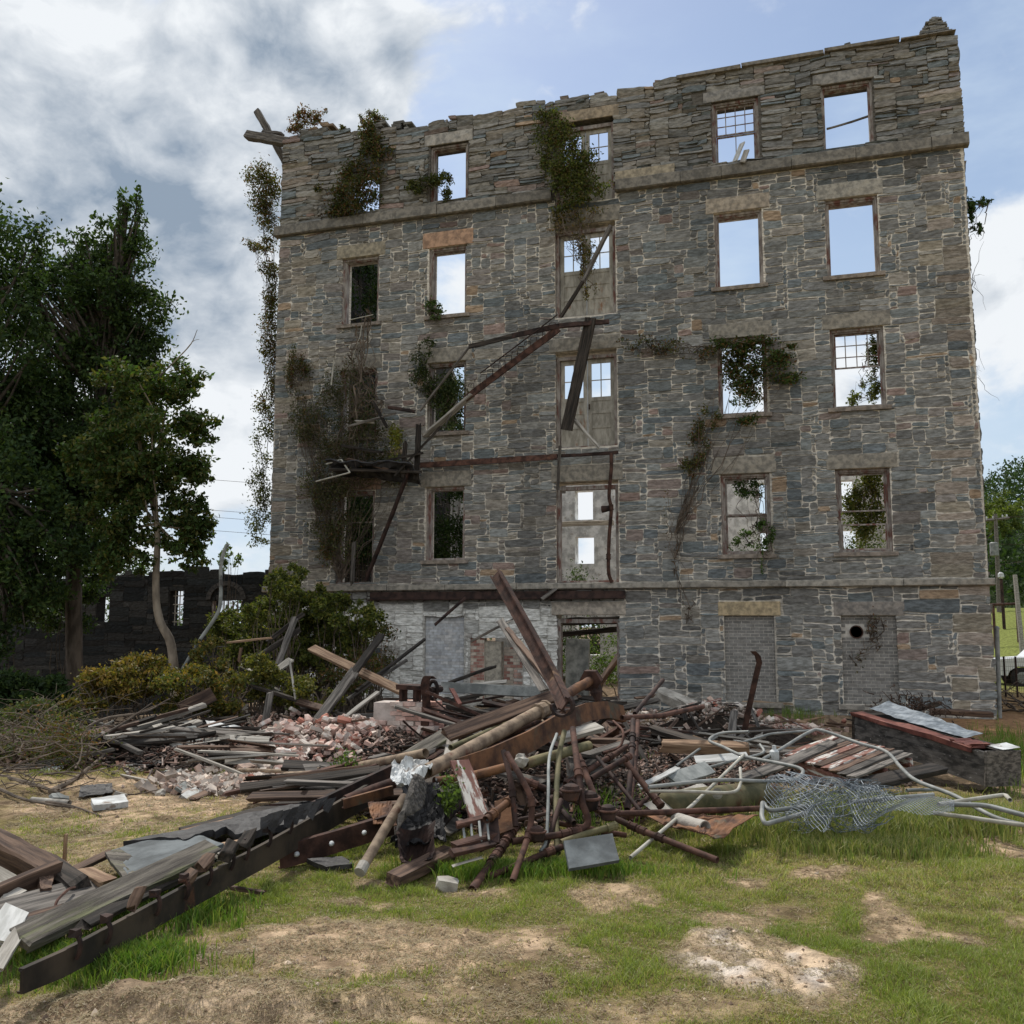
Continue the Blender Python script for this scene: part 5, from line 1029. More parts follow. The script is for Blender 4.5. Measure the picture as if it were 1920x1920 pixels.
for px, py, rx, ry, n_, rd in [(1340, 1368, 82, 22, 1500, 0), (540, 1430, 85, 22, 260, 1), (640, 1425, 90, 22, 330, 1), (765, 1402, 60, 18, 380, 1), (860, 1380, 70, 16, 300, 1), (500, 1470, 100, 20, 260, 0), (200, 1385, 80, 14, 200, 1), (1180, 1348, 70, 14, 200, 0), (1500, 1372, 100, 12, 160, 1), (380, 1475, 90, 16, 260, 0)]:
    for _ in range(n_):
        a = rng.normal(0, .5, 2); p = G(px+a[0]*rx, py+a[1]*ry); p[2] = gzs(p[0], p[1])+heap(p[0], p[1])*(.95 if px == 1340 else .86)+rng.uniform(0, .05); n_all.append((*p, rd))
n_all = np.array(n_all); n = len(n_all); A = rng.normal(size=(n, 3)); A /= np.linalg.norm(A, axis=1)[:, None]; B = np.cross(A, rng.normal(size=(n, 3))); B /= np.linalg.norm(B, axis=1)[:, None]; N_ = np.cross(A, B)
la = rng.gamma(2.5, .011, n)[:, None]+.01
V = np.stack([n_all[:, :3]+(sx*A*la*rng.uniform(.7, 1.2, (n, 1))+sy*B*la*.6*rng.uniform(.6, 1.2, (n, 1))+sz*N_*la*.4*rng.uniform(.6, 1.2, (n, 1))) for sx in (-1, 1) for sy in (-1, 1) for sz in (-1, 1)], 1).reshape(-1, 3); k = np.arange(n)*8
F = np.concatenate([np.stack([k+i for i in f], -1) for f in ((0, 1, 3, 2), (4, 6, 7, 5), (0, 4, 5, 1), (2, 3, 7, 6), (0, 2, 6, 4), (1, 5, 7, 3))])
C = np.where(n_all[:, 3:4] > .5, pal([(.50, .34, .29), (.56, .42, .36), (.40, .22, .18), (.6, .52, .46)], n), pal([(.52, .45, .39), (.58, .52, .46), (.48, .36, .30), (.36, .29, .25)], n))
tag(link('brick_fragments', mesh_np('brick_fragments', V, [F], np.repeat(C, 8, 0)), m_rubble), 'small pale pink fragments of broken brick among the rubble', 'rubble', kind='stuff')
# standing chunk of brick chimney
c = Pt(752, 1408, 13.9); c[2] = gzs(c[0], c[1]); bc = empty('brick_stack', c, 'broken standing lump of pink brick chimney in the middle of the rubble', 'brick stack'); mb = MB()
for k in range(11):
    for i in range(4):
        for j in range(2):
            if k > 6 and i == 0: continue
            if k > 8 and i == 3 and j == 0: continue
            x0 = -.42+.21*i+(.1 if k % 2 else 0)+.03*rnd.uniform(-1, 1)+.012*k; p = c+np.array([x0, -.22+.22*j, .08+.068*k])
            mb.box(p+[0, rnd.uniform(-.02, .02), 0], p+[.2, .21, .060], np.array(rnd.choice([(.56, .36, .30), (.62, .44, .38), (.48, .28, .23), (.62, .52, .46)]))*rnd.uniform(.85, 1.15), .008)
mb.box(c+[-.36, -.18, .0], c+[.44, .2, .80], (.5, .44, .4), .02); mbobj(mb, 'brickwork', m_brick, c, bc)
# random fallen timbers: every board is its own thing
def boards(n, px, py, rx, ry, label, grp, mats, L=(.6, 2.0), w=(.07, .2), h=(.02, .05), th=(0, 3.14), tilt=.18, lift=(0, .15), name='board', cat='board', meshes=5, hk=.9):
    pr = []
    for k in range(meshes): l_ = rnd.uniform(*L); me = plankmesh(name, l_, rnd.uniform(*w), rnd.uniform(*h), rnd.choice((.02, .05, .14)), .002, .006); pr.append((me, l_))
    used = {}; pc = G(px, py); pr_ = abs(G(px+rx*.22, py)[0]-pc[0])
    for _ in range(n):
        mi = rnd.randrange(meshes); m_ = rnd.choice(mats); key = (mi, m_.name)
        if key not in used: c = pr[mi][0].copy(); c.name = name; c.materials.append(m_); used[key] = c
        p = G(px+rng.normal(0, .5)*rx, py+rng.normal(0, .5)*ry); t_ = rnd.uniform(*th); l_ = pr[mi][1]; dx, dy = math.cos(t_)*l_/2, math.sin(t_)*l_/2
        za = gzs(p[0]-dx, p[1]-dy)+heap(p[0]-dx, p[1]-dy)*hk; zb = gzs(p[0]+dx, p[1]+dy)+heap(p[0]+dx, p[1]+dy)*hk; lf = rnd.uniform(*lift)+.03; tl = rnd.uniform(-tilt, tilt)*l_*.5
        a = np.array([p[0]-dx, p[1]-dy, max(za+lf-tl, gzs(p[0]-dx, p[1]-dy)+.02)]); b = np.array([p[0]+dx, p[1]+dy, max(zb+lf+tl, gzs(p[0]+dx, p[1]+dy)+.02)])
        mw, _l = frame(a, b, rnd.uniform(-.6, .6)); Lm = (L[0]+L[1])/2; sz = 'long' if l_ > Lm*1.15 else ('short' if l_ < Lm*.8 else 'middling')
        cw = {'wood_dark': 'blackened', 'wood_brown': 'brown', 'wood_grey': 'grey', 'wood_pale': 'pale', 'wood_fresh': 'orange brown', 'rust_dark': 'rust dark', 'rust': 'rust coloured'}.get(m_.name, 'dirty')
        side = 'left' if p[0] < pc[0]-pr_ else ('right' if p[0] > pc[0]+pr_ else 'middle')
        tag(link(name, used[key], None, mw=mw), f'{sz} {cw} {label}, {side} of the group', cat, grp)
DK = [m_wdark, m_wdark, m_wbrown, m_wgrey]; MX = [m_wdark, m_wbrown, m_wgrey, m_wgrey, m_wlight]
boards(45, 640, 1350, 150, 32, 'timber fanned out behind the brick stack', 'dark timbers left of the brick stack', DK, L=(1.2, 3.4), w=(.08, .2), h=(.04, .1), th=(-.1, .95), tilt=.1, meshes=8)
boards(28, 520, 1300, 100, 40, 'timber jumbled against the shrubs', 'timbers against the shrubs', DK+[m_wgrey], L=(1.2, 3.0), w=(.06, .16), h=(.03, .07), tilt=.5, lift=(0, .4), meshes=7)
boards(50, 260, 1420, 170, 36, 'board in the left rubble by the brush', 'boards in the left rubble', MX+[m_wdark], L=(.4, 1.5), w=(.05, .15), th=(-.9, 1.3), tilt=.3, meshes=10)
boards(28, 960, 1340, 160, 26, 'board before the whitewashed wall', 'boards below the whitewashed wall', DK+[m_wlight], L=(.8, 2.4), meshes=7)
boards(20, 1110, 1330, 90, 20, 'board below the basement doorway', 'boards below the doorway', [m_wdark, m_wgrey, m_wlight], L=(.8, 1.8), meshes=6)
boards(24, 1000, 1500, 140, 50, 'timber scrap inside the pipe tangle', 'timber scraps in the pipe tangle', DK+[m_rustd], L=(.3, 1.1), w=(.05, .14), tilt=.5, meshes=8)
boards(32, 1330, 1420, 150, 28, 'board between the pipes and pallet', 'boards between pipes and pallet', MX+[m_worange, m_wbrown], L=(.4, 1.6), w=(.05, .14), tilt=.12, meshes=8)
boards(16, 1600, 1365, 130, 16, 'board along the right wall foot', 'boards at the foot of the right wall', [m_wdark, m_wbrown, m_worange], L=(.4, 1.5), w=(.04, .1), tilt=.08, meshes=5)
boards(30, 930, 1450, 120, 40, 'timber in the heart of the debris pile', 'timbers in the heart of the pile', DK+[m_wgrey, m_wpeel], L=(.7, 2.0), w=(.07, .16), h=(.03, .07), th=(0, 1.2), tilt=.25, lift=(.05, .3), meshes=8)
boards(12, 800, 1560, 70, 30, 'wood scrap beneath the tar sheet', 'scrap under the tar sheet', DK, L=(.3, .9), tilt=.4, meshes=5)
boards(20, 690, 1480, 90, 24, 'board behind the steel channel', 'boards behind the channel beam', [m_wbrown, m_wdark, m_wgrey, m_rust], L=(.5, 1.6), th=(.1, .8), meshes=6)
boards(18, 470, 1440, 80, 20, 'thin board near the pink bricks', 'pale boards near the pink bricks', [m_wlight, m_wgrey, m_wbrown], L=(.4, 1.3), w=(.04, .12), h=(.012, .03), th=(-.2, .9), tilt=.06, meshes=6)
# slabs, torn sheets and lumps in the left rubble
for k, (px, py, s_, m_, lab) in enumerate([(175, 1375, .3, m_conc, 'pinkish lump of masonry at the left rubble edge behind the brush'), (110, 1502, .22, m_slab, 'dark grey rounded stone at the front edge of the brush pile'), (225, 1497, .2, m_conc, 'pale lump of concrete beside the white slab in front of the left rubble'), (355, 1478, .16, m_conc, 'pale block in front of the leaning white boards'), (430, 1470, .16, m_conc, 'beige chunk beside the pale canvas scrap'), (300, 1490, .14, m_conc, 'small pale chunk left of the leaning boards'), (480, 1485, .14, m_conc, 'small dusty chunk at the near tip of the pink bricks'), (1000, 1560, .14, m_conc, 'small lump of pale plaster within the pipe tangle')]):
    p = G(px, py); o = link('masonry_chunk', chunkmesh('masonry_chunk', (s_*.8, s_*.55, s_*.4), 40+k, .34), m_, mw=eul(p+[0, 0, s_*.08], .3, .2, k)); tag(o, lab, 'masonry chunk')
o = link('concrete_chunk', chunkmesh('concrete_chunk', (.14, .10, .08), 77, .22), m_conc, mw=eul(G(838, 1668)+[0, 0, .03], .15, .2, .4)); tag(o, 'pale wedge shaped concrete lump on the grass in front of the pipes', 'concrete lump')
def P4(*a): return [Pt(px, py, d) for px, py, d in a]
sheet('torn_sheet', 'long torn white sheet draped over dark timbers by the golden shrub', 'sheet', P4((385, 1352, 14), (492, 1368, 14.2), (491, 1386, 13.8), (398, 1378, 13.6)), amp=.05, m=m_torn, sc=5)
sheet('cladding_sheet', 'grey green panel box leaning under the white board on the left', 'panel', P4((322, 1372, 13), (366, 1366, 13.2), (386, 1402, 12.8), (335, 1400, 12.7)), amp=.02, m=m_slab, th=.05)
sheet('concrete_slab', 'flat whitish slab at the front edge of the left rubble', 'slab', P4((170, 1508, 10.2), (232, 1500, 10.4), (240, 1514, 10.1), (175, 1522, 9.95)), amp=.02, m=m_torn, th=.05)
sheet('torn_sheet', 'small crumpled white scrap on the brush pile', 'sheet', P4((72, 1440, 11.4), (112, 1424, 11.5), (118, 1436, 11.2), (80, 1452, 11.2)), amp=.06, m=m_torn)
sheet('canvas_scrap', 'pale dusty canvas scrap folded beside the leaning boards', 'canvas', P4((400, 1448, 11.2), (448, 1442, 11.3), (452, 1462, 11), (402, 1466, 10.9)), amp=.08, m=m_conc)
sheet('tar_sheet', 'black tar paper scrap lying flat in the left rubble', 'tar paper', P4((235, 1425, 12), (305, 1410, 12.2), (320, 1430, 11.8), (240, 1445, 11.6)), amp=.12, m=m_tar)
sheet('tar_sheet', 'pointed dark sheet standing up in the left rubble', 'tar paper', P4((318, 1440, 11.8), (345, 1436, 11.8), (330, 1462, 11.5), (288, 1462, 11.5)), amp=.06, m=m_slab)
sheet('tar_sheet', 'dark flat sheet beside the white slab at the rubble edge', 'tar paper', P4((150, 1478, 10.9), (210, 1470, 11), (212, 1490, 10.7), (148, 1494, 10.6)), amp=.05, m=m_tar)
B1 = lambda *a: T(*a[:3], Pt(*a[3]), Pt(*a[4]), *a[5:])
B1('plank', 'white painted board leaning at the near edge of the left rubble', 'plank', (345, 1497, 10.5), (425, 1458, 11), .10, .03, m_wwhite, .5)
B1('plank', 'grey slate coloured board behind the leaning white board', 'plank', (340, 1486, 10.8), (388, 1452, 11.2), .16, .03, m_slab, .6)
B1('plank', 'brown board leaning in front of the white one', 'plank', (362, 1498, 10.4), (412, 1478, 10.7), .08, .03, m_wbrown, .3)
B1('plank', 'orange brown board behind the canvas scrap', 'plank', (305, 1475, 11), (402, 1440, 11.6), .09, .04, m_wbrown, .4)
B1('plank', 'long thin pale pole lying down to the left of the grey panel', 'plank', (238, 1372, 12.8), (382, 1322, 14), .08, .06, m_wlight, .2)
B1('plank', 'white and grey board on top of the grey green panel', 'plank', (300, 1372, 13), (374, 1353, 13.6), .12, .05, m_wlight, .2)
B1('plank', 'long brown pole with a splintered end over the left rubble', 'plank', (160, 1385, 12.2), (350, 1330, 13.6), .06, .05, m_wbrown, 0)
B1('shovel_blade', 'flat brown spade shaped board sticking up before the golden shrub', 'plank', (340, 1330, 14), (398, 1302, 14.4), .22, .03, m_wbrown, 1.2)
B1('plank', 'thin pale stick lying across the middle of the left rubble', 'plank', (198, 1446, 11.6), (330, 1474, 11.2), .03, .02, m_wlight)
B1('plank', 'weathered grey upright board before the olive shrub', 'plank', (492, 1375, 14.3), (507, 1300, 14.6), .10, .04, m_wgrey, .2)
B1('plank', 'small reddish broken board upright in the left rubble', 'plank', (227, 1428, 12), (243, 1450, 11.7), .07, .03, m_wpeel)
pipe('drain_pipe', 'short beige stub at the left end of the thin rubble pole', 'pipe', [Pt(60, 1500, 10.8), Pt(130, 1506, 10.7)], .03, m_conc)
for k, (pts, r_) in enumerate([([(95, 1484, 10.8), (140, 1460, 11.3), (190, 1420, 11.8), (222, 1385, 12.2)], .03), ([(120, 1395, 12.4), (190, 1350, 13), (270, 1335, 13.4), (318, 1310, 13.8)], .025), ([(170, 1392, 12), (240, 1350, 12.6), (285, 1318, 13)], .02), ([(0, 1456, 11), (60, 1470, 10.8), (110, 1486, 10.5)], .03), ([(65, 1500, 10.6), (130, 1510, 10), (190, 1530, 9.4)], .014), ([(42, 1396, 11.8), (50, 1420, 11.8), (55, 1452, 11.7)], .018), ([(200, 1475, 11), (240, 1490, 10.7), (300, 1480, 10.7)], .012), ([(0, 1480, 10.6), (50, 1500, 10.3), (140, 1515, 10)], .018)]):
    mb = MB(); Q = smooth(P4(*pts), 5); mb.tube(Q, np.linspace(r_, r_*.4, len(Q)), 6, wob=.1)
    tag(mbobj(mb, 'dead_branch', m_twig, Q[0]), ['crooked grey branch rising out of the brush pile', 'long arching branch over the top of the left rubble', 'short upper branch crossing the arching one', 'pale branch at the left edge of the brush pile', 'thin dark branch trailing onto the bare soil', 'short pale branch standing in the brush pile', 'thin curved twig before the tar paper', 'grey branch along the bottom of the brush pile'][k], 'branch')
# leaning poles and planks before the mill, left half
B1('plank', 'long orange brown plank leaning over the timbers left of the brick stack', 'plank', (585, 1215, 17), (757, 1297, 15.5), .17, .06, m_worange, .5)
B1('plank', 'weathered grey beam standing in a slant left of the brick stack', 'plank', (558, 1403, 14), (662, 1262, 15.5), .16, .08, m_wgrey, .3, .12)
B1('plank', 'dark beam rising to the right from the grey slanted beam', 'plank', (655, 1272, 15.6), (715, 1192, 17), .12, .08, m_wdark, .3)
B1('plank', 'pale thin plank in a slant over the golden shrub', 'plank', (452, 1247, 16.5), (524, 1297, 15.8), .06, .04, m_wlight, .2)
B1('plank', 'pale grey plank rising behind the thin pale plank', 'plank', (495, 1276, 16.2), (545, 1237, 16.8), .13, .04, m_wlight, .4)
B1('plank', 'long dark pole sloping down right over the golden shrub', 'plank', (450, 1280, 15.8), (610, 1332, 15), .07, .06, m_wdark)
B1('plank', 'reddish broken end of the long dark pole', 'plank', (563, 1316, 15.2), (612, 1330, 14.8), .12, .05, m_wbrown, .5, .14)
B1('plank', 'grey post standing in a slant behind the vine mound shrubs', 'plank', (522, 1245, 18), (552, 1160, 18.6), .11, .08, m_wgrey)
B1('plank', 'dark post leaning in the green vine mound', 'plank', (500, 1205, 18.4), (570, 1150, 18.8), .09, .08, m_wdark)
B1('plank', 'dark beam crossing low over the vine mound', 'plank', (450, 1255, 18), (562, 1180, 18.6), .16, .10, m_wdark)
B1('plank', 'orange tipped thin board above the golden shrub', 'plank', (425, 1205, 17.8), (510, 1196, 18.2), .05, .04, m_worange)
B1('plank', 'thin upright stick left of the orange tipped board', 'plank', (448, 1240, 17), (452, 1215, 17), .05, .04, m_wbrown)
B1('plank', 'thin pale stick standing before the bright shrub', 'plank', (543, 1240, 15.6), (554, 1310, 15.2), .03, .02, m_wlight)
B1('plank', 'pale curved plank pointing up left of the brick stack', 'plank', (652, 1342, 14.8), (708, 1298, 15.2), .07, .04, m_wlight, .4)
B1('plank', 'thin dark pole leaning on the whitewashed wall, upper one', 'plank', (668, 1296, 15.8), (796, 1199, 19.5), .06, .05, m_wdark)
B1('plank', 'thin dark pole leaning on the whitewashed wall, lower one', 'plank', (650, 1312, 15.8), (762, 1238, 18), .06, .05, m_wgrey)
B1('plank', 'short dark bar stuck out of the whitewashed wall under the belt course', 'bar', (816, 1171, 22), (874, 1120, 22.6), .06, .06, m_rustd)
B1('plank', 'dark pole slanting up towards the broken brick opening', 'plank', (816, 1291, 15.8), (928, 1250, 18), .06, .05, m_wdark)
B1('plank', 'wide grey board lying level before the broken brick opening', 'plank', (828, 1288, 15.4), (1018, 1298, 15), .17, .05, m_slab, 1.3)
B1('plank', 'narrow grey board above the wide level one', 'plank', (858, 1288, 16), (948, 1278, 16.2), .08, .04, m_wlight, .6)
B1('plank', 'red painted stick leaning right of the rusty wheel machine', 'plank', (846, 1290, 14.8), (862, 1320, 14.5), .07, .03, m_flash)
B1('plank', 'dark long timber lying behind the brick stack', 'plank', (805, 1318, 14.8), (935, 1342, 14), .10, .07, m_wdark)
B1('plank', 'blue grey timber leaning against the tall rusty beam, right one', 'plank', (938, 1164, 13), (1022, 1297, 10.6), .10, .05, m_wgrey, .5)
B1('plank', 'brown plank leaning beside the tall rusty beam', 'plank', (952, 1180, 12.6), (1040, 1290, 10.4), .07, .05, m_wbrown, .3)
B1('plank', 'splintered plank sloping to the wall from the leaning planks', 'plank', (880, 1205, 13.8), (952, 1166, 13.2), .10, .03, m_wgrey, .3, .12)
B1('plank', 'mossy green grey plank slanting up beside the big pipe', 'plank', (745, 1432, 9.4), (850, 1368, 10.4), .15, .04, m_wmoss, .5)
B1('plank', 'wide grey brown plank running behind the big pipe', 'plank', (838, 1378, 8.9), (1040, 1305, 9.5), .14, .045, m_wbrown, .7)
B1('plank', 'splintered pale board end above the crumpled sheet', 'plank', (840, 1430, 8.6), (852, 1368, 9.2), .10, .03, m_wlight, .2, .1)
B1('plank', 'pale broken box end in the middle of the brick heap behind the post', 'plank', (1238, 1300, 19), (1300, 1328, 18.4), .30, .22, m_conc, .2, .05)
# the rusty wheel machine behind the brick stack
c = Pt(797, 1361, 13.6); wm = empty('wheel_machine', c, 'rusty machine with a curved arm and small wheel behind the brick stack', 'machine')
mb = MB(); Q = smooth([c, Pt(800, 1320, 13.6), Pt(797, 1285, 13.6), Pt(803, 1268, 13.6), Pt(812, 1273, 13.6)], 5); mb.loft([np.array([p+[-.07, 0, 0], p+[.05, 0, 0], p+[.05, .03, 0], p+[-.07, .03, 0]]) for p in Q]); mbobj(mb, 'arm', m_rust, c, wm)
mb = MB(); h_ = Pt(812, 1294, 13.8); an = np.linspace(0, 2*math.pi, 19); mb.tube([h_+np.array([math.cos(t_)*.07, 0, math.sin(t_)*.13]) for t_ in an], .03, 8); mb.tube([h_+[-.02, -.1, 0], h_+[.02, .25, 0]], .05, 8); mbobj(mb, 'wheel', m_rustd, c, wm)
mb = MB(); q = Pt(772, 1310, 13.9); mb.box(q+[-.16, -.1, -.2], q+[-.11, .1, .13]); mb.box(q+[.06, -.1, -.2], q+[.11, .1, .13]); mb.box(q+[-.2, -.12, .132], q+[.16, .12, .2], jit=.01); mbobj(mb, 'bracket', m_rust, c, wm)
# big leaning steel beam (I section)
def Ibeam(name, label, pts, w, h, t, m, roll=0, cat='steel beam', grp=None, kind='I'):
    pts = [np.asarray(p, float) for p in pts]; mb = MB(); P = np.array(pts); Tn = np.gradient(P, axis=0); Tn /= np.linalg.norm(Tn, axis=1)[:, None]
    if kind == 'I': sec = [(-w/2, -h/2), (w/2, -h/2), (w/2, -h/2+t), (t/2, -h/2+t), (t/2, h/2-t), (w/2, h/2-t), (w/2, h/2), (-w/2, h/2), (-w/2, h/2-t), (-t/2, h/2-t), (-t/2, -h/2+t), (-w/2, -h/2+t)]
    elif kind == 'C': sec = [(0, -h/2), (w, -h/2), (w, -h/2+t), (t, -h/2+t), (t, h/2-t), (w, h/2-t), (w, h/2), (0, h/2)]
    else: sec = [(0, 0), (w, 0), (w, t), (t, t), (t, h), (0, h)]
    rings = []
    for p, d in zip(P, Tn):
        up = np.array([0, 0, 1.0]); A = np.cross(up, d); A /= np.linalg.norm(A); B = np.cross(d, A); cr, sr = math.cos(roll), math.sin(roll); A2 = A*cr+B*sr; B2 = B*cr-A*sr
        rings.append(np.array([p+A2*a+B2*b for a, b in sec]))
    mb.loft(rings); return tag(mbobj(mb, name, m, pts[0]), label, cat, grp)
Ibeam('steel_beam', 'big dark rusty steel beam leaning high over the debris pile', [Pt(1060, 1322, 8.6), Pt(1036, 1270, 9.0), Pt(988, 1180, 9.7), Pt(930, 1076, 10.6)], .08, .125, .014, m_rust, .55)
mb = MB(); c = Pt(1052, 1318, 8.45); an = np.linspace(-.5, 3.5, 12); rr = [np.array([c+[math.cos(t_)*r_, y_, math.sin(t_)*r_-.02] for r_ in (.10, .08) for y_ in (0, .10)])[[0, 1, 3, 2]] for t_ in -an+.3]; mb.loft(rr); tag(mbobj(mb, 'bent_plate', m_rustd, c), 'curled rusty plate around the foot of the leaning beam', 'steel plate')
pipe('large_pipe', 'thickest rusty tan pipe rising diagonally across the pile', 'pipe', [Pt(800, 1446, 7.7), Pt(1018, 1330, 9.1)], .055, m_tan, coup=(.985,), n=18)
pipe('large_pipe', 'rusty orange pipe ending in a hexagonal flange behind the leaning beam', 'pipe', [Pt(1050, 1310, 9.3), Pt(1106, 1276, 9.9)], .05, m_rusto, n=16)
mb = MB(); c = Pt(1108, 1276, 9.9); d_ = (Pt(1108, 1276, 9.9)-Pt(1050, 1310, 9.3)); d_ /= np.linalg.norm(d_); mb.tube([c-d_*.03, c+d_*.05, c+d_*.055, c+d_*.12], [.12, .12, .07, .06], 6); tag(mbobj(mb, 'flange', m_rust, c), 'rusty hexagonal flange at the upper end of the orange pipe', 'flange')
mb = MB(); q = Pt(1118, 1298, 9.9); mb.tube([q+[0, 0, .08], q, q-[-.03, 0, .12]], [.05, .07, .02], 8); tag(mbobj(mb, 'hopper', m_rustd, q), 'small dark cone hanging below the hexagonal flange', 'fitting')
Ibeam('bent_channel', 'wide orange rusty channel bent over the top of the pipe tangle', [Pt(866, 1442, 7.9), Pt(930, 1420, 8.2), Pt(1000, 1388, 8.6), Pt(1060, 1352, 9.0), Pt(1105, 1334, 9.3), Pt(1140, 1330, 9.6), Pt(1172, 1338, 9.9)], .05, .17, .012, m_rusto, -.25, 'steel channel', kind='C')
pipe('rusty_pipe', 'long rusty pipe reaching from the left rubble to the crumpled sheet', 'pipe', P4((531, 1455, 9.9), (600, 1451, 9.6), (667, 1438, 9.3), (740, 1424, 9), (798, 1412, 8.8)), .042, m_tan, sm=True)
pipe('rusty_pipe', 'thin pipe lying left of the long rusty pipe', 'pipe', P4((448, 1444, 10.8), (560, 1446, 10), (600, 1442, 9.8)), .022, m_tan, sm=True)
pipe('rusty_pipe', 'olive pipe with a broken white joint crossing the tangle', 'pipe', P4((984, 1433, 8.1), (1104, 1398, 8.8)), .042, m_olive)
pipe('rusty_pipe', 'rusty pipe continuing left from the white joint', 'pipe', P4((815, 1466, 7.6), (880, 1456, 7.8), (975, 1432, 8.1)), .036, m_rusto, sm=True)
o = link('pipe_joint', chunkmesh('pipe_joint', (.10, .08, .09), 5, .3), m_conc, mw=eul(Pt(977, 1426, 8.0), .4, .5, .3)); tag(o, 'broken whitish joint between the olive pipe and rusty pipe', 'joint')
pipe('rusty_pipe', 'thin olive pipe alongside and behind the thickest pipe, upper', 'pipe', P4((845, 1402, 8.6), (1000, 1335, 9.6)), .026, m_olive)
pipe('rusty_pipe', 'thin dark pipe alongside and behind the thickest pipe, lower', 'pipe', P4((850, 1420, 8.4), (1010, 1352, 9.3)), .03, m_rust)
pipe('rusty_pipe', 'rusty pipe below the bent channel with reddish patches', 'pipe', P4((900, 1418, 8.6), (968, 1378, 9.1)), .034, m_rust, coup=(.5,))
T('plank', 'plank with peeling white and red paint hanging in front of the pipes', 'plank', Pt(862, 1428, 7.6), Pt(899, 1532, 7.1), .135, .03, m_wpeel, .2, .02)
# tangle of pipes with couplings
TP = [('long rusty pipe with several couplings running down right to the grass', [(982, 1462, 7.7), (1100, 1510, 7.6), (1200, 1556, 7.3), (1345, 1613, 6.75)], .022, m_rust, (.05, .3, .55, .6, .7), False),
      ('straight rusty pipe poking down to the grass, leftmost of the tangle', [(885, 1668, 6.45), (930, 1605, 6.9), (967, 1549, 7.2)], .026, m_rust, (.52, .62, .75, .86, .97), False),
      ('lower rusty pipe rising from the grass to the perforated panel', [(916, 1644, 6.6), (1042, 1592, 6.9), (1075, 1580, 7.0)], .022, m_rust, (.7,), False),
      ('olive green pipe section above the perforated panel', [(1052, 1580, 6.95), (1104, 1562, 7.05), (1158, 1547, 7.1)], .023, m_olive, (.9,), False),
      ('dark pipe with an elbow turning upward at the middle of the tangle', [(960, 1578, 6.9), (1094, 1553, 7.1), (1091, 1500, 7.2), (1082, 1430, 7.5), (1074, 1366, 8.0)], .024, m_rust, (.12, .25, .3, .62), True),
      ('slim dark pipe leaning left of a pair with a bent foot', [(944, 1408, 7.4), (958, 1462, 7.2), (967, 1550, 7.0)], .02, m_rustd, (.6,), True),
      ('slim dark pipe leaning right of a pair with a bent foot', [(950, 1412, 7.3), (978, 1460, 7.1), (996, 1502, 7.0), (992, 1560, 6.9), (961, 1652, 6.55)], .021, m_rust, (.4, .62), True),
      ('short rusty pipe with a rim beside the peeling plank', [(911, 1537, 6.8), (962, 1496, 7.2)], .026, m_rusto, (.2, .85), False),
      ('dark red pipe sloping down right above the elbowed pipe', [(1084, 1416, 8.0), (1116, 1496, 7.6), (1120, 1520, 7.5)], .024, m_rust, (.2, .9), False),
      ('pipe rising right under the olive pipe', [(1108, 1460, 7.9), (1180, 1418, 8.3)], .022, m_rust, (.95,), False),
      ('reddish pipe pointing down at the tank end', [(1170, 1424, 8.4), (1236, 1507, 8.0)], .026, m_rust, (.98,), False),
      ('upright dark pipe at the right side of the tangle', [(1187, 1350, 9.0), (1184, 1430, 8.4), (1176, 1518, 7.9)], .024, m_rustd, (.25, .4), False),
      ('second upright dark pipe beside the first at the right side of the tangle', [(1196, 1352, 9.2), (1190, 1440, 8.6), (1182, 1500, 8.2)], .022, m_rust, (.3,), False),
      ('level rusty pipe passing in front of the tank', [(1148, 1526, 7.5), (1425, 1516, 8.0)], .022, m_rust, (.02,), False),
      ('rusty pipe stretching right from the top of the tangle to the brick heap', [(1166, 1346, 9.6), (1240, 1342, 10.2), (1318, 1325, 11)], .028, m_rust, (), False),
      ('thin rusty bar pointing up right towards the brick heap', [(1190, 1338, 10), (1243, 1275, 11)], .024, m_rustd, (), False),
      ('short pipe crossing low behind the upright pipes', [(1060, 1470, 8.4), (1175, 1400, 9.0)], .024, m_rust, (.3, .7), False),
      ('stub pipe with coupling in the dark centre of the tangle', [(1030, 1500, 7.9), (1090, 1458, 8.2)], .024, m_rustd, (.4, .8), False),
      ('curved thin rod hooked over the upright pipes', [(1150, 1352, 9.3), (1168, 1372, 9.1), (1162, 1400, 9.0), (1130, 1412, 8.9)], .012, m_rust, (), True),
      ('rusty rod leaning in the tangle right of the elbow', [(1200, 1520, 7.7), (1160, 1470, 8.0), (1120, 1420, 8.4)], .016, m_rustd, (), False),
      ('thin pipe lying behind the perforated panel', [(1010, 1625, 6.8), (1052, 1500, 7.5)], .02, m_rustd, (), False),
      ('dark pipe crossing under the tar sheet', [(770, 1610, 7.0), (870, 1500, 7.8)], .028, m_rustd, (), False)]
for k, (lab, pts, r_, m_, cp, sm) in enumerate(TP): pipe('rusty_pipe', lab, 'pipe', P4(*pts), r_, m_, coup=cp, sm=sm and len(pts) > 3)
boards(34, 1000, 1400, 170, 44, 'heavy timber crossing the upper pile', 'timbers crossing the upper pile', [m_wdark, m_wbrown, m_rustd, m_wgrey, m_rust], L=(.9, 2.2), w=(.06, .14), h=(.03, .08), th=(.1, .9), tilt=.3, lift=(.1, .45), name='timber_piece', cat='timber', meshes=9)
boards(20, 1080, 1440, 130, 40, 'slanting timber of the pipe tangle', 'slanting timbers of the tangle', [m_wdark, m_wbrown, m_rust], L=(.7, 1.5), w=(.05, .11), h=(.03, .06), th=(1.9, 2.9), tilt=.5, lift=(.1, .4), name='timber_piece', cat='timber', meshes=7)
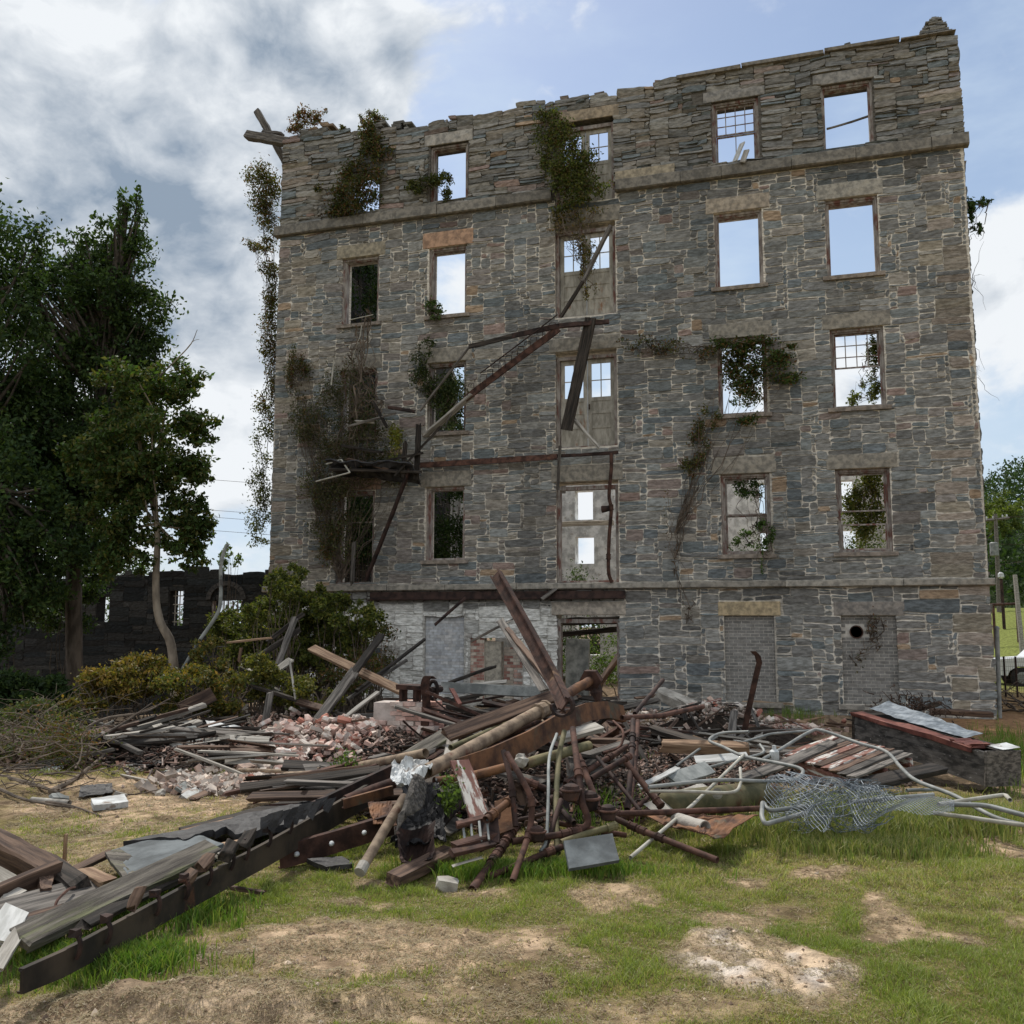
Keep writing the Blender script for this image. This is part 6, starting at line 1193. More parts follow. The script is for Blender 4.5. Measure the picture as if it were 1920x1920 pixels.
boards(30, 650, 1525, 90, 34, 'broken timber between the steel channels', 'timbers between the steel channels', [m_wdark, m_wbrown, m_rust, m_wgrey], L=(.5, 1.5), w=(.05, .14), h=(.02, .06), th=(.2, .8), tilt=.15, lift=(.02, .2), name='timber_piece', cat='timber', meshes=8)
boards(60, 1010, 1440, 150, 40, 'thin rusty rod in the pipe tangle', 'thin rods in the tangle', [m_rust, m_rustd, m_rust, m_tan], L=(.5, 1.6), w=(.012, .024), h=(.012, .024), tilt=.7, lift=(0, .35), name='rod', cat='rod', meshes=8)
boards(46, 1300, 1400, 150, 30, 'thin splintered lath right of the tangle', 'laths right of the tangle', MX+[m_wpeel], L=(.4, 1.5), w=(.02, .06), h=(.01, .02), tilt=.15, name='lath', cat='lath', meshes=8)
boards(56, 300, 1410, 190, 40, 'thin broken lath in the left rubble', 'laths in the left rubble', MX+[m_wbrown], L=(.4, 1.6), w=(.015, .05), h=(.01, .025), tilt=.3, name='lath', cat='lath', meshes=9)
boards(50, 640, 1380, 130, 36, 'thin dark lath among the pink bricks', 'laths among the pink bricks', DK+[m_wlight], L=(.5, 1.9), w=(.02, .07), h=(.012, .03), tilt=.16, name='lath', cat='lath', meshes=8)
boards(40, 720, 1500, 120, 30, 'thin splinter between the roofing and pipe tangle', 'splinters beside the roofing', DK+[m_rust, m_wgrey], L=(.3, 1.2), w=(.015, .05), h=(.01, .025), tilt=.3, name='lath', cat='lath', meshes=8)
for k in range(18):   # smaller pieces deep in the heap
    a = Pt(rng.uniform(900, 1230), rng.uniform(1390, 1570), 0); p = G(rng.uniform(900, 1220), rng.uniform(1520, 1600)); p[2] = gzs(p[0], p[1])+rng.uniform(.02, .55)*(.4+heap(p[0], p[1])); t_ = rng.uniform(0, 3.14); L = rng.uniform(.3, .8)
    d_ = np.array([math.cos(t_)*L, math.sin(t_)*L, rng.uniform(-.4, .4)*L]); q = p+d_; q[2] = max(q[2], gzs(q[0], q[1])+.03)
    pipe('pipe_piece', 'short rusty pipe piece deep inside the pipe tangle', 'pipe', [p, q], rng.uniform(.014, .028), rnd.choice([m_rust, m_rustd, m_rust]), 'short pipe pieces in the tangle', coup=(rng.uniform(.2, .8),), n=9)
for k, (pts, r_, m_, lab) in enumerate([([(1044, 1376, 8.4), (1030, 1420, 8.0), (1028, 1500, 7.4), (1024, 1575, 7.0), (1013, 1596, 6.9)], .012, m_slab, 'grey bent conduit hanging upright in the pipe tangle'), ([(1058, 1372, 8.6), (1048, 1420, 8.2), (1042, 1520, 7.4), (1046, 1600, 7.0)], .022, m_olive, 'mossy upright pipe beside the grey conduit')]): pipe('conduit', lab, 'conduit', P4(*pts), r_, m_, sm=True)
# valves in the tangle
for k, (px, py, d, s_) in enumerate([(1071, 1486, 7.2, .06), (1103, 1502, 7.3, .07), (1140, 1524, 7.2, .055), (1007, 1563, 6.9, .05)]):
    c = Pt(px, py, d); v_ = empty('pipe_valve', c, ['round rusty valve left of the elbowed pipe top', 'larger round rusty valve above the long coupling pipe', 'ringed rusty joint right of the larger valve', 'lumpy rusty union on the dark elbowed pipe'][k], 'valve')
    mb = MB(); mb.tube([c-[0, 0, s_], c-[0, 0, s_*.8], c, c+[0, 0, s_*.8], c+[0, 0, s_]], [s_*.5, s_*.9, s_*1.1, s_*.9, s_*.5], 10); mbobj(mb, 'body', m_rustd, c, v_)
    mb = MB(); mb.tube([c+np.array([math.cos(t_)*s_*1.2, math.sin(t_)*s_*1.2, s_*.3]) for t_ in np.linspace(0, 2*math.pi, 15)], s_*.16, 6); mbobj(mb, 'ring', m_rust, c, v_)
# perforated grey panel
c = P4((1056, 1582, 6.75), (1147, 1568, 6.9), (1160, 1618, 6.6), (1066, 1634, 6.5)); pp = sheet('perforated_panel', 'grey blue panel with a few drilled holes propped on the grass', 'panel', c, amp=.006, m=m_slate, th=.025, sc=1)
for u_, v_ in ((.25, .3), (.5, .25), (.75, .2), (.3, .6), (.55, .55), (.62, .75), (.35, .85), (.8, .5)):
    q = c[0]*(1-u_)*(1-v_)+c[1]*u_*(1-v_)+c[2]*u_*v_+c[3]*(1-u_)*v_; N_ = np.cross(c[1]-c[0], c[3]-c[0]); N_ /= np.linalg.norm(N_); N_ *= -np.sign(N_@(q-CAM)); mb = MB(); mb.tube([q+N_*.002, q+N_*.01], .013, 8); mbobj(mb, 'hole_shade_disc', m_black, c[0], pp)  # black discs on the panel, painting the shade of its holes
# radiator or grate of rusty bars
c = Pt(905, 1560, 6.75); gr = empty('rusty_grate', c, 'dark red rusty grate with short upright bars under the peeling plank', 'grate')
for nm, a, b, w_, h_ in (('rail', (856, 1548, 6.8), (935, 1528, 7.0), .05, .04), ('rail', (850, 1588, 6.6), (930, 1566, 6.8), .07, .05), ('rail', (846, 1600, 6.5), (925, 1582, 6.7), .06, .03)): T(nm, None, None, Pt(*a), Pt(*b), w_, h_, m_rust, .2, .01, parent=gr)
for k in range(4): px = 868+15*k; T('bar', None, None, Pt(px, 1546-3*k, 6.85), Pt(px+4, 1584-3*k, 6.68), .014, .014, m_galv, 0, .0, parent=gr)
B1('rusty_plate', 'dark rusty square plate at the right of the grate', 'plate', (915, 1540, 6.9), (918, 1590, 6.7), .14, .03, m_rustd, .3)
B1('rusty_plate', 'orange rusty plate upright behind the couplings', 'plate', (942, 1500, 7.3), (950, 1556, 7.1), .12, .02, m_rusto, .3)
B1('splinter', 'thin pale splinter below the rusty grate', 'splinter', (854, 1622, 6.5), (902, 1608, 6.6), .03, .01, m_wlight)
# crumpled sheets left of centre
sheet('crumpled_sheet', 'crumpled white and blue metal sheet on top of the tar sheet', 'sheet', P4((735, 1432, 7.9), (800, 1420, 8.1), (812, 1446, 7.6), (742, 1462, 7.4)), 22, 16, .13, m_torn, .004, sc=9)
sheet('crumpled_sheet', 'small torn white flap left of the crumpled sheet', 'sheet', P4((735, 1434, 7.5), (758, 1438, 7.5), (750, 1466, 7.3), (732, 1462, 7.3)), 8, 8, .05, m_torn, .004, sc=9)
sheet('tar_sheet', 'big black sheet folded like a sack in the middle of the pile', 'tar sheet', P4((770, 1452, 7.6), (822, 1462, 7.5), (838, 1570, 7.0), (740, 1585, 6.9)), 20, 24, .14, m_tar, .01, fold=.22, sc=3, rag=.12)
sheet('tar_sheet', 'grey edged flap of the black sheet curling to the left', 'tar sheet', P4((775, 1455, 7.3), (800, 1470, 7.2), (792, 1520, 6.9), (742, 1560, 6.7)), 16, 16, .07, m_wgrey, .012, fold=-.15, sc=4)
sheet('tar_sheet', 'dark dented bucket shaped sheet under the black sheet', 'tar sheet', P4((740, 1560, 6.9), (815, 1545, 7.1), (812, 1610, 6.7), (752, 1618, 6.55)), 16, 12, .08, m_rustd, .008, fold=.16)
sheet('grey_slate', 'flat dark slate lying on the grass left of the pile', 'slate', [G(x_, y_)+[0, 0, .045] for x_, y_ in ((575, 1632), (640, 1626), (662, 1640), (610, 1648))], amp=.012, m=m_tar, th=.03, rag=.1)
sheet('red_sheet', 'crumpled dull red sheet behind the beige pole', 'sheet', P4((690, 1510, 7.6), (735, 1500, 7.8), (745, 1545, 7.4), (700, 1540, 7.3)), amp=.06, m=m_rusto)
p = pipe('beige_pole', 'beige pole with a grey coupling at its lower end left of the black sheet', 'pipe', P4((758, 1495, 7.2), (681, 1624, 6.45)), .034, m_tan, n=14)
mb = MB(); a, b = Pt(683, 1620, 6.47), Pt(674, 1636, 6.4); mb.tube([a, b], .037, 12); mbobj(mb, 'coupling', m_conc, a, p, smooth=False)
T('timber', 'short thick timber with a pale sawn end on the grass below the black sheet', 'timber', Pt(735, 1650, 6.35), Pt(842, 1598, 7.0), .11, .07, m_wbrown, .3, .01)
mb = MB(); a = Pt(735, 1650, 6.35)
for k in range(12):  # leaves of torn cloth and weeds
    pass
for px, py, d, n_ in ((840, 1500, 7.4, 260), (650, 1432, 9.3, 200), (848, 1470, 7.5, 120)):
    P = np.array([Pt(px+rng.normal(0, 12), py+rng.normal(0, 14), d+rng.normal(0, .1)) for _ in range(n_)]); V, F, C = leafgeo(P, .045, [(.10, .15, .035), (.07, .11, .03)])
    t = tag(link('weed', mesh_np('weed', V-P[0], [F], C), m_leaf, P[0]), {840: 'green weed growing through the black sheet', 650: 'green weed beside the long rusty pipe', 848: 'small weed by the crumpled white sheet'}[px], 'weed')
m_beam = mat('olive_rust', (.022, .018, .014), (.07, .052, .036), 3, .8, .1, .4, 20, bd=.005, c3=(.15, .06, .03), c3t=(.58, .7), c3sc=1.6)
# left long steel beam with brackets and mossy plank
bA, bB, bC = _Pt(45, 1838, 4.0), _Pt(500, 1612, 5.9), _Pt(690, 1492, 7.6)
def along(t_): return bA+(bC-bA)*t_
# straight beam: project its ends and keep it level with the ground at the near end
lb = empty('long_steel_beam', bA, 'very long rusty steel channel running from the lower left corner into the pile', 'steel beam')
def lbpt(px, py): # depth along the beam from its picture position
    u_ = (px-45)/645; w_ = u_*(1/7.6)+(1-u_)*(1/4.0); return _Pt(px, py, 1/w_)
Ip = [lbpt(x_, y_) for x_, y_ in ((30, 1848), (120, 1808), (250, 1739), (380, 1668), (500, 1603), (600, 1546), (690, 1492))]
mb = MB(); rings = []
for i, p in enumerate(Ip):
    d_ = Ip[-1]-Ip[0]; d_ /= np.linalg.norm(d_); A = np.cross([0, 0, 1.0], d_); A /= np.linalg.norm(A); B = np.cross(d_, A); A = -A if A@_f > 0 else A
    h_ = .052+.035*i/6; sh0 = -d_*.07 if i == 0 else 0*d_
    rings.append(np.array([p+B*h_+A*.0+sh0*(-.6), p+B*h_-A*.028+sh0*(-.6), p+B*(h_-.012)-A*.028+sh0*(-.6), p+B*(h_-.012)-A*.012+sh0*(-.5), p-B*(h_-.012)-A*.012-sh0*.5, p-B*(h_-.012)-A*.028-sh0*.5, p-B*h_-A*.028-sh0*.6, p-B*h_-sh0*.6]))
mb.loft(rings); mbobj(mb, 'channel', m_beam, bA, lb)
m_rb = m_rust
for k, (px, py) in enumerate([(140, 1776), (197, 1748), (290, 1697), (345, 1668), (388, 1642), (430, 1614), (458, 1596), (500, 1572), (540, 1548)]):
    p = lbpt(px, py); s_ = .05; mb = MB(); q = [p+A*.015+B*.05, p+A*.03+B*.02, p+A*.026-B*.02, p+A*.012-B*.05]; mb.tube(smooth(q, 3), .011, 6); mb.box(p+B*.045-[.02, .02, .0], p+B*.045+[.02, .02, .035], jit=.006); mbobj(mb, 'bracket', m_rustd, bA, lb)
for k, (a, b, w_, m_) in enumerate([((246, 1702), (262, 1668), .05, m_wbrown), ((375, 1630), (392, 1610), .06, m_wbrown), ((423, 1606), (436, 1582), .07, m_wdark), ((452, 1590), (470, 1562), .07, m_wdark), ((345, 1655), (358, 1640), .06, m_wbrown)]):
    T('wood_stub', ['splintered wood stub standing on the long steel beam, nearest', 'brown stub wedged on the middle of the long steel beam', 'dark square stub on the far half of the long steel beam', 'dark stub at the far end of the mossy plank', 'short brown stub beside the mossy plank edge'][k], 'wood stub', lbpt(*a), lbpt(*b), w_, w_*.8, m_, .3, .03)
B1('mossy_plank', 'huge mossy weathered plank lying beside the long steel beam', 'plank', (36, 1764, 4.9), (384, 1598, 6.4), .15, .06, m_wmoss, .38, .12)
B1('mossy_plank', 'thinner board split off under the mossy plank', 'plank', (150, 1738, 5.1), (375, 1630, 6.3), .07, .03, m_wdark, .3, .1)
sheet('roof_cladding', 'large grey painted roof panel face down under ragged tar paper', 'roof panel', P4((208, 1602, 6.7), (345, 1566, 7.2), (420, 1590, 6.6), (250, 1668, 5.9)), amp=.02, m=m_slate, th=.03)
sheet('roof_cladding', 'pale greenish underside of the roof panel bent to the ground', 'roof panel', P4((196, 1606, 6.6), (222, 1600, 6.7), (300, 1648, 6.1), (240, 1664, 5.9)), amp=.03, m=m_wmoss, th=.02)
sheet('roof_deck', 'long strip of black roofing deck with ragged tar edge above the steel beam', 'roof deck', P4((232, 1596, 6.9), (625, 1498, 8.8), (596, 1548, 7.6), (330, 1580, 6.9)), 40, 10, .03, m_tar, .05, rag=.25, sc=4)
sheet('roof_deck', 'second upper layer of black roofing behind the first', 'roof deck', P4((335, 1560, 7.6), (640, 1480, 9.2), (630, 1500, 8.8), (350, 1568, 7.4)), 30, 5, .02, m_wdark, .03)
for k in range(9):
    px = 478+15*k; a = lbpt(px, 1545-4.6*k+rng.uniform(-4, 4)); a = a+[0, .06, .03]; sheet('tar_flap', ['first', 'second', 'third', 'fourth', 'fifth', 'sixth', 'seventh', 'eighth', 'ninth'][k]+' ragged black tar flap on the steel beam counted from its near end', 'tar flap', [a, a+[.08, .05, .02], a+[.05, -.01, -.05-rng.uniform(0, .08)], a+[.02, -.03, -.06-rng.uniform(0, .06)]], 4, 5, .02, m_tar, .008, 'tar flaps over the beam', sc=8)
B1('plank', 'fresh yellow lath on the black roofing deck', 'plank', (298, 1572, 7.2), (455, 1533, 8.0), .05, .02, m_worange, .2)
B1('plank', 'thin brown edge board of the roofing deck sloping down left', 'plank', (130, 1636, 6.2), (206, 1600, 6.8), .06, .03, m_wbrown, .2)
B1('plank', 'splintered orange board under the roof panel', 'plank', (158, 1634, 6.1), (206, 1656, 5.8), .08, .04, m_worange, .3, .1)
B1('plank', 'fresh broken wood end beyond the mossy plank', 'plank', (398, 1594, 6.6), (450, 1582, 6.9), .07, .04, m_worange, .2, .05)
B1('plank', 'small split wood block beyond the mossy plank', 'plank', (402, 1606, 6.5), (424, 1602, 6.6), .07, .05, m_wlight, .2)
B1('timber', 'thick dark timber entering from the left edge and sloping down', 'timber', (-30, 1572, 6.6), (118, 1650, 6.0), .13, .15, m_wbrown, .3)
B1('timber', 'dark timber end continuing under the crossing brown plank', 'timber', (96, 1636, 6.0), (146, 1664, 5.8), .12, .12, m_wdark, .3, .06)
B1('plank', 'brown plank crossing over the thick dark timber', 'plank', (-20, 1690, 5.5), (112, 1634, 5.9), .05, .14, m_wbrown, .2)
B1('plank', 'wide grey plank lying flat to the left of the mossy plank', 'plank', (-30, 1722, 5.2), (190, 1664, 5.9), .24, .04, m_wgrey, .25)
B1('plank', 'brown edge board under the wide grey plank', 'plank', (20, 1738, 5.1), (120, 1706, 5.4), .07, .05, m_wbrown, .2)
B1('plank', 'white painted board poking down at the left edge', 'plank', (-5, 1764, 4.8), (30, 1706, 5.2), .13, .03, m_wwhite, .4)
B1('plank', 'white board behind the crossing brown plank', 'plank', (40, 1652, 5.9), (86, 1678, 5.7), .08, .03, m_wwhite, .3)
B1('plank', 'pale board at the left edge behind the brown plank', 'plank', (-20, 1632, 6.2), (20, 1654, 6.0), .10, .03, m_wlight, .3)
B1('plank', 'short grey board laid on the wide grey plank', 'plank', (6, 1690, 5.5), (36, 1674, 5.6), .06, .03, m_wlight, .3)
B1('plank', 'dark corrugated board under the mossy plank at left', 'plank', (18, 1750, 5.0), (140, 1716, 5.3), .16, .04, m_wgrey, .2)
B1('plank', 'splintered pale stick at the lower left edge', 'plank', (-6, 1815, 4.5), (22, 1768, 4.7), .06, .03, m_wlight, .3, .1)
B1('plank', 'short dark stick lying on the grass right of the steel beam', 'plank', (425, 1663, 6.2), (495, 1674, 6.0), .035, .02, m_wbrown)
sheet('bark_slab', 'ragged brown block under the crossing plank', 'wood block', P4((68, 1668, 5.75), (96, 1660, 5.85), (92, 1685, 5.65), (70, 1690, 5.6)), 6, 6, .04, m_wbrown, .06)
T('survey_stake', 'thin orange brown stake standing in the ground on the left', 'stake', G(120, 1634)-[0, 0, .1], G(120, 1634)+[0, 0, .24], .022, .022, m_worange, 0, .005)
mb = MB(); mb.tube(smooth(P4((103, 1702, 5.4), (108, 1688, 5.45), (128, 1668, 5.6), (140, 1664, 5.7)), 4), .008, 5); tag(mbobj(mb, 'bent_rod', m_rust, Pt(103, 1702, 5.4)), 'thin bent rusty rod on the wide grey plank', 'rod')
# steel channel with white knobs
c = Pt(525, 1612, 6.85); ch = Ibeam('steel_channel', 'dark red steel channel with pale insulator knobs beside the pile', [Pt(525, 1610, 6.85), Pt(620, 1582, 7.1), Pt(738, 1546, 7.45)], .05, .15, .012, m_rust, 0, 'steel channel', kind='C')
for px, py in ((558, 1600), (623, 1580), (684, 1560)):
    p = Pt(px, py, 6.78+(px-525)/213*.6); mb = MB(); d_ = np.array([-_f[0], -_f[1], 0]); mb.tube([p, p+d_*.02, p+d_*.05, p+d_*.06], [.012, .018, .013, .005], 9); o = mbobj(mb, 'knob', m_torn, p, ch)
Ibeam('steel_channel', 'bright rust red flat strip behind the steel channel', [Pt(645, 1508, 7.6), Pt(738, 1482, 8.0)], .03, .07, .01, m_rusto, 0, 'steel strip', kind='C')
Ibeam('steel_channel', 'dark angle iron running up from the roofing deck to the white sheet', [Pt(560, 1530, 7.9), Pt(740, 1444, 8.4)], .05, .09, .01, m_rustd, 0, 'angle iron', kind='C')
pipe('rusty_pipe', 'thick brown pipe between the roofing deck and the tar sheet', 'pipe', P4((648, 1502, 7.8), (738, 1468, 8.1)), .045, m_rust)
B1('plank', 'mossy board between the long pipe and roofing deck', 'plank', (610, 1484, 8.8), (720, 1446, 9.2), .14, .03, m_wmoss, .4)
# tall rusty post with a hooked tip near the brick heap
hp_ = [Pt(1396, 1374, 12.2), Pt(1404, 1330, 12.2), Pt(1419, 1262, 12.2), Pt(1424, 1243, 12.2), Pt(1421, 1230, 12.2), Pt(1412, 1221, 12.2)]
mb = MB(); rings = [np.array([p+[-.04, 0, 0], p+[.035, 0, 0], p+[.035, .03, 0], p+[-.01, .03, 0], p+[-.04, .05, 0]])*1.0 for p in hp_]; mb.loft(rings); tag(mbobj(mb, 'hooked_post', m_rust, hp_[0]), 'tall rusty post with a hooked tip before the first bricked window', 'post')
# tank
a, b = Pt(1246, 1512, 8.35), Pt(1452, 1486, 9.3); tk = empty('metal_tank', a, 'long greenish rusty cylinder tank lying right of the pipe tangle', 'tank'); d_ = (b-a)/np.linalg.norm(b-a)
mb = MB(); rr = [(-.0, .02), (0.001, .10), (.03, .118), (.3, .12), (.7, .12), (.97, .118), (1.0, .09)]; mb.tube([a+(b-a)*t_ for t_, _ in rr], [r_ for _, r_ in rr], 22); mbobj(mb, 'shell', m_olive, a, tk, smooth=True)
mb = MB(); q = Pt(1345, 1488, 8.55); dq = (CAM-q)/np.linalg.norm(CAM-q); mb.tube([q, q+dq*.03, q+dq*.031, q+dq*.045], [.045, .045, .03, .03], 12); mbobj(mb, 'hub', m_conc, a, tk)
B1('metal_cradle', 'tan flat board lying along the tank towards the pipes', 'board', (1226, 1518, 8.2), (1330, 1478, 8.8), .16, .03, m_conc, .5, .08)
sheet('rusty_sheet', 'torn sheet of orange rusty metal with a point on the grass', 'sheet', P4((1200, 1530, 7.9), (1422, 1526, 7.9), (1340, 1576, 7.0), (1300, 1560, 7.2)), 26, 10, .045, m_rusto, .006, sc=4, corr=.006)
pipe('short_pipe', 'broken hollow grey pipe stub on the rusty sheet', 'pipe', P4((1268, 1536, 7.7), (1322, 1552, 7.35)), .05, m_conc, n=16)
# galvanised tubes
GT = [('wavy galvanised tube snaking over the pallet side of the debris', [(1404, 1372, 10.4), (1352, 1375, 10.6), (1330, 1388, 10.2), (1355, 1400, 9.8), (1395, 1418, 9.4), (1455, 1430, 9.0), (1498, 1440, 8.8), (1505, 1450, 8.6), (1488, 1461, 8.5), (1432, 1465, 8.3), (1345, 1463, 8.2), (1216, 1476, 8.0)], .016, m_galv),
      ('long bent galvanised tube arching over the pallet to the right edge', [(1430, 1424, 9.6), (1465, 1404, 10.2), (1517, 1373, 10.6), (1542, 1370, 10.6), (1612, 1394, 10.2), (1661, 1409, 9.9), (1690, 1440, 9.3), (1719, 1464, 9.0), (1790, 1492, 8.6), (1862, 1531, 8.1), (1930, 1550, 7.9)], .018, m_galv),
      ('thin tan pole slanting from the tubes down to the grass', [(1182, 1608, 6.9), (1297, 1511, 7.9), (1395, 1415, 9.2)], .014, m_cream),
      ('thin grey tube slanting left of the wavy tube', [(1268, 1436, 10), (1345, 1380, 10.8)], .014, m_galv),
      ('cream bent tube lying before the tank', [(1218, 1484, 7.9), (1290, 1484, 8.0), (1370, 1486, 8.0), (1388, 1470, 8.2), (1388, 1440, 8.4)], .013, m_cream),
      ('galvanised tube bent in a loop under the wavy tube', [(1290, 1450, 9.6), (1380, 1425, 9.8), (1430, 1412, 10), (1425, 1396, 10.2)], .015, m_galv),
      ('straight galvanised tube behind the wavy tube', [(1382, 1395, 10.6), (1445, 1376, 11.2), (1540, 1368, 11.6)], .015, m_galv),
      ('short galvanised tube lying by the wire mesh, upper', [(1590, 1504, 8.2), (1750, 1490, 8.5)], .018, m_galv),
      ('galvanised tube lying at the right end of the mesh', [(1700, 1482, 8.9), (1760, 1480, 9.0)], .016, m_galv),
      ('cream tube with an elbow at the right edge', [(1760, 1508, 8.3), (1885, 1490, 8.6), (1894, 1500, 8.4)], .018, m_cream),
      ('bluish tube among the parallel tubes at the right edge', [(1780, 1508, 8.2), (1850, 1510, 8.1), (1925, 1530, 7.8)], .02, m_galv),
      ('pale straight tube lowest at the right edge', [(1750, 1524, 8.0), (1925, 1548, 7.6)], .017, m_cream)]
for lab, pts, r_, m_ in GT: pipe('metal_tube', lab, 'tube', P4(*pts), r_, m_, sm=len(pts) > 3)
# chain link mesh roll
c = Pt(1560, 1508, 7.9); cm = empty('wire_mesh_roll', c, 'crumpled roll of grey chain link mesh on a bent tube frame', 'wire mesh')
def meshsheet(mb, fn, nu, nv, r_=.0022):
    for s in (1, -1):
        for k in range(-nv, nu):
            pts = [];
            for j in range(nv*2+1):
                u_ = (k+j/2*1.0)/nu if s == 1 else (k+nv-j/2)/nu; v_ = j/(nv*2)
                if 0 <= u_ <= 1: pts.append(fn(u_, v_))
                elif pts: break
            if len(pts) > 1: mb.tube(pts, r_, 3, caps=False)
def roll_fn(u_, v_):
    an_ = u_*2*math.pi*2.0+v_*.6; w_ = .20+.06*math.sin(u_*9+v_*7)+.03*math.sin(v_*17+u_*31); x_ = (v_-.5)*.75+.10*math.sin(an_*.7+3*v_)
    return c+np.array([x_+.05*math.sin(u_*40), math.cos(an_)*w_*.95, .02+math.sin(an_)*w_*.75+.03*math.sin(v_*9+u_*13)])
mb = MB(); meshsheet(mb, roll_fn, 34, 11, .0026)
mbobj(mb, 'mesh_roll', m_wire, c, cm)
mb = MB(); q0 = Pt(1440, 1470, 8.4); q1 = Pt(1560, 1478, 8.4); q2 = Pt(1560, 1560, 7.2); q3 = Pt(1436, 1546, 7.4)
fl = lambda u_, v_: (q0*(1-u_)*(1-v_)+q1*u_*(1-v_)+q2*u_*v_+q3*(1-u_)*v_)+[.02*math.sin(u_*22+v_*9), 0, .05*math.sin(u_*7+v_*5)+.04]
meshsheet(mb, fl, 15, 11); mbobj(mb, 'mesh_flap', m_wire, c, cm)
mb = MB(); r0, r1, r2_, r3_ = Pt(1600, 1490, 8.3), Pt(1790, 1512, 8.0), Pt(1790, 1534, 7.7), Pt(1600, 1548, 7.3)
f3 = lambda u_, v_: (r0*(1-u_)*(1-v_)+r1*u_*(1-v_)+r2_*u_*v_+r3_*(1-u_)*v_)+[0, 0, .06*math.sin(u_*9+v_*4)*(1-u_)+.05]
meshsheet(mb, f3, 24, 9); mbobj(mb, 'mesh_flap', m_wire, c, cm)
pipe('frame_tube', None, None, P4((1512, 1512, 7.7), (1440, 1521, 7.5), (1430, 1502, 7.7), (1428, 1530, 7.3), (1434, 1546, 7.2), (1508, 1525, 7.5)), .017, m_galv, parent=cm)
# pallet / decking
pa = P4((1470, 1424, 10.2), (1566, 1386, 11.4), (1712, 1424, 10.6), (1604, 1470, 9.4)); pl = empty('wooden_pallet', pa[0], 'brown grey slatted wooden pallet tilted beside the timber box beam', 'pallet')
for k in range(9):
    t_ = (k+.5)/9; a = pa[0]*(1-t_)+pa[3]*t_; b = pa[1]*(1-t_)+pa[2]*t_; a = a+[0, 0, .05]; b = b+[0, 0, .05]; T('slat', None, None, a, b, np.linalg.norm(pa[3]-pa[0])/9*.86, .022, rnd.choice([m_wgrey, m_wpeel, m_wbrown, m_wgrey]), rnd.uniform(-.04, .04), .02, parent=pl)
for t_ in (.04, .5, .96): a = pa[0]*(1-t_)+pa[1]*t_; b = pa[3]*(1-t_)+pa[2]*t_; T('bearer', None, None, a-[0, 0, .03], b-[0, 0, .03], .09, .10, m_wpeel, 0, .02, parent=pl)
B1('plank', 'grey plank leaning along the left edge of the pallet', 'plank', (1390, 1460, 9.0), (1560, 1392, 10.8), .12, .03, m_wgrey, .3)
B1('plank', 'dark broken planks under the right end of the pallet', 'plank', (1600, 1476, 9.4), (1760, 1440, 10.2), .2, .06, m_wdark, .2)
# timber box beam
e0, e1 = Pt(1602, 1362, 13.2), Pt(1846, 1440, 10.6); d_ = (e1-e0); L = np.linalg.norm(d_); d_ /= L; A = np.cross([0, 0, 1.0], d_); A /= np.linalg.norm(A); A = A if A[1] > 0 else -A; B = np.cross(d_, A); B = B if B[2] > 0 else -B
bx = empty('box_beam', e0, 'long black weathered timber box beam with red flashing, tilted on the right', 'timber beam'); hh, ww = .20, .42
def bxbox(nm, s0, s1, a0, a1, b0, b1, m_, jag=.0, jit=.006):
    mb = MB(); n_ = 8; rings = [np.array([e0+d_*s+A*a+B*b+rng.normal(0, jit, 3) for a, b in ((a0, b0), (a1, b0), (a1, b1), (a0, b1))]) for s in np.linspace(s0, s1, n_)]; mb.loft(rings); return mbobj(mb, nm, m_, e0, bx)
m_bb = mat('black_timber', (.03, .028, .026), (.12, .11, .10), 2.2, .9, bump=.7, bsc=6, stretch=(2, 2, 7), bd=.012, c3=(.24, .23, .22), c3t=(.60, .68), c3sc=5)
bxbox('side_board', 0, L, 0, .05, -hh, hh*.1, m_bb); bxbox('side_board', 0, L, .001, .052, hh*.12, hh*.9, m_bb); bxbox('side_board', 0, L, ww-.05, ww, -hh, hh*.9, m_bb)
bxbox('end_board', L+.002, L+.05, -.01, ww+.01, -hh, hh*.95, m_wgrey); bxbox('end_board', -.05, -.002, -.01, ww+.01, -hh, hh*.95, m_wdark); bxbox('bottom_board', 0, L, .052, ww-.052, -hh, -hh+.05, m_wdark)
bxbox('red_flashing', -.05, L*.93, -.03, .16, hh*.92, hh*.98, m_flash, jit=.01); bxbox('red_flashing', -.05, L*.93, -.035, -.022, hh*.70, hh*.98, m_flash, jit=.006)
bxbox('red_flashing', L*.8, L*.92, -.03, .25, hh*1.0, hh*1.12, m_flash, jit=.012); bxbox('top_board', 0, L, .162, ww-.01, hh*.9, hh*.95, m_wdark)
s4 = [e0+d_*.1+A*.16+B*(hh*1.25), e0+d_*L*.78+A*.2+B*(hh*1.05), e0+d_*L*.75+A*.5+B*(hh*1.2), e0+d_*.05+A*.5+B*(hh*1.75)]
sheet('metal_flashing', None, None, s4, 20, 6, .035, m_wire, .004, sc=6, parent=bx)
s4 = [e0+d_*(L-.22)+A*.2+B*(hh*1.0), e0+d_*(L+.05)+A*.2+B*(hh*1.0), e0+d_*(L+.05)+A*.42+B*(hh*1.15), e0+d_*(L-.2)+A*.44+B*(hh*1.2)]; sheet('white_flashing', None, None, s4, 6, 6, .015, m_torn, .004, parent=bx)
c = Pt(1712, 1330, 16.8); t = empty('root_ball', c, 'tangled brown root ball lying against the wall behind the box beam', 'root ball'); mb = MB()
for _ in range(150): q = c+rng.normal(0, 1, 3)*[.32, .2, .13]; e = q+rng.normal(0, .13, 3); mb.tube(curve(q, e, rng.uniform(-.05, .05), .02, 6), np.linspace(.012, .004, 6), 4)
mbobj(mb, 'root_tangle', m_wbrown, c, t)
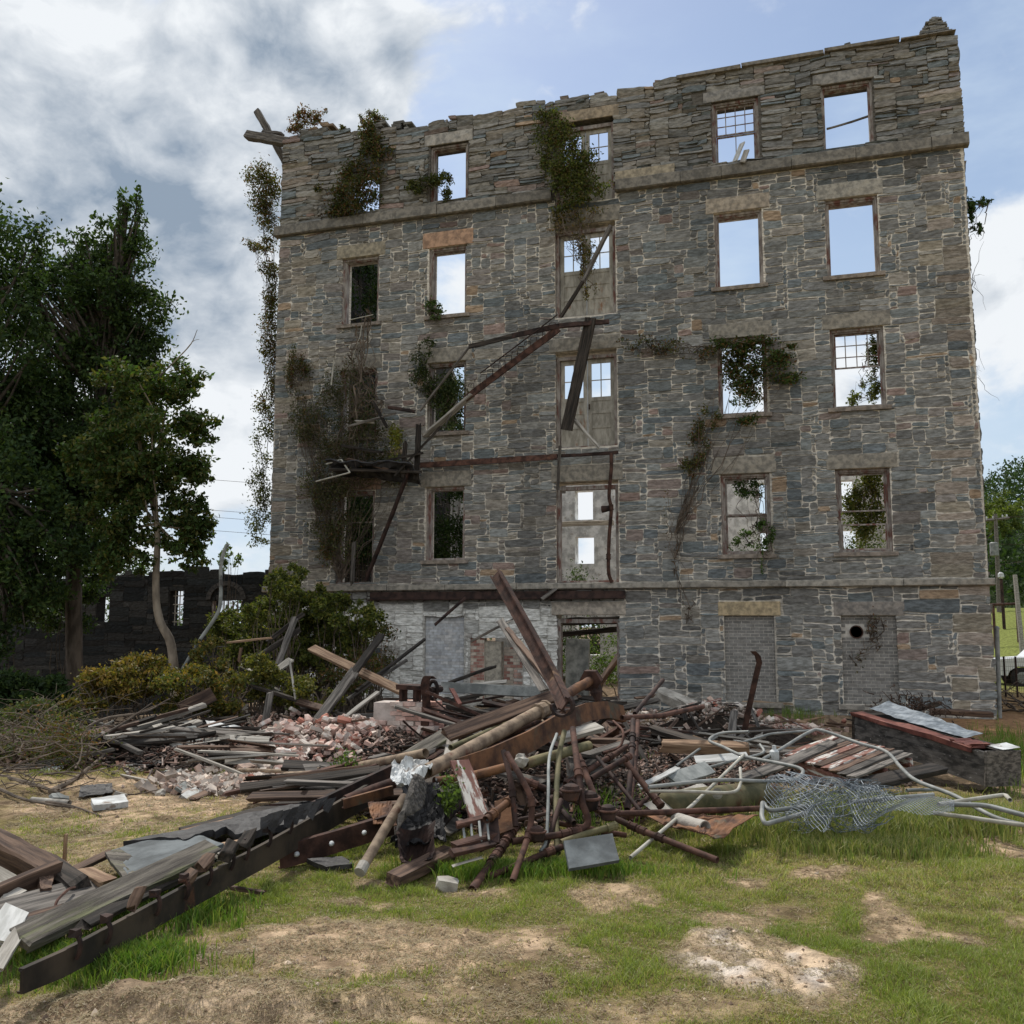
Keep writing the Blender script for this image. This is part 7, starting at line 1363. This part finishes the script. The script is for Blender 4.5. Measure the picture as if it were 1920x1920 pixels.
B1('timber', 'long brown timber lying along the wall foot at far right', 'timber', (1745, 1334, 17.6), (1862, 1340, 17.6), .12, .10, m_wbrown, .2)
B1('timber', 'short dark timber end beside the root ball', 'timber', (1720, 1330, 17.2), (1762, 1318, 17.4), .08, .08, m_wdark, .2)
B1('plank', 'thick orange brown log between the tangle and the wavy tube', 'log', (1240, 1398, 10.6), (1400, 1404, 10.4), .14, .12, m_worange, .3, .04)
B1('plank', 'dark long plank under the orange brown log', 'plank', (1224, 1366, 11.6), (1330, 1396, 10.8), .10, .06, m_wdark, .3)
B1('plank', 'white painted lath lying before the orange log', 'plank', (1305, 1425, 9.8), (1400, 1418, 9.9), .12, .02, m_wwhite, .5)
B1('plank', 'narrow white lath near the tall upright pipes', 'plank', (1200, 1475, 8.6), (1270, 1440, 9.2), .05, .02, m_wwhite, .4)
B1('plank', 'pale board on top of the heap under the bent channel', 'plank', (1045, 1385, 8.9), (1120, 1364, 9.2), .12, .05, m_wlight, .4)
B1('plank', 'blue grey wide board half buried under the wavy tube', 'plank', (1260, 1464, 9.0), (1330, 1440, 9.4), .16, .03, m_slab, .6)
o = link('bucket', None, None, Pt(1442, 1418, 9.8)); tag(o, 'small white bottle shaped container standing between the tubes', 'container'); mb = MB(); c = Pt(1452, 1420, 9.8); mb.tube([c-[0, 0, .05], c+[0, 0, .06], c+[0, 0, .08], c+[0, 0, .12]], [.05, .05, .025, .02], 10); mbobj(mb, 'shell', m_torn, Pt(1442, 1418, 9.8), o)
# bent steel pole rising from the shrub on the left
pipe('bent_pole', 'tall bent grey pole rising from the golden shrub before the ruined wall', 'pole', P4((338, 1262, 17), (375, 1200, 17), (408, 1150, 17), (414, 1115, 17), (414, 1065, 17), (419, 1038, 17), (427, 1020, 17)), .032, m_slab, sm=True)

# ------------------------------------------------------------------ remains of the fire escape on the facade
Fc = lambda px, py, Y=-.6: onY(px, py, Y)
def F1(name, label, cat, a, b, w_, h_, m_, roll=0, jag=.03, Y=(-.6, -.6), grp=None): return T(name, label, cat, Fc(a[0], a[1], Y[0]), Fc(b[0], b[1], Y[1]), w_, h_, m_, roll, jag, grp)
fe = empty('fire_escape', Fc(1046, 612, -.9), 'rusty remains of an iron fire escape sloping between the door and the second window', 'fire escape')
def FP(nm, a, b, w_, h_, m_, Y=(-.8, -.8), roll=0): return T(nm, None, None, Fc(a[0], a[1], Y[0]), Fc(b[0], b[1], Y[1]), w_, h_, m_, roll, .01, parent=fe)
FP('landing_beam', (1048, 611), (1142, 603), .07, .12, m_rustd, (-.9, -.7)); FP('landing_beam', (960, 630), (1048, 611), .05, .13, m_rustd, (-1.0, -.9)); FP('landing_beam', (879, 650), (960, 630), .05, .12, m_wdark, (-1.05, -1.0))
FP('strut', (880, 650), (787, 770), .05, .05, m_wgrey, (-1.05, -.7))
FP('stringer', (1048, 616), (872, 748), .05, .17, m_rust, (-.9, -.7))
for k in range(15):
    t_ = (k+.6)/15; px, py = 1048-176*t_, 609+132*t_; p = Fc(px, py, -.85); mb = MB(); mb.tube([p+[0, 0, -.06], p+[-.0, 0, .13], p+[-.14, 0, .13], p+[-.15, 0, .06]], .011, 4); mbobj(mb, 'tread_bracket', m_rustd, Fc(1046, 612, -.9), fe)
FP('handrail', (1045, 590), (900, 700), .025, .025, m_rustd, (-1.1, -.9))
F1('plank', 'broken pale timber ending the rusty stair at the second window', 'plank', (880, 745), (802, 812), .16, .08, m_wlight, .3, .14, (-.7, -.6))
F1('plank', 'splintered upright board at the foot of the rusty stair', 'plank', (838, 792), (858, 752), .09, .04, m_wgrey, .3, .1, (-.7, -.7))
F1('hanging_plank', 'heavy dark plank hanging across the third floor doors', 'plank', (1108, 596), (1062, 806), .32, .07, m_wdark, .35, .01, (-.75, -.55))
F1('leaning_timber', 'dark timber leaning across the fourth floor doors with ivy on it', 'plank', (1145, 424), (1094, 528), .15, .08, m_wgrey, .3, .04, (-.2, -.4))
F1('leaning_timber', 'thin lower end of the timber leaning across the fourth floor doors', 'plank', (1098, 520), (1052, 594), .12, .07, m_wdark, .3, .06, (-.4, -.6))
F1('leaning_timber', 'broken pale branch like timber lying under the third floor doors', 'plank', (1075, 785), (1122, 838), .09, .07, m_wlight, .3, .12, (-.3, -.6))
ib = Ibeam('iron_rail', 'dark red iron rail fixed level under the second column window', [Fc(787, 872, -.25), Fc(915, 864, -.25), Fc(1045, 856, -.25)], .06, .14, .012, m_rust, 0, 'iron rail', kind='C')
F1('iron_rail', 'dark bar joining the rail over the doorway lintel', 'iron rail', (1045, 855), (1160, 848), .07, .08, m_rustd, 0, .02, (-.3, -.3))
F1('post', 'pale thin upright board hanging beside the central doorway', 'plank', (1050, 840), (1046, 915), .08, .03, m_wgrey, 0, .08, (-.4, -.15))
F1('iron_bar', 'dark iron bar slanting down from the vine mat to the belt course', 'iron bar', (768, 880), (686, 1088), .09, .08, m_rustd, 0, .02, (-.7, -.25))
F1('iron_bar', 'black bar bridging the vine mat and the stair foot', 'iron bar', (728, 764), (778, 772), .07, .08, m_rustd, 0, .02, (-.8, -.7))
F1('post', 'grey weathered board standing in the vines left of the second column', 'plank', (660, 1095), (664, 1018), .11, .05, m_wgrey, 0, .08, (-.5, -.5))
F1('post', 'dark upright timber hanging from the collapsed landing', 'plank', (785, 795), (780, 898), .13, .09, m_wdark, 0, .06, (-.7, -.6))
F1('post', 'second dark upright timber of the collapsed landing', 'plank', (760, 830), (756, 892), .10, .08, m_wdark, 0, .06, (-.8, -.7))
for k, (a, b, w_, m_) in enumerate([((650, 800), (742, 775), .10, m_wgrey), ((640, 835), (716, 848), .12, m_wdark), ((620, 880), (790, 885), .20, m_wdark), ((700, 870), (790, 850), .16, m_wdark), ((650, 860), (730, 880), .14, m_wbrown), ((668, 790), (700, 792), .07, m_wlight), ((742, 890), (826, 800), .12, m_wdark), ((700, 755), (725, 800), .12, m_wdark)]):
    F1('landing_board', ['grey board topmost in the collapsed landing', 'dark short board across the leftmost window of the third floor', 'long dark board at the bottom of the collapsed landing', 'dark board slanting at the right of the collapsed landing', 'brown board inside the collapsed landing', 'small pale board end in the leftmost third floor window', 'dark timber rising right from the collapsed landing to the stair', 'dark upright timber right of the leftmost third floor window'][k], 'board', a, b, w_, .06, m_, .3, .05, (-.8, -.7))
sheet('collapsed_landing', 'black crumpled remains of a landing below the leftmost windows', 'landing', [Fc(610, 862, -.9), Fc(770, 868, -.9), Fc(790, 905, -.4), Fc(640, 892, -.4)], 16, 8, .16, m_tar, .04)
for k, pts in enumerate([[(626, 676, -.8), (621, 722, -.8)], [(592, 903, -.9), (656, 886, -.9), (640, 862, -.8)], [(612, 870, -.8), (640, 862, -.8)], [(678, 610, -.7), (676, 628, -.7), (662, 668, -.7)], [(655, 600, -.6), (700, 590, -.5)]]):
    pipe('thin_conduit', ['short straight white conduit beside the leftmost third floor window', 'white conduit bent in a sharp hook over the vine mat', 'small white conduit stub above the hooked conduit', 'thin white conduit slanting under the leftmost fourth floor window', 'thin grey stick across the leftmost fourth floor window sill'][k], 'conduit', [Fc(*p) for p in pts], .022 if k < 3 else .014, m_cream, rad=.02, n=8)
pipe('hanging_pipe', 'rusty drain pipe hanging down the right side of the central doorway', 'pipe', [Fc(1146, 850, -.3), Fc(1146, 880, -.3), Fc(1142, 930, -.25), Fc(1146, 955, -.25), Fc(1142, 1010, -.2), Fc(1141, 1070, -.2), Fc(1147, 1092, -.15)], .045, m_rust, sm=True, coup=(.42, .8))
mb = MB(); c = Fc(1134, 955, -.3); mb.tube([c+[-.08, 0, 0], c+[-.075, 0, 0], c+[.1, 0, .02]], [.06, .09, .07], 10); tag(mbobj(mb, 'pipe_funnel', m_rustd, c), 'dark rusty funnel on the side of the hanging drain pipe', 'fitting')
F1('loose_board', 'small grey wooden board stuck out under the belt course beside the basement door', 'board', (1018, 1122), (1042, 1104), .12, .03, m_wgrey, .6, .05, (-.25, -.15))
# beams at the upper left corner
F1('roof_beam', 'grey roof beam sticking out level from the upper left corner', 'beam', (464, 254), (545, 268), .26, .26, m_wgrey, 0, .02, (.25, .25))
F1('roof_beam', 'grey roof beam crossing the level one in a steep slant at the upper left corner', 'beam', (482, 209), (540, 312), .17, .2, m_wgrey, 0, .02, (.75, .75))
F1('roof_beam', 'short dark board lying on the level roof beam', 'beam', (494, 248), (530, 252), .2, .08, m_wgrey, 0, .04, (.6, .6))
# loose sash boards at the top floor windows
F1('broken_board', 'pale broken board hanging out of the top floor window with muntins, left one', 'board', (1378, 302), (1392, 268), .14, .03, m_wwhite, .2, .03, (-.25, -.05))
F1('broken_board', 'pale broken board hanging out of the top floor window with muntins, right one', 'board', (1392, 304), (1400, 282), .14, .03, m_wlight, .2, .03, (-.25, -.05))
F1('loose_lath', 'lath slanting across the last top floor window, lower', 'lath', (1550, 242), (1628, 218), .05, .04, m_wgrey, 0, .01, (.3, .3))
F1('loose_lath', 'board slanting across the last top floor window head', 'lath', (1545, 176), (1612, 156), .05, .05, m_wgrey, 0, .01, (.3, .3))
F1('roof_remnant', 'dark remnant of a roof board behind the top floor window with muntins', 'roof board', (1360, 192), (1440, 186), .5, .05, m_wdark, .4, .05, (.9, .9))
F1('loose_beam', 'dark beam inside the basement doorway, upper one', 'beam', (1046, 1190), (1175, 1178), .18, .14, m_wdark, 0, .03, (2.0, 1.8))
F1('loose_beam', 'dark beam inside the basement doorway, slanting one', 'beam', (1090, 1330), (1175, 1210), .16, .12, m_wbrown, 0, .03, (1.2, 2.6))
F1('loose_beam', 'dark ceiling beam inside the basement doorway right under the lintel', 'beam', (1046, 1166), (1175, 1162), .3, .2, m_wdark, 0, .03, (1.6, 1.6))
F1('concrete_slab', 'upright grey concrete slab inside the basement doorway', 'slab', (1082, 1330), (1084, 1198), .62, .1, m_slab, 0, .04, (1.2, 1.2))
F1('loose_beam', 'white painted sill beam seen through the second floor doorway', 'beam', (1050, 983), (1150, 980), .2, .12, m_wlight, 0, .0, (2.2, 2.2))
